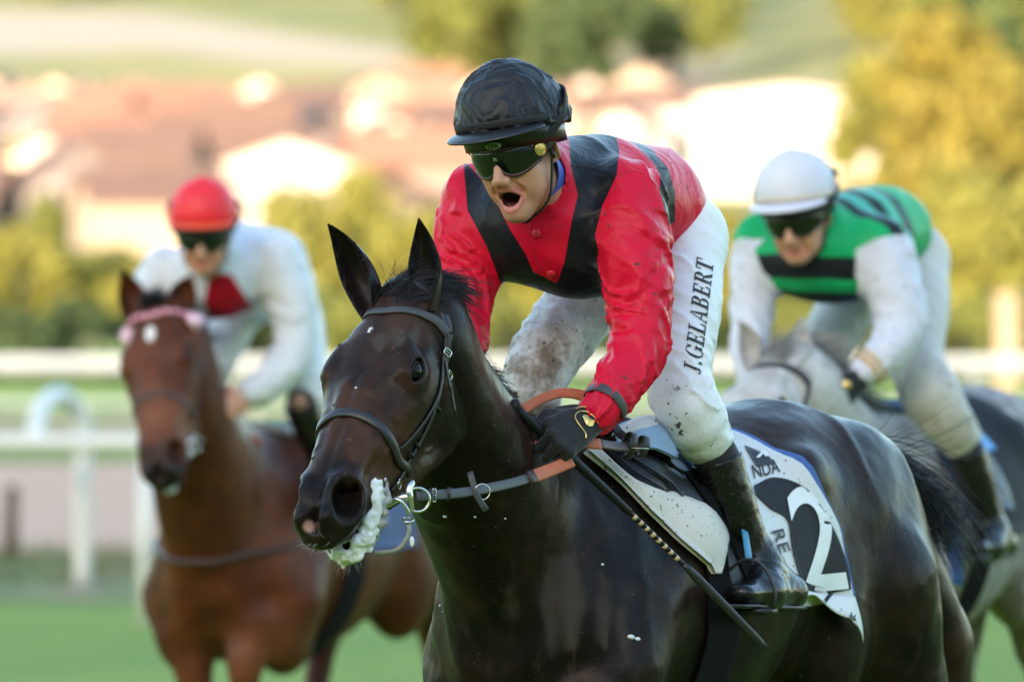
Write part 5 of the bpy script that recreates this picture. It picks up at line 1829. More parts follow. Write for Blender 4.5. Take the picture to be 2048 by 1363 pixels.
# wisps blown from behind the far side of the near ear
n = 170
rt = np.array([S1.near(q)[0] for q in H1.hw(np.stack([rg.uniform(-.08, -.02, n), rg.uniform(.01, .06, n), np.full(n, -.03)], -1))])
hair('mane', rt, np.tile(V(.75, .3, .10), (n, 1)) + rg.normal(0, .13, (n, 3)), rg.uniform(.07, .15, n), .0009, 'hair_black', horse1, grav=.7, curl=.25, seed=15, wind=(.4, .2, 0))
# mane along the crest, blown back and to its left
cr = smooth_path([H1.w(q) for q in [(.12, 0, 1.56), (.30, .01, 1.60), (.46, .02, 1.70), (.60, .03, 1.79)]] + [H1.hw((-.05, 0, -.03))], 60)
n = 4200
t = rg.uniform(0, 1, n); i = (t * 58).astype(int)
rt = cr[i] + (cr[i + 1] - cr[i]) * rg.random((n, 1)) + rg.normal(0, .012, (n, 3))
rt = np.array([S1.near(q)[0] for q in rt])
mlock = (t * 40).astype(int); mld = rg.normal(0, .16, (41, 3))
dr = np.tile(V(.55, .42, .30), (n, 1)) + mld[mlock] + rg.normal(0, .09, (n, 3))
hair('mane', rt, dr, (.040 + .070 * t ** 2) * rg.uniform(.6, 1.2, n), .0009, 'hair_black', horse1, grav=1.3, curl=.18, seed=6, wind=(.4, .3, 0))
# tail, streaming out low behind the quarters
n = 1000
dock = H1.w((-1.10, .03, 1.48))
rt = dock + rg.normal(0, .020, (n, 3))
dr = np.tile(V(.70, .45, .02), (n, 1)) + rg.normal(0, .10, (n, 3))
hair('tail', rt, dr, rg.uniform(.26, .46, n), .0013, 'hair_black', horse1, grav=1.35, curl=.16, seg=8, seed=7, wind=(.15, .1, 0))
n = 26
hair('tail', dock + rg.normal(0, .02, (n, 3)), np.tile(V(.85, .3, .10), (n, 1)) + rg.normal(0, .12, (n, 3)), rg.uniform(.22, .36, n), .0009, 'hair_black', horse1, grav=-.1, curl=.5, seg=8, seed=17)
# whiskers
n = 90
a = rg.uniform(0, 2 * np.pi, n)
rt = H1.hw(np.stack([.515 + .035 * np.cos(a), .032 * np.sin(a), np.full(n, -.158)], -1))
dr = np.tile(V(.05, -.1, -1), (n, 1)) + rg.normal(0, .35, (n, 3))
hair('whiskers', rt, dr, rg.uniform(.02, .055, n), .0006, 'whisker', horse1, grav=.2, curl=.5, seed=8)
n = 50
rt = np.array([S1.near(q)[0] for q in H1.hw(np.stack([rg.uniform(.54, .60, n), rg.uniform(-.05, .03, n), rg.uniform(-.09, -.05, n)], -1))])
dr = np.tile(V(-.8, -.3, -.3), (n, 1)) + rg.normal(0, .4, (n, 3))
hair('whiskers', rt, dr, rg.uniform(.015, .03, n), .0005, 'whisker', horse1, grav=.3, curl=.4, seed=9)

# lashes over the near eye
n = 46
t = rg.uniform(-1, 1, n)
rt = H1.hw(np.stack([EYE[0] + .020 * t, EYE[1] + .018 - .006 * t * t, EYE[2] + .026 - .008 * t * t], -1)); rt = np.array([S1.near(q)[0] for q in rt])
hair('eyelashes', rt, np.tile(H1.HM[:, 1] * .9 - H1.HM[:, 2] * .15 + V(0, 0, -.25), (n, 1)) + rg.normal(0, .18, (n, 3)), rg.uniform(.010, .018, n), .0005, 'hair_black', horse1, grav=.5, curl=.2, seed=19)

# ------------------------------------------------------------------ foam round its mouth
Ff = Field((.38, -.08, -.23), (.62, .10, -.05), .0024)
rg = np.random.default_rng(12)
line = smooth_path([(.425, .064, -.085), (.455, .060, -.112), (.49, .054, -.128), (.522, .044, -.142), (.548, .022, -.150), (.552, -.006, -.150), (.540, -.030, -.148)], 60)
for q in range(330):
    k = rg.integers(0, 60)
    r = rg.uniform(.003, .0095) * (1.0 if k > 8 else .8)
    Ff.ell(line[k] + rg.normal(0, 1, 3) * V(.0105, .0030, .0125), (r * 1.1, r * rg.uniform(.6, 1.0), r * rg.uniform(.5, .9)), k=.012)
Ff.swell(lambda p: .0026 * fbm(p, 62, 3) - .002, .014)
fv, ff = Ff.mesh(0)
foam = mesh_obj('foam', H1.hw(fv), ff, MAT['foam'], horse1)
Fg = Field((.38, -.02, -.23), (.60, .11, -.05), .0024)
line = smooth_path([(.40, .064, -.10), (.43, .066, -.125), (.47, .060, -.150), (.50, .048, -.165), (.52, .03, -.170)], 40)
for q in range(60):
    k = rg.integers(0, 40); r = rg.uniform(.004, .009)
    Fg.ell(line[k] + rg.normal(0, 1, 3) * V(.006, .004, .006), (r, r * .7, r), k=.004)
fv, ff = Fg.mesh(0)
mesh_obj('foam', H1.hw(fv), ff, MAT['foam_grey'], horse1)

# flecks of foam and turf thrown on to head, neck and shoulder
fl = []
for (u, v, s) in [(890, 1032, 5), (950, 1033, 3), (1205, 1128, 4), (1262, 1273, 9), (1275, 1277, 7), (712, 775, 3.5), (770, 957, 4), (880, 1210, 4), (885, 1222, 3), (1010, 1036, 3)]:
    c, nn = hit(S1, u, v, .0005)
    v_, f_ = ball(c, np.array([s, s * .6, s * .5]) / 980, 8, 6, frame(np.cross(nn, V(.2, 0, 1)), V(.2, 0, 1))); mesh_obj('foam_fleck', v_, f_, MAT['foam'], horse1)
fl = []
for q in range(80):
    lx, lyy = rg.uniform(.05, .50), rg.uniform(-.10, .105)
    c, nn = S1.near(H1.hw((lx, lyy, .05)))
    r = rg.uniform(.0009, .0026)
    fl.append(ball(c, np.array([r * 1.5, r, r * .7]), 6, 4, frame(rg.normal(0, 1, 3), nn)))
for q in range(60):
    c, nn = hit(S1, rg.uniform(900, 1350), rg.uniform(1000, 1360), 0)
    r = rg.uniform(.0006, .0016)
    fl.append(ball(c, np.array([r * 1.5, r, r * .7]), 6, 4))
v, f = cat_lists(fl); tag(mesh_obj('mud_specks', v, f, MAT['mud_speck'], horse1), kind='stuff')

# ------------------------------------------------------------------ bridle
bridle = thing('bridle', 'black leather racing bridle with orange rubber-grip reins on the dark horse', 'bridle', (H1.HO[0], H1.HO[1], 0))
def head_strap(name, loc, width, thick=.0035, mat='leather', off=.0006, n=30, parent=None, snap=True):
    q = smooth_path([H1.hw(p) for p in loc], n)
    if snap:
        c, nn = S1.lay(q, off)
        # even the normals out so that the band does not twist on small bumps
        for _ in range(4):
            nn = nn + np.roll(nn, 1, 0) * .5 + np.roll(nn, -1, 0) * .5 if False else np.concatenate([nn[:1], (nn[:-2] + nn[1:-1] + nn[2:]) / 3, nn[-1:]])
            c = np.concatenate([c[:1], (c[:-2] + 2 * c[1:-1] + c[2:]) / 4, c[-1:]])
        c = c + nn * .0012
    else:
        c = q; nn = np.tile(H1.HM[:, 1], (n, 1))
    v, f = strap(c, nn, width, thick)
    return mesh_obj(name, v, f, MAT[mat], bridle if parent is None else parent)
bb = [(.056, 0, .013), (.043, .058, -.007), (.038, .087, -.041), (.049, .103, -.075)]
head_strap('browband', [tuple(V(*p) * V(1, -1, 1)) for p in bb[:0:-1]] + bb, .018, .005, 'leather_dusty', n=44)
nb = [(.318, 0, .010), (.326, .056, -.007), (.342, .080, -.056), (.352, .070, -.110), (.335, .058, -.150), (.33, .0, -.222)]
head_strap('noseband', [tuple(V(*p) * V(1, -1, 1)) for p in nb[:0:-1]] + nb, .020, .007, 'leather', n=54)
head_strap('crownpiece', [(.049, -.103, -.075), (.0, -.085, -.045), (-.035, -.04, -.005), (-.045, 0, .0), (-.035, .04, -.005), (.0, .085, -.045), (.049, .103, -.075)], .020, .004, n=40)
for s in (1, -1):
    L = lambda pts: [tuple(V(*p) * V(1, s, 1)) for p in pts]
    cp = head_strap('cheekpiece', L([(.046, .103, -.072), (.10, .110, -.098), (.18, .106, -.118), (.27, .080, -.135), (.35, .066, -.142), (.408, .070, -.138)]), .0125, .0042, n=36)
    head_strap('noseband_strap', L([(.050, .104, -.080), (.11, .108, -.110), (.19, .102, -.112), (.27, .080, -.100), (.335, .072, -.085)]), .0095, .0035, n=30)
    head_strap('throatlatch', L([(.045, .103, -.078), (.07, .102, -.135), (.085, .090, -.19), (.10, .070, -.25), (.11, .03, -.292), (.112, 0, -.296)]), .0105, .0038, n=34)
    if s == 1:
        for (lp, w_) in (((.085, .113, -.090), .009), ((.115, .112, -.125), .009), ((.385, .074, -.140), .010)):
            c, nn = S1.near(H1.hw(lp)); nn = unit(nn)
            M = frame(np.cross(H1.HM[:, 0], nn), H1.HM[:, 0])
            buckle(c + nn * .009, M, w_, .007, .0014, 'buckle', bridle)
        for (lp, dn) in (((.10, .112, -.095), .055), ((.125, .110, -.135), .06)):
            c, nn = S1.near(H1.hw(lp))
            q = smooth_path([c + nn * .008, c + nn * .010 + V(.002, 0, -dn * .5), c + nn * .006 + V(.012, 0, -dn * 1.1)], 8)
            v, f = strap(q, nn, .008, .003); mesh_obj('strap_end', v, f, MAT['leather'], bridle)
        for lx in (.20, .29, .315):
            c, nn = S1.near(H1.hw((lx, .10 if lx < .25 else .074, -.128)))
            M = frame(H1.HM[:, 0], np.cross(nn, H1.HM[:, 0]))
            v, f = torus(c + nn * .004, np.stack([M[:, 1], nn, M[:, 0]], 1), .008, .0025, 16, 6, 1.0, .75); mesh_obj('keeper', v, f, MAT['leather'], bridle)
# bit: cheek bar, ring, mouthpiece, curb strap with its rings
BR = P(822, 995, -.735)
bit = thing_part('bit', bridle)
sv = []
v, f = tube(smooth_path([BR + V(.004, .004, .034), BR + V(-.004, -.004, .018), BR + V(-.002, -.006, 0), BR + V(.002, -.004, -.024)], 12), [.0055, .007, .0085, .0085, .0085, .0085, .0085, .008, .007, .006, .0055, .005], 12); mesh_obj('cheek_bar', v, f, MAT['steel'], bit)
v, f = torus(BR + V(.014, .002, -.004), frame((1, .2, 0), (0, 0, 1)), .024, .0032, 28, 8); mesh_obj('bit_ring', v, f, MAT['steel'], bit)
v, f = tube(smooth_path([BR + V(-.0, -.004, .002), BR + V(-.022, .0, .0), BR + V(-.045, .012, -.012), BR + V(-.07, .05, -.02)], 12), np.linspace(.0105, .006, 12), 12); mesh_obj('mouthpiece', v, f, MAT['steel'], bit)
v, f = tube(smooth_path([BR + V(-.034, -.012, .0), BR + V(-.020, -.018, -.006), BR + V(-.008, -.016, -.022), BR + V(-.004, -.012, -.034)], 12), .0038, 8); mesh_obj('hook', v, f, MAT['steel'], bit)
v, f = torus(BR + V(-.006, -.012, -.044), frame((1, .3, .1), (0, .9, .4)), .011, .0024, 20, 8); mesh_obj('curb_ring', v, f, MAT['steel'], bit)
cpth = smooth_path([BR + V(-.005, -.014, -.050), BR + V(-.004, -.012, -.070), BR + V(-.016, -.006, -.094), BR + V(-.038, .004, -.108), BR + V(-.072, .02, -.112)], 20)
v, f = tube(cpth, .0048, 8); mesh_obj('curb_strap', v, f, MAT['foam_grey'], bit)
v, f = ball(BR + V(.002, -.012, -.088), (.005, .005, .011), 10, 8); mesh_obj('foam_drop', v, f, MAT['foam'], bit)
# near rein
def clear_path(pts, n, gap=.016):
    q = smooth_path(pts, n)
    for i in range(n):
        u, v = proj(q[i])
        c, nn = S1.ray(CAMP, unit(q[i] - CAMP))
        if c is not None and q[i][1] > c[1] - gap:
            q[i] = P(u, v, c[1] - gap)
    for _ in range(3): q[1:-1] = (q[:-2] + 2 * q[1:-1] + q[2:]) / 4
    return q
r1 = clear_path([P(832, 992, -.735), P(930, 984, -.62), P(1026, 965, -.47), P(1090, 944, -.36), P(1142, 922, -.295)], 44)
side = V(.1, -1, .15)
k = 27
v, f = strap(r1[:k + 1], side, .0205, .004); rein = mesh_obj('rein', v, f, MAT['leather_dusty'], bridle)
v, f = strap(r1[k:], side, .027, .0065); mesh_obj('rein_grip', v, f, MAT['rubber_orange'], rein)
v, f = strap(r1[k - 1:k + 2] + unit(side) * .003, side, .029, .007); mesh_obj('rein_stitching', v, f, MAT['leather_brown'], rein)
for q in (3, 7):
    v, f = strap(np.array([r1[q] + V(0, -.004, -.014), r1[q] + V(.001, -.006, 0), r1[q] + V(.002, -.004, .014)]), side, .008, .003); mesh_obj('rein_keeper', v, f, MAT['leather'], rein)
buckle(r1[4] + V(0, -.006, 0), frame((1, .2, 0), (0, 0, 1)), .003, .013, .0015, 'rein_buckle', rein)
# rein stop: a crossed leather tab with a ring
c = r1[13]
v, f = strap(smooth_path([c + V(-.012, -.004, .038), c + V(-.004, -.010, .010), c + V(.004, -.010, -.012), c + V(.022, -.004, -.040)], 10), side, .013, .004); mesh_obj('rein_stop', v, f, MAT['leather_dusty'], rein)
v, f = torus(c + V(.014, -.010, -.002), frame((1, .2, 0), (0, 0, 1)), .016, .0016, 24, 6); mesh_obj('martingale_ring', v, f, MAT['steel'], rein)
# loops of rein above the hand
v, f = strap(smooth_path([P(1105, 905, -.275), P(1062, 886, -.285), P(1030, 866, -.25), P(1030, 838, -.20), P(1062, 810, -.17), P(1108, 789, -.14), P(1150, 788, -.12), P(1185, 800, -.11)], 40), V(-.35, -.8, .55), .026, .005); mesh_obj('rein_grip', v, f, MAT['rubber_orange'], rein)
v, f = strap(smooth_path([P(1185, 800, -.11), P(1215, 830, -.10), P(1235, 862, -.10), P(1262, 884, -.11)], 16), V(.3, -.8, .3), .020, .004); mesh_obj('rein_end', v, f, MAT['leather'], rein)
v, f = strap(smooth_path([P(1160, 884, -.255), P(1178, 886, -.25), P(1200, 888, -.23)], 8), V(.1, -1, .35), .024, .005); mesh_obj('rein_grip', v, f, MAT['rubber_orange'], rein)
v, f = strap(smooth_path([P(1199, 888, -.23), P(1235, 893, -.17), P(1290, 896, -.11)], 14), V(.1, -1, .35), .021, .0045); mesh_obj('rein_end', v, f, MAT['leather_brown'], rein)
for (u, v_, Y, r) in ((1258, 890, -.135, .023), (1284, 893, -.115, .019)):
    c = P(u, v_, Y); a = np.linspace(0, 2 * np.pi, 26, endpoint=False)
    pth = c + np.cos(a)[:, None] * V(.4, -.5, 0) * r + np.sin(a)[:, None] * V(.25, .1, 1.0) * r * 1.05
    nn = pth - c
    v, f = strap(pth, nn, .017, .004, closed=True); mesh_obj('rein_loop', v, f, MAT['leather'], rein)
v, f = tube(np.array([P(1262, 895, -.17), P(1298, 897, -.16)]), .0012, 6); mesh_obj('rein_buckle', v, f, MAT['steel'], rein)

# ------------------------------------------------------------------ number cloth, saddle, girth
def chart(x, phi, off=0.0):
    o = H1.w((x, .9 * math.cos(phi), 1.22 + .9 * math.sin(phi))); d = H1.w((x, 0, 1.22)) - o
    c, n = S1.ray(o, d)
    if c is None: c, n = S1.near(o + d * .7)
    return c + n * off, n
cloth = thing('saddle_cloth', 'black and white number cloth with a white 2 behind the jockey boot', 'saddle cloth', (H1.o[0] + .3, H1.o[1] + .4, 0))
def rear(phi):
    d = math.degrees(phi)
    return np.interp(d, [-12, 23, 42, 61, 90, 130], [-.682, -.655, -.576, -.536, -.51, -.55])
def drape(name, mat, x0, x1fn, p0, p1, off, thick, nx=26, npz=34, wav=.0, parent=cloth):
    bot, top = [], []
    for i in range(npz):
        ph = R(p0 + (p1 - p0) * i / (npz - 1))
        for j in range(nx):
            x1 = x1fn(ph)
            x = x0(ph) if callable(x0) else x0
            x = x + (x1 - x) * j / (nx - 1)
            c, n = chart(x, ph)
            w_ = wav * (1 + vnoise(np.array([[x * 9, math.degrees(ph) * .05, 1.0]]))[0]) * sstep(70, 0, math.degrees(ph))
            bot.append(c + n * (off + w_)); top.append(c + n * (off + w_ + thick))
    v = np.array(bot + top); k = nx * npz; f = []
    for i in range(npz - 1):
        for j in range(nx - 1):
            a = i * nx + j; f.append((a, a + nx, a + nx + 1, a + 1)); f.append((k + a, k + a + 1, k + a + nx + 1, k + a + nx))
        for a in (i * nx, i * nx + nx - 1): f.append((a, a + nx, k + a + nx, k + a))
    for j in range(nx - 1):
        for a in (j, (npz - 1) * nx + j): f.append((a, a + 1, k + a + 1, k + a))
    o = mesh_obj(name, v, f, MAT[mat], parent)
    return o, v[k:], [tuple(i - k for i in q) for q in f if min(q) >= k]
drape('felt', 'felt_blue', -.22, lambda p: rear(p) - .018, 150, -6, .003, .004)
cl, cv, cf = drape('white_border', 'cloth_white', -.22, rear, 150, -9, .009, .0025, 40, 48, .004)
CS = Surf(cv, cf)
pan = ruled(CS, [(1506, 972), (1550, 956), (1614, 980), (1663, 1054), (1691, 1125), (1700, 1178)], [(1510, 990), (1540, 1018), (1573, 1040), (1584, 1104), (1606, 1168), (1640, 1188)], 34, 22, .003, .0014, 'black_panel', MAT['cloth_black'], cloth, fallY=.45)
PS = Surf(np.array([x.co[:] for x in pan.data.vertices]), [tuple(q.vertices) for q in pan.data.polygons])
num = print_on(PS, '2', ((1600, 1182), (1696, 1174), (1562, 976)), 'number_two', MAT['print_white'], cloth, .002, 0, .01, fallY=.45)
print_on(CS, 'NDA', ((1506, 958), (1560, 944), (1500, 932)), 'lettering', MAT['print_dark'], cloth, .003, 0, .01, fallY=.4)
print_on(CS, 'RE', ((1540, 1060), (1556, 1108), (1562, 1054)), 'lettering', MAT['print_dark'], cloth, .005, 0, .01, fallY=.35)
ruled(CS, [(1488, 892), (1512, 902), (1535, 912)], [(1512, 934), (1525, 932), (1548, 928)], 8, 6, .003, .001, 'emblem', MAT['print_dark'], cloth, fallY=.4)
print_on(CS, '^', ((1508, 926), (1534, 922), (1514, 906)), 'emblem', MAT['print_white'], cloth, .006, 0, .03, fallY=.4)
# loose hem, turned up by the wind
hem = []
nx, nz_ = 30, 10
for i in range(nz_):
    t = i / (nz_ - 1)
    for j in range(nx):
        s = j / (nx - 1)
        u = 1588 + (1706 - 1588) * s; v = 1180 + 12 * s
        c, nn = hit(CS, u, v, .004, .45)
        dn = .016 + .085 * s ** 2.2
        flare = .012 * math.sin(t * 2.2) + .020 * t * s * math.sin(3 + s * 7) + .012 * t
        hem.append(c + V(.010 * t * s, 0, -dn * t) + nn * flare + V(0, 0, .012 * math.sin(s * 9) * t * (1 - s)))
f = [(i * nx + j, i * nx + j + 1, (i + 1) * nx + j + 1, (i + 1) * nx + j) for i in range(nz_ - 1) for j in range(nx - 1)]
ho = mesh_obj('hem', np.array(hem), f, MAT['cloth_white'], cloth); m = ho.modifiers.new('thickness', 'SOLIDIFY'); m.thickness = .002
HS = Surf(np.array(hem), f)
print_on(HS, 'J', ((1640, 1204), (1664, 1200), (1644, 1190)), 'lettering', MAT['print_dark'], cloth, .003, .2, .04, fallY=.45)
print_on(HS, 'N', ((1694, 1240), (1706, 1248), (1698, 1222)), 'lettering', MAT['print_dark'], cloth, .003, .2, .03, fallY=.45)

saddle = thing('saddle', 'small black racing saddle with mud-spattered white pad under the jockey', 'saddle', (H1.o[0], H1.o[1], 0))
ruled(S1, [(1175, 900), (1262, 968), (1335, 992), (1400, 1018), (1436, 1066), (1438, 1098), (1424, 1150)], [(1160, 912), (1232, 968), (1296, 1034), (1352, 1086), (1394, 1122), (1404, 1130), (1412, 1148)], 34, 9, .010, .014, 'pad', MAT['pad_white'], saddle, bulge=.008, fallY=.1)
ruled(S1, [(1215, 905), (1290, 915), (1360, 960), (1420, 1040), (1470, 1120), (1500, 1200)], [(1215, 915), (1262, 965), (1335, 990), (1400, 1016), (1437, 1070), (1452, 1190)], 30, 8, .010, .006, 'flap', MAT['saddle_black'], saddle, bulge=.002, fallY=.1)
ruled(S1, [(1300, 880), (1365, 900), (1430, 960), (1480, 1060), (1510, 1180)], [(1280, 905), (1345, 945), (1400, 1010), (1450, 1095), (1490, 1195)], 26, 6, .020, .003, 'girth_flap', MAT['felt_black'], saddle, fallY=.15)
for e1, e2 in (([(1205, 912), (1265, 950), (1320, 985)], [(1208, 918), (1262, 956), (1316, 990)]), ([(1255, 915), (1310, 955), (1360, 998)], [(1252, 920), (1306, 960), (1354, 1004)])):
    ruled(S1, e1, e2, 14, 4, .024, .004, 'saddle_strap', MAT['leather'], saddle, fallY=.1)
# seat: a low tree with raised pommel and cantle
sp = []
for i in range(18):
    t = i / 17; x = -.02 - .42 * t
    for j in range(15):
        a = R(90 + 40 * (j / 7 - 1) * (.55 + .45 * math.sin(math.pi * t)))
        c, nn = chart(x, a)
        rise = .026 + .022 * (2 * t - 1) ** 4 + .006 * math.cos((j / 7 - 1) * 1.5)
        sp.append(c + nn * rise * (1 - .75 * abs(j / 7 - 1) ** 3))
f = [(i * 15 + j, (i + 1) * 15 + j, (i + 1) * 15 + j + 1, i * 15 + j + 1) for i in range(17) for j in range(14)]
so = mesh_obj('seat', np.array(sp), f, MAT['saddle_black'], saddle); m = so.modifiers.new('thickness', 'SOLIDIFY'); m.thickness = -.012
drape('girth', 'felt_black', -.10, lambda p: -.205, 40, -88, .006, .005, 8, 40, 0, saddle)
towel = ruled(S1, [(1222, 884), (1290, 868), (1345, 880), (1420, 930), (1455, 975)], [(1232, 918), (1290, 915), (1352, 945), (1412, 985), (1450, 1005)], 24, 10, .034, .007, 'towel', MAT['towel_blue'], saddle, bulge=.012, wav=.006, fallY=.2)
ruled(S1, [(1215, 900), (1262, 878), (1310, 862), (1360, 866)], [(1240, 905), (1280, 898), (1325, 890), (1372, 908)], 20, 7, .040, .007, 'towel', MAT['cloth_white'], saddle, bulge=.012, wav=.004, fallY=.25)
for s_, bt in ((1, J1['lboot']), (-1, J1['rboot'])):
    heel, toe = bt[-2], bt[-1]
    ballp = .16 * heel + .84 * toe
    d_ = unit(toe - heel); sd_ = unit(np.cross(d_, V(0, 0, 1))); upv = np.cross(sd_, d_); upv = upv if upv[2] > 0 else -upv
    st = thing_part('stirrup', saddle)
    rim = [ballp + sd_ * a + upv * b for a, b in ((-.062, -.030), (-.03, -.034), (.03, -.034), (.062, -.030), (.064, .0), (.052, .035), (.03, .062), (0, .072), (-.03, .062), (-.052, .035), (-.064, .0))]
    q = smooth_path(rim + rim[:1], 44)[:-1]
    v, f = tube(q, .0038, 8, closed=True); mesh_obj('iron', v, f, MAT['saddle_black'], st)
    v, f = box(0, 0, 0, .045, .12, .009); v = v @ np.stack([d_, sd_, upv], 1).T + ballp - upv * .037; mesh_obj('tread', v, f, MAT['saddle_black'], st)
    tp = ballp + upv * .072
    c, nn = S1.near(tp + V(0, 0, .24) - d_ * .10)
    v, f = strap(smooth_path([tp, .5 * tp + .5 * c + nn * .02, c + nn * .03], 14), nn, .018, .004); mesh_obj('stirrup_leather', v, f, MAT['strap_blue'], st)

# ------------------------------------------------------------------ whip
wa, wb = P(1020, 806, -.33), P(1532, 1296, .0)
wh = thing('whip', 'black riding whip with gold-banded shaft held in the black glove', 'whip', (wa[0], wa[1], 0))
def on_whip(t, n): return np.array([wa * (1 - s) + wb * s + V(0, -.022, .012) * math.sin(s * math.pi) for s in np.linspace(*t, n)])
v, f = tube(on_whip((0, .03), 8), [.010, .0165, .018, .0175, .016, .014, .013, .0125], 14); mesh_obj('butt', v, f, MAT['whip_grip'], wh)
pth = on_whip((.028, .46), 64); rr = np.interp(np.linspace(0, 1, 64), [0, .6, 1], [.0108, .0100, .008]) * (1 + .05 * (np.sin(np.linspace(0, 1, 64) * 75) > .85))
v, f = tube(pth, rr, 14); mesh_obj('grip', v, f, MAT['whip_grip'], wh)
v, f = tube(on_whip((.455, .68), 20), .0056, 10); mesh_obj('shaft', v, f, MAT['whip_grip'], wh)
for q in range(8):
    t = .475 + q * .0235
    p_ = on_whip((t, t + .011), 2); d_ = unit(wb - wa); off = np.cross(d_, V(0, -1, 0)) * .0
    v, f = tube(np.array([p_[0] - off, p_[1] + off]), .0059, 10); mesh_obj('gold_band', v, f, MAT['whip_gold'], wh)
v, f = strap(on_whip((.67, 1.0), 16), V(.1, -1, .2), np.interp(np.linspace(0, 1, 16), [0, .15, .9, 1], [.011, .019, .016, .010]), .007); mesh_obj('flap', v, f, MAT['leather'], wh)
# ------------------------------------------------------------------ gloves, print and trim of the main jockey
kn = [P(1098, 846, -.300), P(1104, 868, -.318), P(1118, 888, -.325), P(1138, 904, -.315)]
gv, gf = fist_mesh(P(1180, 838, -.245), kn, V(.1, 0, -.2), V(.2, .6, -.8), cuff=(P(1198, 820, -.235), .030, .033))
glove = mesh_obj('glove', gv, gf, MAT['glove_knit'], jockey1)
GS = Surf(gv, gf)
kn2 = [P(848, 812, -.17), P(852, 835, -.19), P(862, 855, -.20), P(876, 870, -.20)]
gv, gf = fist_mesh(P(880, 800, -.135), kn2, V(-.1, 0, -.2), V(.6, .4, -.5), cuff=(P(884, 788, -.125), .034, .040))
mesh_obj('glove', gv, gf, MAT['glove_knit'], jockey1)
# gold piping and emblem on the back of the near glove
def gold_line(px, r, name):
    q = np.array([hit(GS, u, v, .0015, -.27)[0] for u, v in smooth_path([(*p, 0) for p in px], 40)[:, :2]])
    v, f = tube(q, r, 6); return mesh_obj(name, v, f, MAT['gold'], glove)
gold_line([(1171, 876), (1170, 866), (1160, 852), (1151, 838), (1151, 829), (1160, 823), (1176, 824), (1188, 834), (1196, 846)], .0016, 'piping')
gold_line([(1152, 818), (1165, 814), (1182, 816), (1190, 824), (1190, 832)], .0013, 'piping')
em = [(1164, 832), (1172, 830), (1180, 837), (1188, 840), (1185, 851), (1178, 853), (1172, 850), (1168, 843)]
ev = [hit(GS, u, v, .003, -.27)[0] for u, v in em]; ec = np.mean(ev, 0)
pn = GS.near(ec)[1]
v = np.array(ev + [ec + pn * .003]); f = [(i, (i + 1) % 8, 8) for i in range(8)]
mesh_obj('emblem', v, f, MAT['gold'], glove, smooth=False)
# dark elastic round the cuff
pa, pb = J1['larm'][-2], J1['larm'][-1]
d_ = unit(pb - pa); c = pb - d_ * .028
e1 = unit(np.cross(d_, V(0, 1, 0))); e2 = np.cross(d_, e1)
a = np.linspace(0, 2 * np.pi, 40, endpoint=False)
ring = np.array([c + (math.cos(t) * e1 + math.sin(t) * e2) * .046 for t in a])
ring2 = []
for q in ring:
    h_, n_ = JS1.ray(c + (q - c) * 2.2, c - q); ring2.append(q if h_ is None else h_ + unit(q - c) * .001)
ring2 = np.array(ring2)
for _ in range(3): ring2 = (np.roll(ring2, 1, 0) + 2 * ring2 + np.roll(ring2, -1, 0)) / 4
v, f = strap(ring2, ring2 - c, .021, .003, closed=True); mesh_obj('wrist_band', v, f, MAT['leather_dusty'], jacket1)
# covered buttons
for u, v_ in ((1073, 467), (1103, 547), (1085, 507)):
    c, nn = hit(JS1, u, v_, .0015)
    if v_ == 507: continue
    bv_, bf_ = ball(c, (.0105, .0105, .0045), 18, 8, frame(np.cross(nn, V(0, 0, 1)), np.cross(nn, np.cross(nn, V(0, 0, 1))))); mesh_obj('button', bv_, bf_, MAT['button_red'], jacket1)
# seams of the silks: fine raised threads
def seam(px, name, mat, surf=JS1, parent=jacket1, r=.0011, off=.0004):
    q = np.array([hit(surf, u, v, off)[0] for u, v in smooth_path([(*p, 0) for p in px], 50)[:, :2]])
    for _ in range(2): q[1:-1] = (q[:-2] + 2 * q[1:-1] + q[2:]) / 4
    v, f = tube(q, r, 6); return mesh_obj(name, v, f, MAT[mat], parent)
seam(c3([(618, 222), (700, 232), (820, 262)]), 'seam', 'print_dark')
seam(c3([(822, 262), (900, 245), (960, 275), (1010, 330)]), 'seam', 'button_red')
seam(c3([(1010, 232), (1040, 236)]), 'seam', 'print_dark')
seam(c3([(90, 282), (150, 265)]), 'seam', 'button_red')
seam(c3([(440, 470), (450, 560), (470, 640), (545, 735)]), 'seam', 'button_red')
# blue collar of the undershirt
n0 = hw1((-.030, 0, -.07)); nd = unit(J1['torso'][0] + V(0, 0, .055) - n0)
e1 = unit(np.cross(nd, V(0, 0, 1))); e2 = np.cross(nd, e1)
ring = np.array([n0 + nd * .022 + (math.cos(t) * e1 + math.sin(t) * e2) * .0612 for t in a])
v, f = strap(ring, ring - (n0 + nd * .022), .045, .003, closed=True); mesh_obj('undershirt_collar', v, f, MAT['collar_blue'], jockey1)
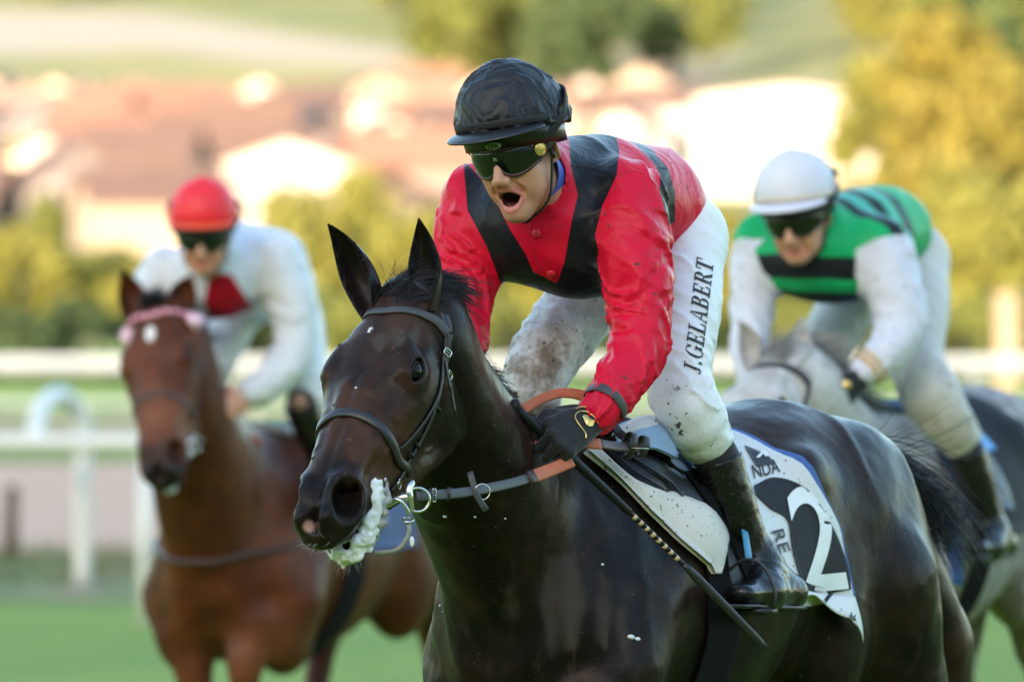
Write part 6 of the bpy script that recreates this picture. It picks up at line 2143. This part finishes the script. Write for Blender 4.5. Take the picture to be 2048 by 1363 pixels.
# name on the breeches, running up the thigh
def ring_(cx, cy, rx, ry, a0, a1, t0, t1, n=18):
    """stroke along an oval, thin at the top and foot, thick at the side"""
    o, i_ = [], []
    for k in range(n):
        a = R(a0 + (a1 - a0) * k / (n - 1)); th = t0 + (t1 - t0) * abs(math.cos(a))
        o.append((cx + rx * math.cos(a), cy + ry * math.sin(a))); i_.append((cx + (rx - th) * math.cos(a), cy + (ry - th * .6) * math.sin(a)))
    return [[o[k], o[k + 1], i_[k + 1], i_[k]] for k in range(n - 1)]
def rc(x0, y0, x1, y1): return [[(x0, y0), (x1, y0), (x1, y1), (x0, y1)]]
GLY = {
    'J': (.62, rc(.26, .22, .46, .93) + rc(.10, .93, .62, 1) + ring_(.22, .22, .24, .24, -8, -150, .05, .17)),
    '.': (.34, rc(.08, 0, .27, .17)),
    'G': (.98, ring_(.48, .5, .46, .52, 38, 322, .06, .21, 26) + rc(.72, .07, .92, .40) + rc(.58, .40, 1.0, .47) + rc(.78, .70, .86, .98)),
    'E': (.84, rc(.14, .08, .34, .92) + rc(0, 0, .78, .08) + rc(0, .92, .74, 1) + rc(.34, .46, .56, .54) + rc(.70, .08, .78, .30) + rc(.66, .72, .74, .92) + rc(.56, .36, .62, .64)),
    'L': (.82, rc(.14, .08, .34, .93) + rc(0, 0, .78, .08) + rc(0, .93, .50, 1) + rc(.70, .08, .78, .34)),
    'A': (.98, [[(.08, .07), (.16, .07), (.50, 1), (.44, 1)], [(.62, .07), (.84, .07), (.56, 1), (.50, 1)]] + rc(.27, .30, .66, .37) + rc(-.02, 0, .28, .07) + rc(.54, 0, .96, .07)),
    'B': (.90, rc(.14, .08, .34, .92) + rc(0, 0, .46, .08) + rc(0, .92, .46, 1) + rc(.34, .48, .46, .55) + ring_(.46, .76, .30, .24, -90, 90, .08, .19) + ring_(.46, .27, .36, .27, -90, 90, .08, .20)),
    'R': (.96, rc(.14, .07, .34, .92) + rc(0, 0, .48, .07) + rc(0, .92, .46, 1) + rc(.34, .46, .46, .53) + ring_(.46, .73, .32, .27, -90, 90, .08, .20) + [[(.44, .46), (.64, .46), (.92, .07), (.68, .07)]] + rc(.68, 0, 1.0, .07)),
    'T': (.86, rc(.31, .07, .51, .92) + rc(0, .92, .82, 1) + rc(0, .68, .08, .92) + rc(.74, .68, .82, .92) + rc(.17, 0, .65, .07))}
gx = 0; polys = []
for ch in 'J.GELABERT':
    w_, ps = GLY[ch]
    for q in ps: polys.append([(gx + x + .22 * y, y) for x, y in q])
    gx += w_ + .08
o_ = np.array((1400, 750.)); a_ = np.array((1427, 524.)) - o_; b_ = np.array((1366, 742.)) - o_
vv, ff_ = [], []
for q in polys:
    # cut each stroke into small quads so that it follows the cloth
    q = np.array(q); n1 = max(1, int(np.linalg.norm(q[1] - q[0]) / .09)); n2 = max(1, int(np.linalg.norm(q[3] - q[0]) / .09))
    b0 = len(vv)
    for i in range(n1 + 1):
        for j in range(n2 + 1):
            s, t = i / n1, j / n2
            x, y = (q[0] * (1 - s) + q[1] * s) * (1 - t) + (q[3] * (1 - s) + q[2] * s) * t
            u, v_ = o_ + a_ * (x / gx) + b_ * y
            vv.append(hit(BS1, u, v_, .0016 + .00002 * (b0 % 17), .2)[0])
    for i in range(n1):
        for j in range(n2):
            k = b0 + i * (n2 + 1) + j; ff_.append((k, k + n2 + 1, k + n2 + 2, k + 1))
mesh_obj('lettering', np.array(vv), ff_, MAT['print_dark'], [c for c in jockey1.children if c.name.startswith('breeches')][0])
# badge on the helmet rim, disc on the goggles, print on the lens
HS1 = Surf(*[np.array([x.co[:] for x in bpy.data.objects['helmet_rim'].data.vertices]) + np.array(bpy.data.objects['helmet_rim'].matrix_world.translation) * 0, [tuple(p.vertices) for p in bpy.data.objects['helmet_rim'].data.polygons]])
cb = hw1((.1145, .006, .043)); nb_ = unit(hw1((.2, .02, .047)) - cb)
M = frame(np.cross(V(0, 0, 1) + HM1[:, 2] * 2, nb_), np.cross(nb_, np.cross(V(0, 0, 1) + HM1[:, 2] * 2, nb_)))
bo_, bf_ = ball(cb, (.0175, .0085, .0022), 24, 8, M); badge = mesh_obj('badge', bo_, bf_, MAT['badge_green'], helmet1)
tv, tf = text_mesh('GPA', 0, .03); w_, h_ = tv[:, 0].max(), tv[:, 1].max()
tv = cb + nb_ * .0026 + ((tv[:, :1] / w_ - .5) * .024) * M[:, 0] + ((tv[:, 1:2] / h_ - .5) * .010) * M[:, 1]
mesh_obj('lettering', tv, tf, MAT['print_dark'], badge)
cg = hw1(V(-.004 + .116 * math.cos(R(58)), .0925 * math.sin(R(58)), .008)); ng_ = unit(hw1(V(.05, .075, 0)) - hw1(V(0, 0, 0)))
M = frame(np.cross(HM1[:, 2], ng_), HM1[:, 2])
bv_, bf_ = ball(cg + ng_ * .006, (.0145, .0145, .004), 24, 8, M); disc = mesh_obj('gold_disc', bv_, bf_, MAT['gold'], goggles1)
for r_ in (.0125, .009, .0055):
    v, f = torus(cg + ng_ * (.0102 - r_ * .13), M, r_, .0007, 28, 6); mesh_obj('disc_ring', v, f, MAT['gold'], disc)
tv, tf = text_mesh('N', 0, .02); w_, h_ = tv[:, 0].max(), tv[:, 1].max()
lp = hw1((.1135, .002, .014)); ln = HM1[:, 0]
tv = lp + ln * .002 + ((tv[:, :1] / w_ - .5) * .007) * HM1[:, 1] + ((tv[:, 1:2] / h_ - .5) * .008) * HM1[:, 2]
mesh_obj('lettering', tv, tf, MAT['badge_green'], goggles1)
# small clip on the chin strap
c = hw1((.012, .085, -.020)); v, f = ball(c, (.006, .006, .010), 10, 8, HM1); mesh_obj('strap_clip', v, f, MAT['cap_peak'], helmet1)
c = hw1((.006, .088, .040)); v, f = torus(c, frame(HM1[:, 0], HM1[:, 2]), .006, .0014, 16, 6); mesh_obj('strap_buckle', v, f, MAT['gold'], helmet1)
# ------------------------------------------------------------------ bay horse and its jockey (left, further back)
def T_(u, v, Y): return P(u, v, Y)
H2 = Horse(((500 - 1024) * 23.9 / FPX, 8.9), (-.38, -.925), -.34, 1.13)
H2.set_head(P(304, 606, 8.22), (.045, -.50, -.865), (.955, -.27, .20), 1.10)
EARS2 = [((.022, .062, -.035), P(384, 548, 8.26), (-.1, -1, -.1), 0, .052, .25), ((.022, -.062, -.035), P(244, 540, 8.26), (-.4, -.9, -.1), 0, .052, .25)]
LEGS2 = legs_for(((.10, .05), (.02, .20), (-.05, .18)), ((.02, .0), (.0, .0), (.0, .0)), ((-.10, .0), (-.18, .02), (-.22, .0)), ((.30, .02), (.40, .0), (.42, .0)), .305)
LEGS2 = [([(x, y * .82, z) for x, y, z in pts], rad) for pts, rad in LEGS2]
def tan2(p, nz):
    x, y, z = p.T
    return np.clip(.6 * np.exp(-(((x - .40) / .10) ** 2)) * (np.abs(y) < .08) + .2 * nz, 0, 1)
horse2, S2, BODY2 = build_horse(H2, 'bright bay horse with white star and pink browband, left of the dark horse', 'coat_bay', LEGS2, .013, .006,
    [(-.02, 0, 1.46), (.17, .0, 1.54), (.34, .0, 1.65), (.50, .01, 1.77), (.60, .02, 1.83)],
    [(.24, 0, 1.15), (.34, 0, 1.30), (.44, .012, 1.44), (.54, .02, 1.58)], thick=1.03, crest_end=(.045, 0, -.125), gape=.012, tanfn=tan2, ears=EARS2, star=(.115, .0, .030, .017), points=True)
rg = np.random.default_rng(51)
n = 160
rt = H2.hw(np.stack([rg.uniform(-.02, .02, n), rg.normal(0, .018, n), np.full(n, .002)], -1))
hair('forelock', rt, np.tile(V(.1, -.1, .8), (n, 1)) + rg.normal(0, .4, (n, 3)), rg.uniform(.03, .06, n), .0022, 'hair_black', horse2, grav=.8, curl=.3, seed=52)
cr = smooth_path([H2.w(q) for q in [(.12, 0, 1.58), (.36, .0, 1.68), (.54, .01, 1.80)]] + [H2.hw((-.02, 0, -.06))], 40)
n = 500; i = rg.integers(0, 38, n)
rt = np.array([S2.near(q)[0] for q in cr[i] + rg.normal(0, .012, (n, 3))])
hair('mane', rt, np.tile(V(.3, .3, .6), (n, 1)) + rg.normal(0, .3, (n, 3)), rg.uniform(.05, .10, n), .0022, 'hair_black', horse2, grav=1.4, curl=.3, seed=53)
n = 500
hair('tail', H2.w((-1.10, 0, 1.48)) + rg.normal(0, .02, (n, 3)), np.tile(V(.5, .8, .2), (n, 1)) + rg.normal(0, .2, (n, 3)), rg.uniform(.4, .7, n), .003, 'hair_black', horse2, grav=2.2, curl=.2, seed=54)

def simple_bridle(H, S, label, browmat, fluff=None, leather='leather'):
    b = thing('bridle', label, 'bridle', (H.HO[0], H.HO[1], 0))
    def hs(name, loc, width, thick, mat):
        q = smooth_path([H.hw(p) for p in loc], 34); c, nn = S.lay(q, .002)
        for _ in range(3): nn[1:-1] = (nn[:-2] + nn[1:-1] + nn[2:]) / 3; c[1:-1] = (c[:-2] + 2 * c[1:-1] + c[2:]) / 4
        v, f = strap(c, nn, width, thick); return mesh_obj(name, v, f, MAT[mat], b)
    bb = [(.056, 0, .013), (.043, .058, -.007), (.038, .087, -.041), (.049, .103, -.075)]
    full = [tuple(V(*p) * V(1, -1, 1)) for p in bb[:0:-1]] + bb
    if browmat == 'rope_pink':
        br = thing_part('browband', b)
        c, nn = S.lay(smooth_path([H.hw(p) for p in full], 30), .008)
        for i in range(30):
            v, f = ball(c[i], (.012, .010, .010), 10, 6); mesh_obj('wrap', v, f, MAT['rope_pink' if i % 2 else 'fluff_pink'], br)
        for p in (full[0], full[-1]):
            v, f = ball(H.hw(p) + V(0, -.01, 0), .032, 14, 10); v = v + .008 * fbm(v, 60, 2)[:, None]; mesh_obj('rosette', v, f, MAT['fluff_pink'], br)
    else:
        hs('browband', full, .020, .006, browmat)
    nb = [(.318, 0, .010), (.326, .056, -.007), (.342, .080, -.056), (.352, .070, -.110), (.335, .058, -.150), (.33, .0, -.222)]
    hs('noseband', [tuple(V(*p) * V(1, -1, 1)) for p in nb[:0:-1]] + nb, .020, .007, leather)
    for s in (1, -1):
        L = lambda pts: [tuple(V(*p) * V(1, s, 1)) for p in pts]
        hs('cheekpiece', L([(.046, .103, -.072), (.10, .110, -.098), (.18, .106, -.118), (.27, .080, -.135), (.35, .066, -.142), (.408, .070, -.138)]), .013, .005, leather)
        v, f = torus(H.hw((.425, s * .078, -.135)), frame(H.HM[:, 0], H.HM[:, 2]), .028, .005, 20, 6); mesh_obj('bit_ring', v, f, MAT['steel'], b)
    return b
bridle2 = simple_bridle(H2, S2, 'leather bridle with pink wrapped browband and reins on the bay horse', 'rope_pink', leather='leather_brown')
q = smooth_path([H2.hw((.43, .085, -.135)), P(420, 850, 8.45), P(455, 835, 8.55)], 14); v, f = strap(q, V(.2, -1, .2), .024, .006); mesh_obj('rein', v, f, MAT['leather_brown'], bridle2)
q = smooth_path([P(455, 835, 8.55), P(485, 865, 8.58), P(520, 885, 8.65)], 10); v, f = strap(q, V(.2, -1, .2), .030, .008); mesh_obj('rein_grip', v, f, MAT['rubber_orange'], bridle2)
# breast girth and foam
v, f = tube(np.array([S2.near(H2.w(p))[0] + (H2.M[:, 0]) * .006 for p in smooth_path([(.10, .22, 1.22), (.22, .16, 1.20), (.33, .05, 1.20), (.33, -.05, 1.20), (.22, -.16, 1.20), (.10, -.22, 1.22)], 24)]), .012, 8); mesh_obj('breast_strap', v, f, MAT['leather_brown'], bridle2)
fm = []
for i in range(80):
    k = rg.random()
    p = V(.44, .058, -.105) * (1 - k) + V(.575, .0, -.125) * k + rg.normal(0, .008, 3)
    fm.append(ball(H2.hw(p), rg.uniform(.005, .012), 8, 6))
v, f = cat_lists(fm); mesh_obj('foam', v, f, MAT['foam'], horse2)

B = 10.0
J2 = dict(
    label='jockey in white silks with red front panel and red cap on the bay horse',
    base=(P(540, 520, 8.90)[0], 8.9, 0), h=.009, hh=.0045, hcap=.006, gape=.0, hs=1.0, hbody=.014,
    HC=P(408, 468, 8.32), U=unit(V(-.02, -.30, .95)), F=unit(V(-.06, -.92, -.30)),
    torso=[P(440, 548, 8.55), P(492, 530, 8.68), P(540, 535, 8.85), P(556, 555, 8.96)], torso_r=[.140, .145, .130, .115],
    torso_e=[(P(405, 570, 8.55), (.13, .10, .10), None)],
    larm=[P(545, 520, 8.55), P(580, 600, 8.52), P(592, 690, 8.50), P(545, 760, 8.44), P(500, 788, 8.40)], larm_r=[.092, .078, .070, .060, .046],
    rarm=[P(330, 545, 8.58), P(300, 600, 8.55), P(300, 680, 8.52), P(310, 740, 8.46), P(320, 790, 8.42)], rarm_r=[.084, .068, .056, .050, .042],
    lleg=[P(570, 575, 8.92), P(598, 650, 8.80), P(612, 730, 8.70), P(622, 790, 8.68), P(634, 830, 8.72)], lleg_r=[.092, .080, .070, .070, .054],
    rleg=[P(498, 580, 9.02), P(455, 660, 8.96), P(420, 740, 8.86), P(425, 800, 8.90)], rleg_r=[.092, .083, .074, .054],
    lleg_mud=(.5, .95, .4), rleg_mud=(.5, .9, .4),
    lboot=[P(600, 806, 8.62), P(622, 862, 8.68), P(645, 905, 8.73), P(668, 948, 8.78), P(700, 975, 8.84), P(640, 985, 8.62)], lboot_r=[.058, .056, .049, .042, .034, .036],
    rboot=[P(428, 815, 8.91), P(440, 860, 8.94), P(460, 905, 8.98), P(482, 945, 9.02), P(505, 968, 9.08), P(450, 978, 8.88)], rboot_r=[.058, .056, .049, .042, .034, .036],
    fold=.010, jacket='silk_white_red', breeches='breeches_white', cap='cap_red', peak='peak_orange', band='cap_red', boot_mud=.5)
J2['pattern'] = lambda v: {'stripe': np.where(capsule_dist(v, J2['larm'][1:], J2['larm_r'][1:])[0] < .004, -.01, np.maximum(poly_sd(proj(v), [(420, 545), (462, 548), (490, 590), (530, 650), (420, 652), (408, 600)]), poly_sd(proj(v), [(470, 420), (500, 425), (490, 440), (470, 440)])) / 564)}
kn = [P(452, 792, 8.36), P(448, 806, 8.34), P(452, 820, 8.34), P(462, 832, 8.35)]
J2['bare_hands'] = [fist_mesh(P(492, 794, 8.39), kn, V(0, 0, -.2), V(.2, .6, -.8), h=.005, cuff=(P(510, 783, 8.41), .03, .032))]
jockey2, hw2, HM2, jacket2, helmet2, goggles2 = build_jockey(J2)
v, f = tube(smooth_path([P(506, 786, 8.40), P(524, 775, 8.41)], 6), .048, 16); mesh_obj('wrist_band', v, f, MAT['cloth_white'], jacket2)

def far_saddle(H, S, label1, label2, clothmat, towmat, edge, panel=None):
    sc = thing('saddle_cloth', label1, 'saddle cloth', (H.o[0], H.o[1], 0))
    sd_ = thing('saddle', label2, 'saddle', (H.o[0], H.o[1], 0))
    def chart2(x, phi):
        o = H.w((x, .9 * math.cos(phi), 1.22 + .9 * math.sin(phi))); d = H.w((x, 0, 1.22)) - o
        c, n = S.ray(o, d); return (c, n) if c is not None else S.near(o + d * .7)
    def dr(name, mat, x0, x1, p0, p1, off, parent, th=.006):
        nx, npz = 12, 22; b, t = [], []
        for i in range(npz):
            for j in range(nx):
                c, n = chart2(x0 + (x1 - x0) * j / (nx - 1), R(p0 + (p1 - p0) * i / (npz - 1))); b.append(c + n * off); t.append(c + n * (off + th))
        v = np.array(b + t); k = nx * npz; f = []
        for i in range(npz - 1):
            for j in range(nx - 1):
                a = i * nx + j; f += [(a, a + nx, a + nx + 1, a + 1), (k + a, k + a + 1, k + a + nx + 1, k + a + nx)]
            for a in (i * nx, i * nx + nx - 1): f.append((a, a + nx, k + a + nx, k + a))
        for j in range(nx - 1):
            for a in (j, (npz - 1) * nx + j): f.append((a, a + 1, k + a + 1, k + a))
        return mesh_obj(name, v, f, MAT[mat], parent)
    dr('cloth', clothmat, -.16, -.62, 165, -5, .006, sc)
    if panel: dr('panel', panel, -.30, -.58, 50, 0, .014, sc, .002)
    dr('front_edge', edge, -.02, -.10, 160, 5, .010, sd_, .014)
    dr('flap', 'saddle_black', -.10, -.34, 150, 8, .016, sd_, .010)
    dr('towel', towmat, -.06, -.36, 150, 42, .030, sd_, .014)
    dr('girth', 'felt_black', -.10, -.20, 20, -88, .006, sd_)
    return sc, sd_
far_saddle(H2, S2, 'dark saddle cloth on the bay horse under the white jockey', 'racing saddle with pale blue towel and white front edge on the bay horse', 'cloth_navy', 'towel_blue', 'pad_white')
# ------------------------------------------------------------------ grey horse and its jockey (right, behind)
H3 = Horse(((1745 - 1024) * 20.3 / FPX, 5.3), (-.42, -.907), -.02)
H3.set_head(P(1548, 712, 4.68), (-.42, -.62, -.66), (.80, -.58, .10), 1.0)
EARS3 = [((.022, .062, -.035), P(1604, 632, 4.72), (-.2, -1, -.1), 0, .042, .25), ((.022, -.062, -.035), P(1478, 640, 4.75), (-.5, -.85, -.1), 0, .042, .25)]
LEGS3 = legs_for(((.24, .10), (.10, .25), (.0, .22)), ((.15, .0), (.2, .02), (.22, .0)), ((-.10, .02), (-.25, .02), (-.30, .0)), ((.10, .02), (.12, .0), (.12, .0)))
def tan3(p, nz):
    x = p[:, 0]
    return np.clip(sstep(.4, .55, x) * .8 + .25 * nz, 0, 1)
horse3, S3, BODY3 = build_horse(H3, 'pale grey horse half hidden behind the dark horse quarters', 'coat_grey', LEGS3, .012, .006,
    [(-.02, 0, 1.46), (.17, .0, 1.51), (.34, .0, 1.57), (.50, .01, 1.64), (.62, .02, 1.69)],
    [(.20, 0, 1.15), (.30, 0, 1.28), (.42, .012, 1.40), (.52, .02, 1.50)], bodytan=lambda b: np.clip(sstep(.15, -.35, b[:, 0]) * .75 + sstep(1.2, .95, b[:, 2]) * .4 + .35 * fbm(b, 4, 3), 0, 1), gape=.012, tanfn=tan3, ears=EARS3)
rg = np.random.default_rng(61)
cr = smooth_path([H3.w(q) for q in [(.08, 0, 1.57), (.34, .0, 1.63), (.50, .01, 1.70)]] + [H3.hw((-.05, 0, -.03))], 40)
n = 900; i = rg.integers(0, 38, n)
rt = np.array([S3.near(q)[0] for q in cr[i] + rg.normal(0, .012, (n, 3))])
hair('mane', rt, np.tile(V(.55, .3, .35), (n, 1)) + rg.normal(0, .25, (n, 3)), rg.uniform(.06, .16, n), .0020, 'hair_grey', horse3, grav=1.3, curl=.3, seed=62)
n = 260
rt = H3.hw(np.stack([rg.uniform(-.03, .03, n), rg.normal(0, .02, n), np.full(n, .0)], -1))
hair('forelock', rt, np.tile(V(.4, .1, .5), (n, 1)) + rg.normal(0, .3, (n, 3)), rg.uniform(.04, .10, n), .002, 'hair_grey', horse3, grav=1, curl=.3, seed=63)
n = 500
hair('tail', H3.w((-1.10, 0, 1.48)) + rg.normal(0, .02, (n, 3)), np.tile(V(.5, .8, .2), (n, 1)) + rg.normal(0, .2, (n, 3)), rg.uniform(.4, .7, n), .003, 'hair_grey', horse3, grav=2.2, curl=.2, seed=64)
bridle3 = simple_bridle(H3, S3, 'dark leather bridle with plain browband on the grey horse', 'leather')
q = smooth_path([H3.hw((.43, .085, -.135)), P(1620, 900, 4.85), P(1668, 838, 5.0)], 14); v, f = strap(q, V(.2, -1, .2), .024, .006); mesh_obj('rein', v, f, MAT['leather'], bridle3)
q = smooth_path([P(1664, 846, 4.98), P(1672, 826, 5.0), P(1684, 806, 5.02)], 8); v, f = strap(q, V(.2, -1, .2), .030, .008); mesh_obj('rein_grip', v, f, MAT['rubber_orange'], bridle3)

J3 = dict(
    label='jockey in green and black hooped silks and white cap on the grey horse',
    base=(P(1800, 500, 5.4)[0], 5.4, 0), h=.008, hh=.004, hcap=.005, gape=.0, hs=1.0, hbody=.013,
    HC=P(1597, 430, 4.86), U=unit(V(-.18, -.30, .93)), F=unit(V(-.30, -.88, -.36)),
    torso=[P(1640, 500, 5.0), P(1710, 480, 5.16), P(1770, 462, 5.34), P(1788, 470, 5.44)], torso_r=[.138, .145, .132, .112],
    torso_e=[(P(1595, 520, 5.0), (.12, .10, .09), None), (P(1690, 545, 5.02), (.11, .10, .08), None)],
    larm=[P(1755, 500, 4.98), P(1790, 580, 4.92), P(1802, 660, 4.88), P(1765, 715, 4.82), P(1728, 745, 4.80)], larm_r=[.096, .078, .068, .054, .040],
    rarm=[P(1522, 490, 5.06), P(1508, 570, 5.02), P(1502, 650, 4.98), P(1500, 720, 4.9), P(1512, 770, 4.85)], rarm_r=[.082, .068, .056, .048, .042],
    lleg=[P(1832, 520, 5.4), P(1840, 620, 5.24), P(1832, 720, 5.12), P(1868, 800, 5.06), P(1930, 890, 5.12)], lleg_r=[.092, .082, .078, .088, .056],
    rleg=[P(1742, 530, 5.5), P(1690, 620, 5.42), P(1650, 700, 5.3), P(1655, 780, 5.34)], rleg_r=[.094, .086, .076, .056],
    lleg_mud=(.3, .9, .7), rleg_mud=(.5, .95, .3),
    lboot=[P(1930, 900, 5.12), P(1948, 955, 5.14), P(1965, 1010, 5.17), P(1980, 1060, 5.2), P(2010, 1090, 5.25), P(1950, 1095, 5.04)], lboot_r=[.058, .056, .049, .042, .034, .036],
    rboot=[P(1660, 800, 5.35), P(1675, 860, 5.38), P(1695, 915, 5.42), P(1715, 960, 5.46), P(1740, 985, 5.52), P(1680, 995, 5.32)], rboot_r=[.058, .056, .049, .042, .034, .036],
    fold=.009, jacket='silk_green_black', breeches='breeches_grubby', cap='cap_white', peak='cap_white', band='peak_cream', boot_mud=.7)
def pat3(v):
    ax = unit(J3['torso'][2] - J3['torso'][0]); t = (v - J3['torso'][0]) @ ax
    up = (v - J3['torso'][0])[:, 2] + (t * .05)
    w = .012 * fbm(v, 5, 2)
    # dark hoops round the body, light stripes over the back
    def hoop(c, h_): return h_ - np.abs(t + w * .5 - c)
    low = up < -.0
    st = np.max([hoop(.045, .030), hoop(.155, .026), hoop(.27, .028)], 0)
    fr = .034 - np.abs(up + .055 + w)          # hoop across the chest as the chest hangs
    fr2 = .028 - np.abs(up + .155 + w)
    front = (v - J3['torso'][0]) @ ax < .02
    st = np.where(front, np.maximum(fr, fr2), st)
    s2 = np.where(front, -.02, np.max([hoop(.10, .022), hoop(.205, .018)], 0))
    dl, tl = capsule_dist(v, J3['larm'], J3['larm_r']); dr_, tr_ = capsule_dist(v, J3['rarm'], J3['rarm_r'])
    sl = np.where((dl < .02) & (tl > .12), .02, -.02); sl = np.where((dr_ < .02) & (tr_ > .12), .02, sl)
    return {'stripe': st, 'stripe2': s2, 'sleeve': sl}
J3['pattern'] = pat3
jockey3, hw3, HM3, jacket3, helmet3, goggles3 = build_jockey(J3)
kn = [P(1668, 772, 4.76), P(1664, 790, 4.74), P(1668, 806, 4.74), P(1680, 818, 4.75)]
gv, gf = fist_mesh(P(1712, 762, 4.79), kn, V(0, 0, -.2), V(.2, .6, -.8), h=.005, cuff=(P(1728, 748, 4.80), .032, .036))
gl3 = mesh_obj('glove', gv, gf, MAT['glove_knit'], jockey3)
v, f = ball(P(1692, 770, 4.74), (.016, .006, .014), 10, 6); mesh_obj('emblem', v, f, MAT['gold'], gl3)
for t in (.22, .5):
    c0 = J3['larm'][-1] * (1 - t) + J3['larm'][-2] * t
    d_ = unit(J3['larm'][-1] - J3['larm'][-2])
    v, f = tube(np.array([c0 - d_ * .006, c0 + d_ * .006]), .048 + .016 * t, 20); mesh_obj('cuff_band', v, f, MAT['cuff_gold'], jacket3)
far_saddle(H3, S3, 'dark saddle cloth behind the boot on the grey horse', 'racing saddle with blue towel on the grey horse', 'cloth_black', 'towel_bright', 'cloth_royal')
v, f = strap(np.array([S3.near(P(1925, v_, 5.1))[0] + V(0, -.02, 0) for v_ in np.linspace(1020, 1170, 8)]), V(.3, -1, 0), .05, .006)
mesh_obj('girth_strap', v, f, MAT['cloth_royal'], horse3)
